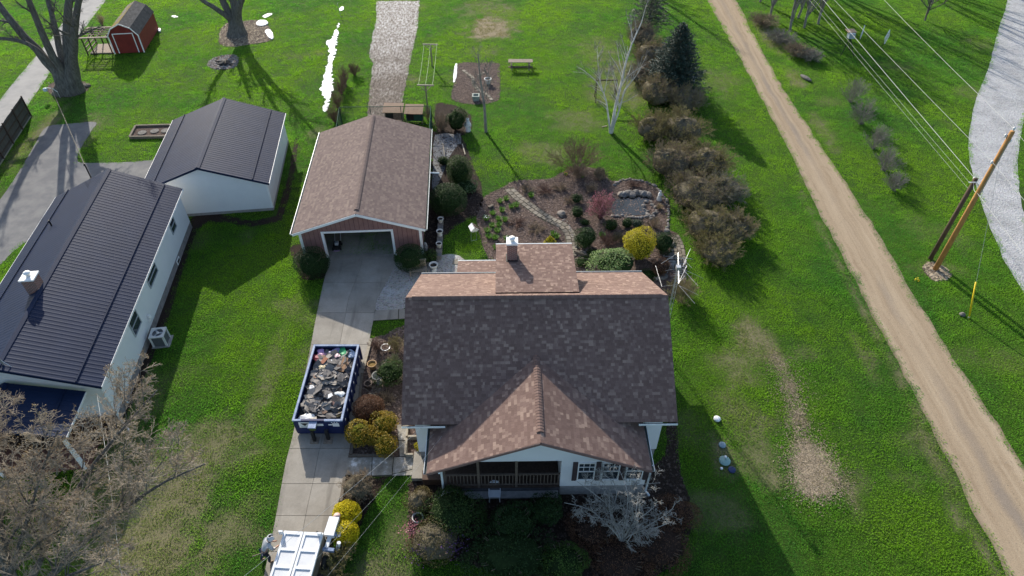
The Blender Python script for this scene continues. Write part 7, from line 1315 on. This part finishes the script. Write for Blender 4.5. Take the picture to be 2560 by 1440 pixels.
for i in range(4): o = MB().tube([(-.5, 0, .1), (.5, .1, .12)], .07, 7).build('charred_log', m_black, None, loc=G(552+i*7, 157+i % 2*4), rot=(0, .1, i*.9)); tag(o, ['leftmost charred log in the fire pit', 'second charred log from the left in the fire pit', 'third charred log from the left in the fire pit', 'rightmost charred log in the fire pit'][i], 'log')
pl = thing('timber_planter', 'rectangular timber planter bed left of the white outbuilding', 'planter', (0, 0, 0)); Q4 = [G(*q) for q in ((326, 347), (341, 319), (440, 316), (436, 345))]
for i in range(4): MB().beam(Q4[i]+Vector((0, 0, .12)), Q4[(i+1) % 4]+Vector((0, 0, .12+.003*i)), .16, .24).build('frame_timber', m_oldt, pl)
MB().prism([tuple(q[:2]) for q in Q4], .0, .1).build('soil', m_mulch, pl); NO_GRASS.append([tuple(q[:2]) for q in Q4])
for i, (px, py) in enumerate(((357, 335), (388, 331), (415, 330))): MB().lathe([(.36, .1), (.36, .16), (.0, .17)], 16, tuple(G(px, py))).build('round_paver', m_rock[1], pl)
for (px, py, lb, rz) in ((2150, 98, 'left white diamond lattice frame on the field lawn', 1.0), (2211, 110, 'right white diamond lattice frame on the field lawn', .7)):
    t = thing('diamond_frame', lb, 'trellis', G(px, py), rz, 'white diamond frames'); zc = .75
    pts = [(0, zc-.75), (.42, zc), (0, zc+.75), (-.42, zc)]
    for i in range(4): a, b = pts[i], pts[(i+1) % 4]; MB().beam((a[0], 0, a[1]), (b[0], 0, b[1]), .05, .06, (0, 1, 0)).build('frame_bar', m_bright, t)
    for q in (.33, .66):
        MB().beam((pts[0][0]+(pts[1][0]-pts[0][0])*q, 0, pts[0][1]+(pts[1][1]-pts[0][1])*q), (pts[3][0]+(pts[2][0]-pts[3][0])*q, 0, pts[3][1]+(pts[2][1]-pts[3][1])*q), .03, .04, (0, 1, 0)).build('lattice_bar', m_bright, t); MB().beam((pts[0][0]+(pts[3][0]-pts[0][0])*q, .03, pts[0][1]+(pts[3][1]-pts[0][1])*q), (pts[1][0]+(pts[2][0]-pts[1][0])*q, .03, pts[1][1]+(pts[2][1]-pts[1][1])*q), .03, .04, (0, 1, 0)).build('lattice_bar', m_bright, t)
    MB().bx((-.03, .04, 0), (.03, .08, .5)).build('stake', m_wood, t)
tf = thing('deer_feeder', 'feeder box on a black tripod near the thicket', 'feeder', G(2112, 135)); MB().bx((-.3, -.3, 1.7), (.3, .3, 2.2)).build('box', M('grey_blue_box', (.3, .36, .4), (.25, .3, .34), 3, .6), tf); MB().bx((-.4, .0, 2.2), (.5, .9, 2.26)).build('roof', m_hr, tf)
for a in (-2.4, -.9, .8): MB().tube([(0, 0, 1.75), (math.cos(a)*1.0, math.sin(a)*1.0, 0)], .035, 6).build('leg', m_black, tf)
sg = thing('garden_stake', 'thin grey marker stake on the lawn by the small snow patch', 'stake', G(852, 42)); MB().tube([(0, 0, 0), (-.15, 0, 1.5)], .03, 6).build('rod', m_steel, sg); MB().tube([(-.15, 0, 1.5), (-.05, .1, 1.55)], .02, 5).build('hook', m_steel, sg)
sw = thing('wood_swing_frame', 'dark wooden swing frame under the birch branches', 'swing', G(1512, 250)); 
for x in (-.9, .9):
    for s in (-1, 1): MB().beam((x, s*.6, 0), (x, 0, 1.9), .07, .07, (1, 0, 0)).build('leg', m_dwood, sw)
MB().bx((-1.0, -.05, 1.9), (1.0, .05, 2.0)).build('top_beam', m_dwood, sw)
bh = thing('bird_house', 'small pale bird house on a post at the hedge edge', 'bird house', G(1727, 232)); MB().bx((-.03, -.03, 0), (.03, .03, 1.2)).build('post', m_wood, bh); MB().bx((-.13, -.13, 1.2), (.13, .13, 1.55)).build('box', m_potw, bh); MB().bx((-.17, -.2, 1.55), (.17, .17, 1.6)).build('roof', m_grey, bh); MB().lathe([(.035, 0), (.035, .01), (0, .01)], 10).build('hole', m_black, bh, loc=(0, -.135, 1.4), rot=(math.pi/2, 0, 0))
tag(link('root_log', rock_mesh(5, m_bark), None, G(213, 216)+Vector((0, 0, .1))), 'broken bark lump at the foot of the shade tree', 'log').scale = (1.2, .6, .5)

# wood chips and clods lying on the beds, straw on the dead turf
def litter(name, poly, n, lo, hi, mat, label, seed, aspr=(.3, .9), blur=0.):
    rg = np.random.default_rng(seed); P2 = np.array(poly); a, b = P2.min(0), P2.max(0); q = rg.uniform(a, b, (n*3, 2)); q = q[inside(q, poly)][:n]; m = len(q); q = q+rg.normal(size=(m, 2))*blur*rg.random((m, 1)); s = rg.uniform(lo, hi, m); an = rg.uniform(0, 6.283, m); asp = rg.uniform(*aspr, m); tl = rg.normal(size=(m, 2))*.35
    cs, sn = np.cos(an), np.sin(an); V = []
    for sx, sy, top in ((-1, -1, 0), (1, -1, 0), (1, 1, 0), (-1, 1, 0), (-.7, -.7, 1), (.7, -.7, 1), (.7, .7, 1), (-.7, .7, 1)):
        x = sx*s*.5; y = sy*s*.5*asp; V.append(np.stack([q[:, 0]+x*cs-y*sn, q[:, 1]+x*sn+y*cs, .012+top*s*.16+np.abs(tl[:, 0]*x*.3+tl[:, 1]*y*.3)], 1))
    V = np.stack(V, 1).reshape(-1, 3); F = (np.arange(m)*8)[:, None, None]+np.array([[4, 5, 6, 7], [0, 1, 5, 4], [1, 2, 6, 5], [2, 3, 7, 6], [3, 0, 4, 7]])[None]; tag(link(name, npmesh(name, V, F.reshape(-1, 4), mat)), label, 'mulch', kind='stuff')
m_chip = M('bark_chips', (.17, .125, .105), (.085, .06, .05), 3, .95, island=.55); m_dchip = M('dark_chips', (.07, .05, .04), (.04, .028, .023), 3, .95, island=.6); m_straw = M('dead_straw', (.33, .265, .185), (.22, .175, .12), 3, .95, island=.5)
litter('bark_mulch', LAWN_HOLES_BY['garden_bed'], 9000, .05, .17, m_chip, 'loose brown bark clods over the rear garden bed', 1); litter('bark_mulch', LAWN_HOLES_BY['mulch_bed'], 2500, .05, .15, m_chip, 'loose brown bark clods in the bed beside the house', 2); litter('bark_mulch', LAWN_HOLES_BY['porch_bed'], 4500, .05, .15, m_dchip, 'dark bark chips in the porch bed', 3); litter('bark_mulch', LAWN_HOLES_BY['island_bed'], 2500, .05, .16, m_chip, 'loose brown bark clods in the island bed', 4); litter('leaf_litter', LAWN_HOLES_BY['tree_bed'], 2200, .06, .2, m_straw, 'pale leaf litter in the bed round the forked tree', 5); litter('wood_chips', LAWN_HOLES_BY['pole_mulch'], 500, .05, .18, m_straw, 'pale wood chips round the tall pole', 6); litter('leaf_litter', LAWN_HOLES_BY['fire_pit_ring'], 600, .06, .2, m_scr[2], 'grey ash and debris round the fire pit', 7); litter('bark_mulch', LAWN_HOLES_BY['side_bed'], 2500, .05, .15, m_dchip, 'dark bark chips in the garage side bed', 8)
dp_ = rough_outline([tuple(p) for p in smooth_line(gp([(1935, 880), (1968, 925), (1990, 975), (2000, 1030), (2012, 1090), (2050, 1130), (2085, 1180), (2078, 1235), (2030, 1240), (1995, 1215), (1985, 1160), (1995, 1120), (1985, 1050), (1962, 985), (1950, 940), (1925, 895)]), 3, True)], .35, 2.5, .2); litter('dead_grass', dp_, 6500, .04, .11, m_straw, 'strip of matted dead grass on the side lawn', 9, (.12, .3), .8)
lt2 = rough_outline([tuple(p) for p in smooth_line(gp([(1990, 1120), (2050, 1125), (2088, 1180), (2078, 1238), (2025, 1240), (1990, 1210)]), 3, True)], .3, 2.5, .2); litter('dead_grass', lt2, 9000, .04, .11, m_straw, 'heap of raked dead grass at the end of the strip', 10, (.12, .3), .6)
litter('road_stones', gp([(1840, 0), (1897, 110), (2102, 440), (2245, 670), (2432, 970), (2640, 1300), (2500, 1440), (2352, 1120), (2180, 790), (1985, 400), (1830, 110), (1765, 0)]), 2500, .02, .05, M('road_stone', (.36, .28, .21), (.24, .19, .14), 3, .95, island=.4), 'loose stones scattered on the dirt road', 12)
lawn_grass()
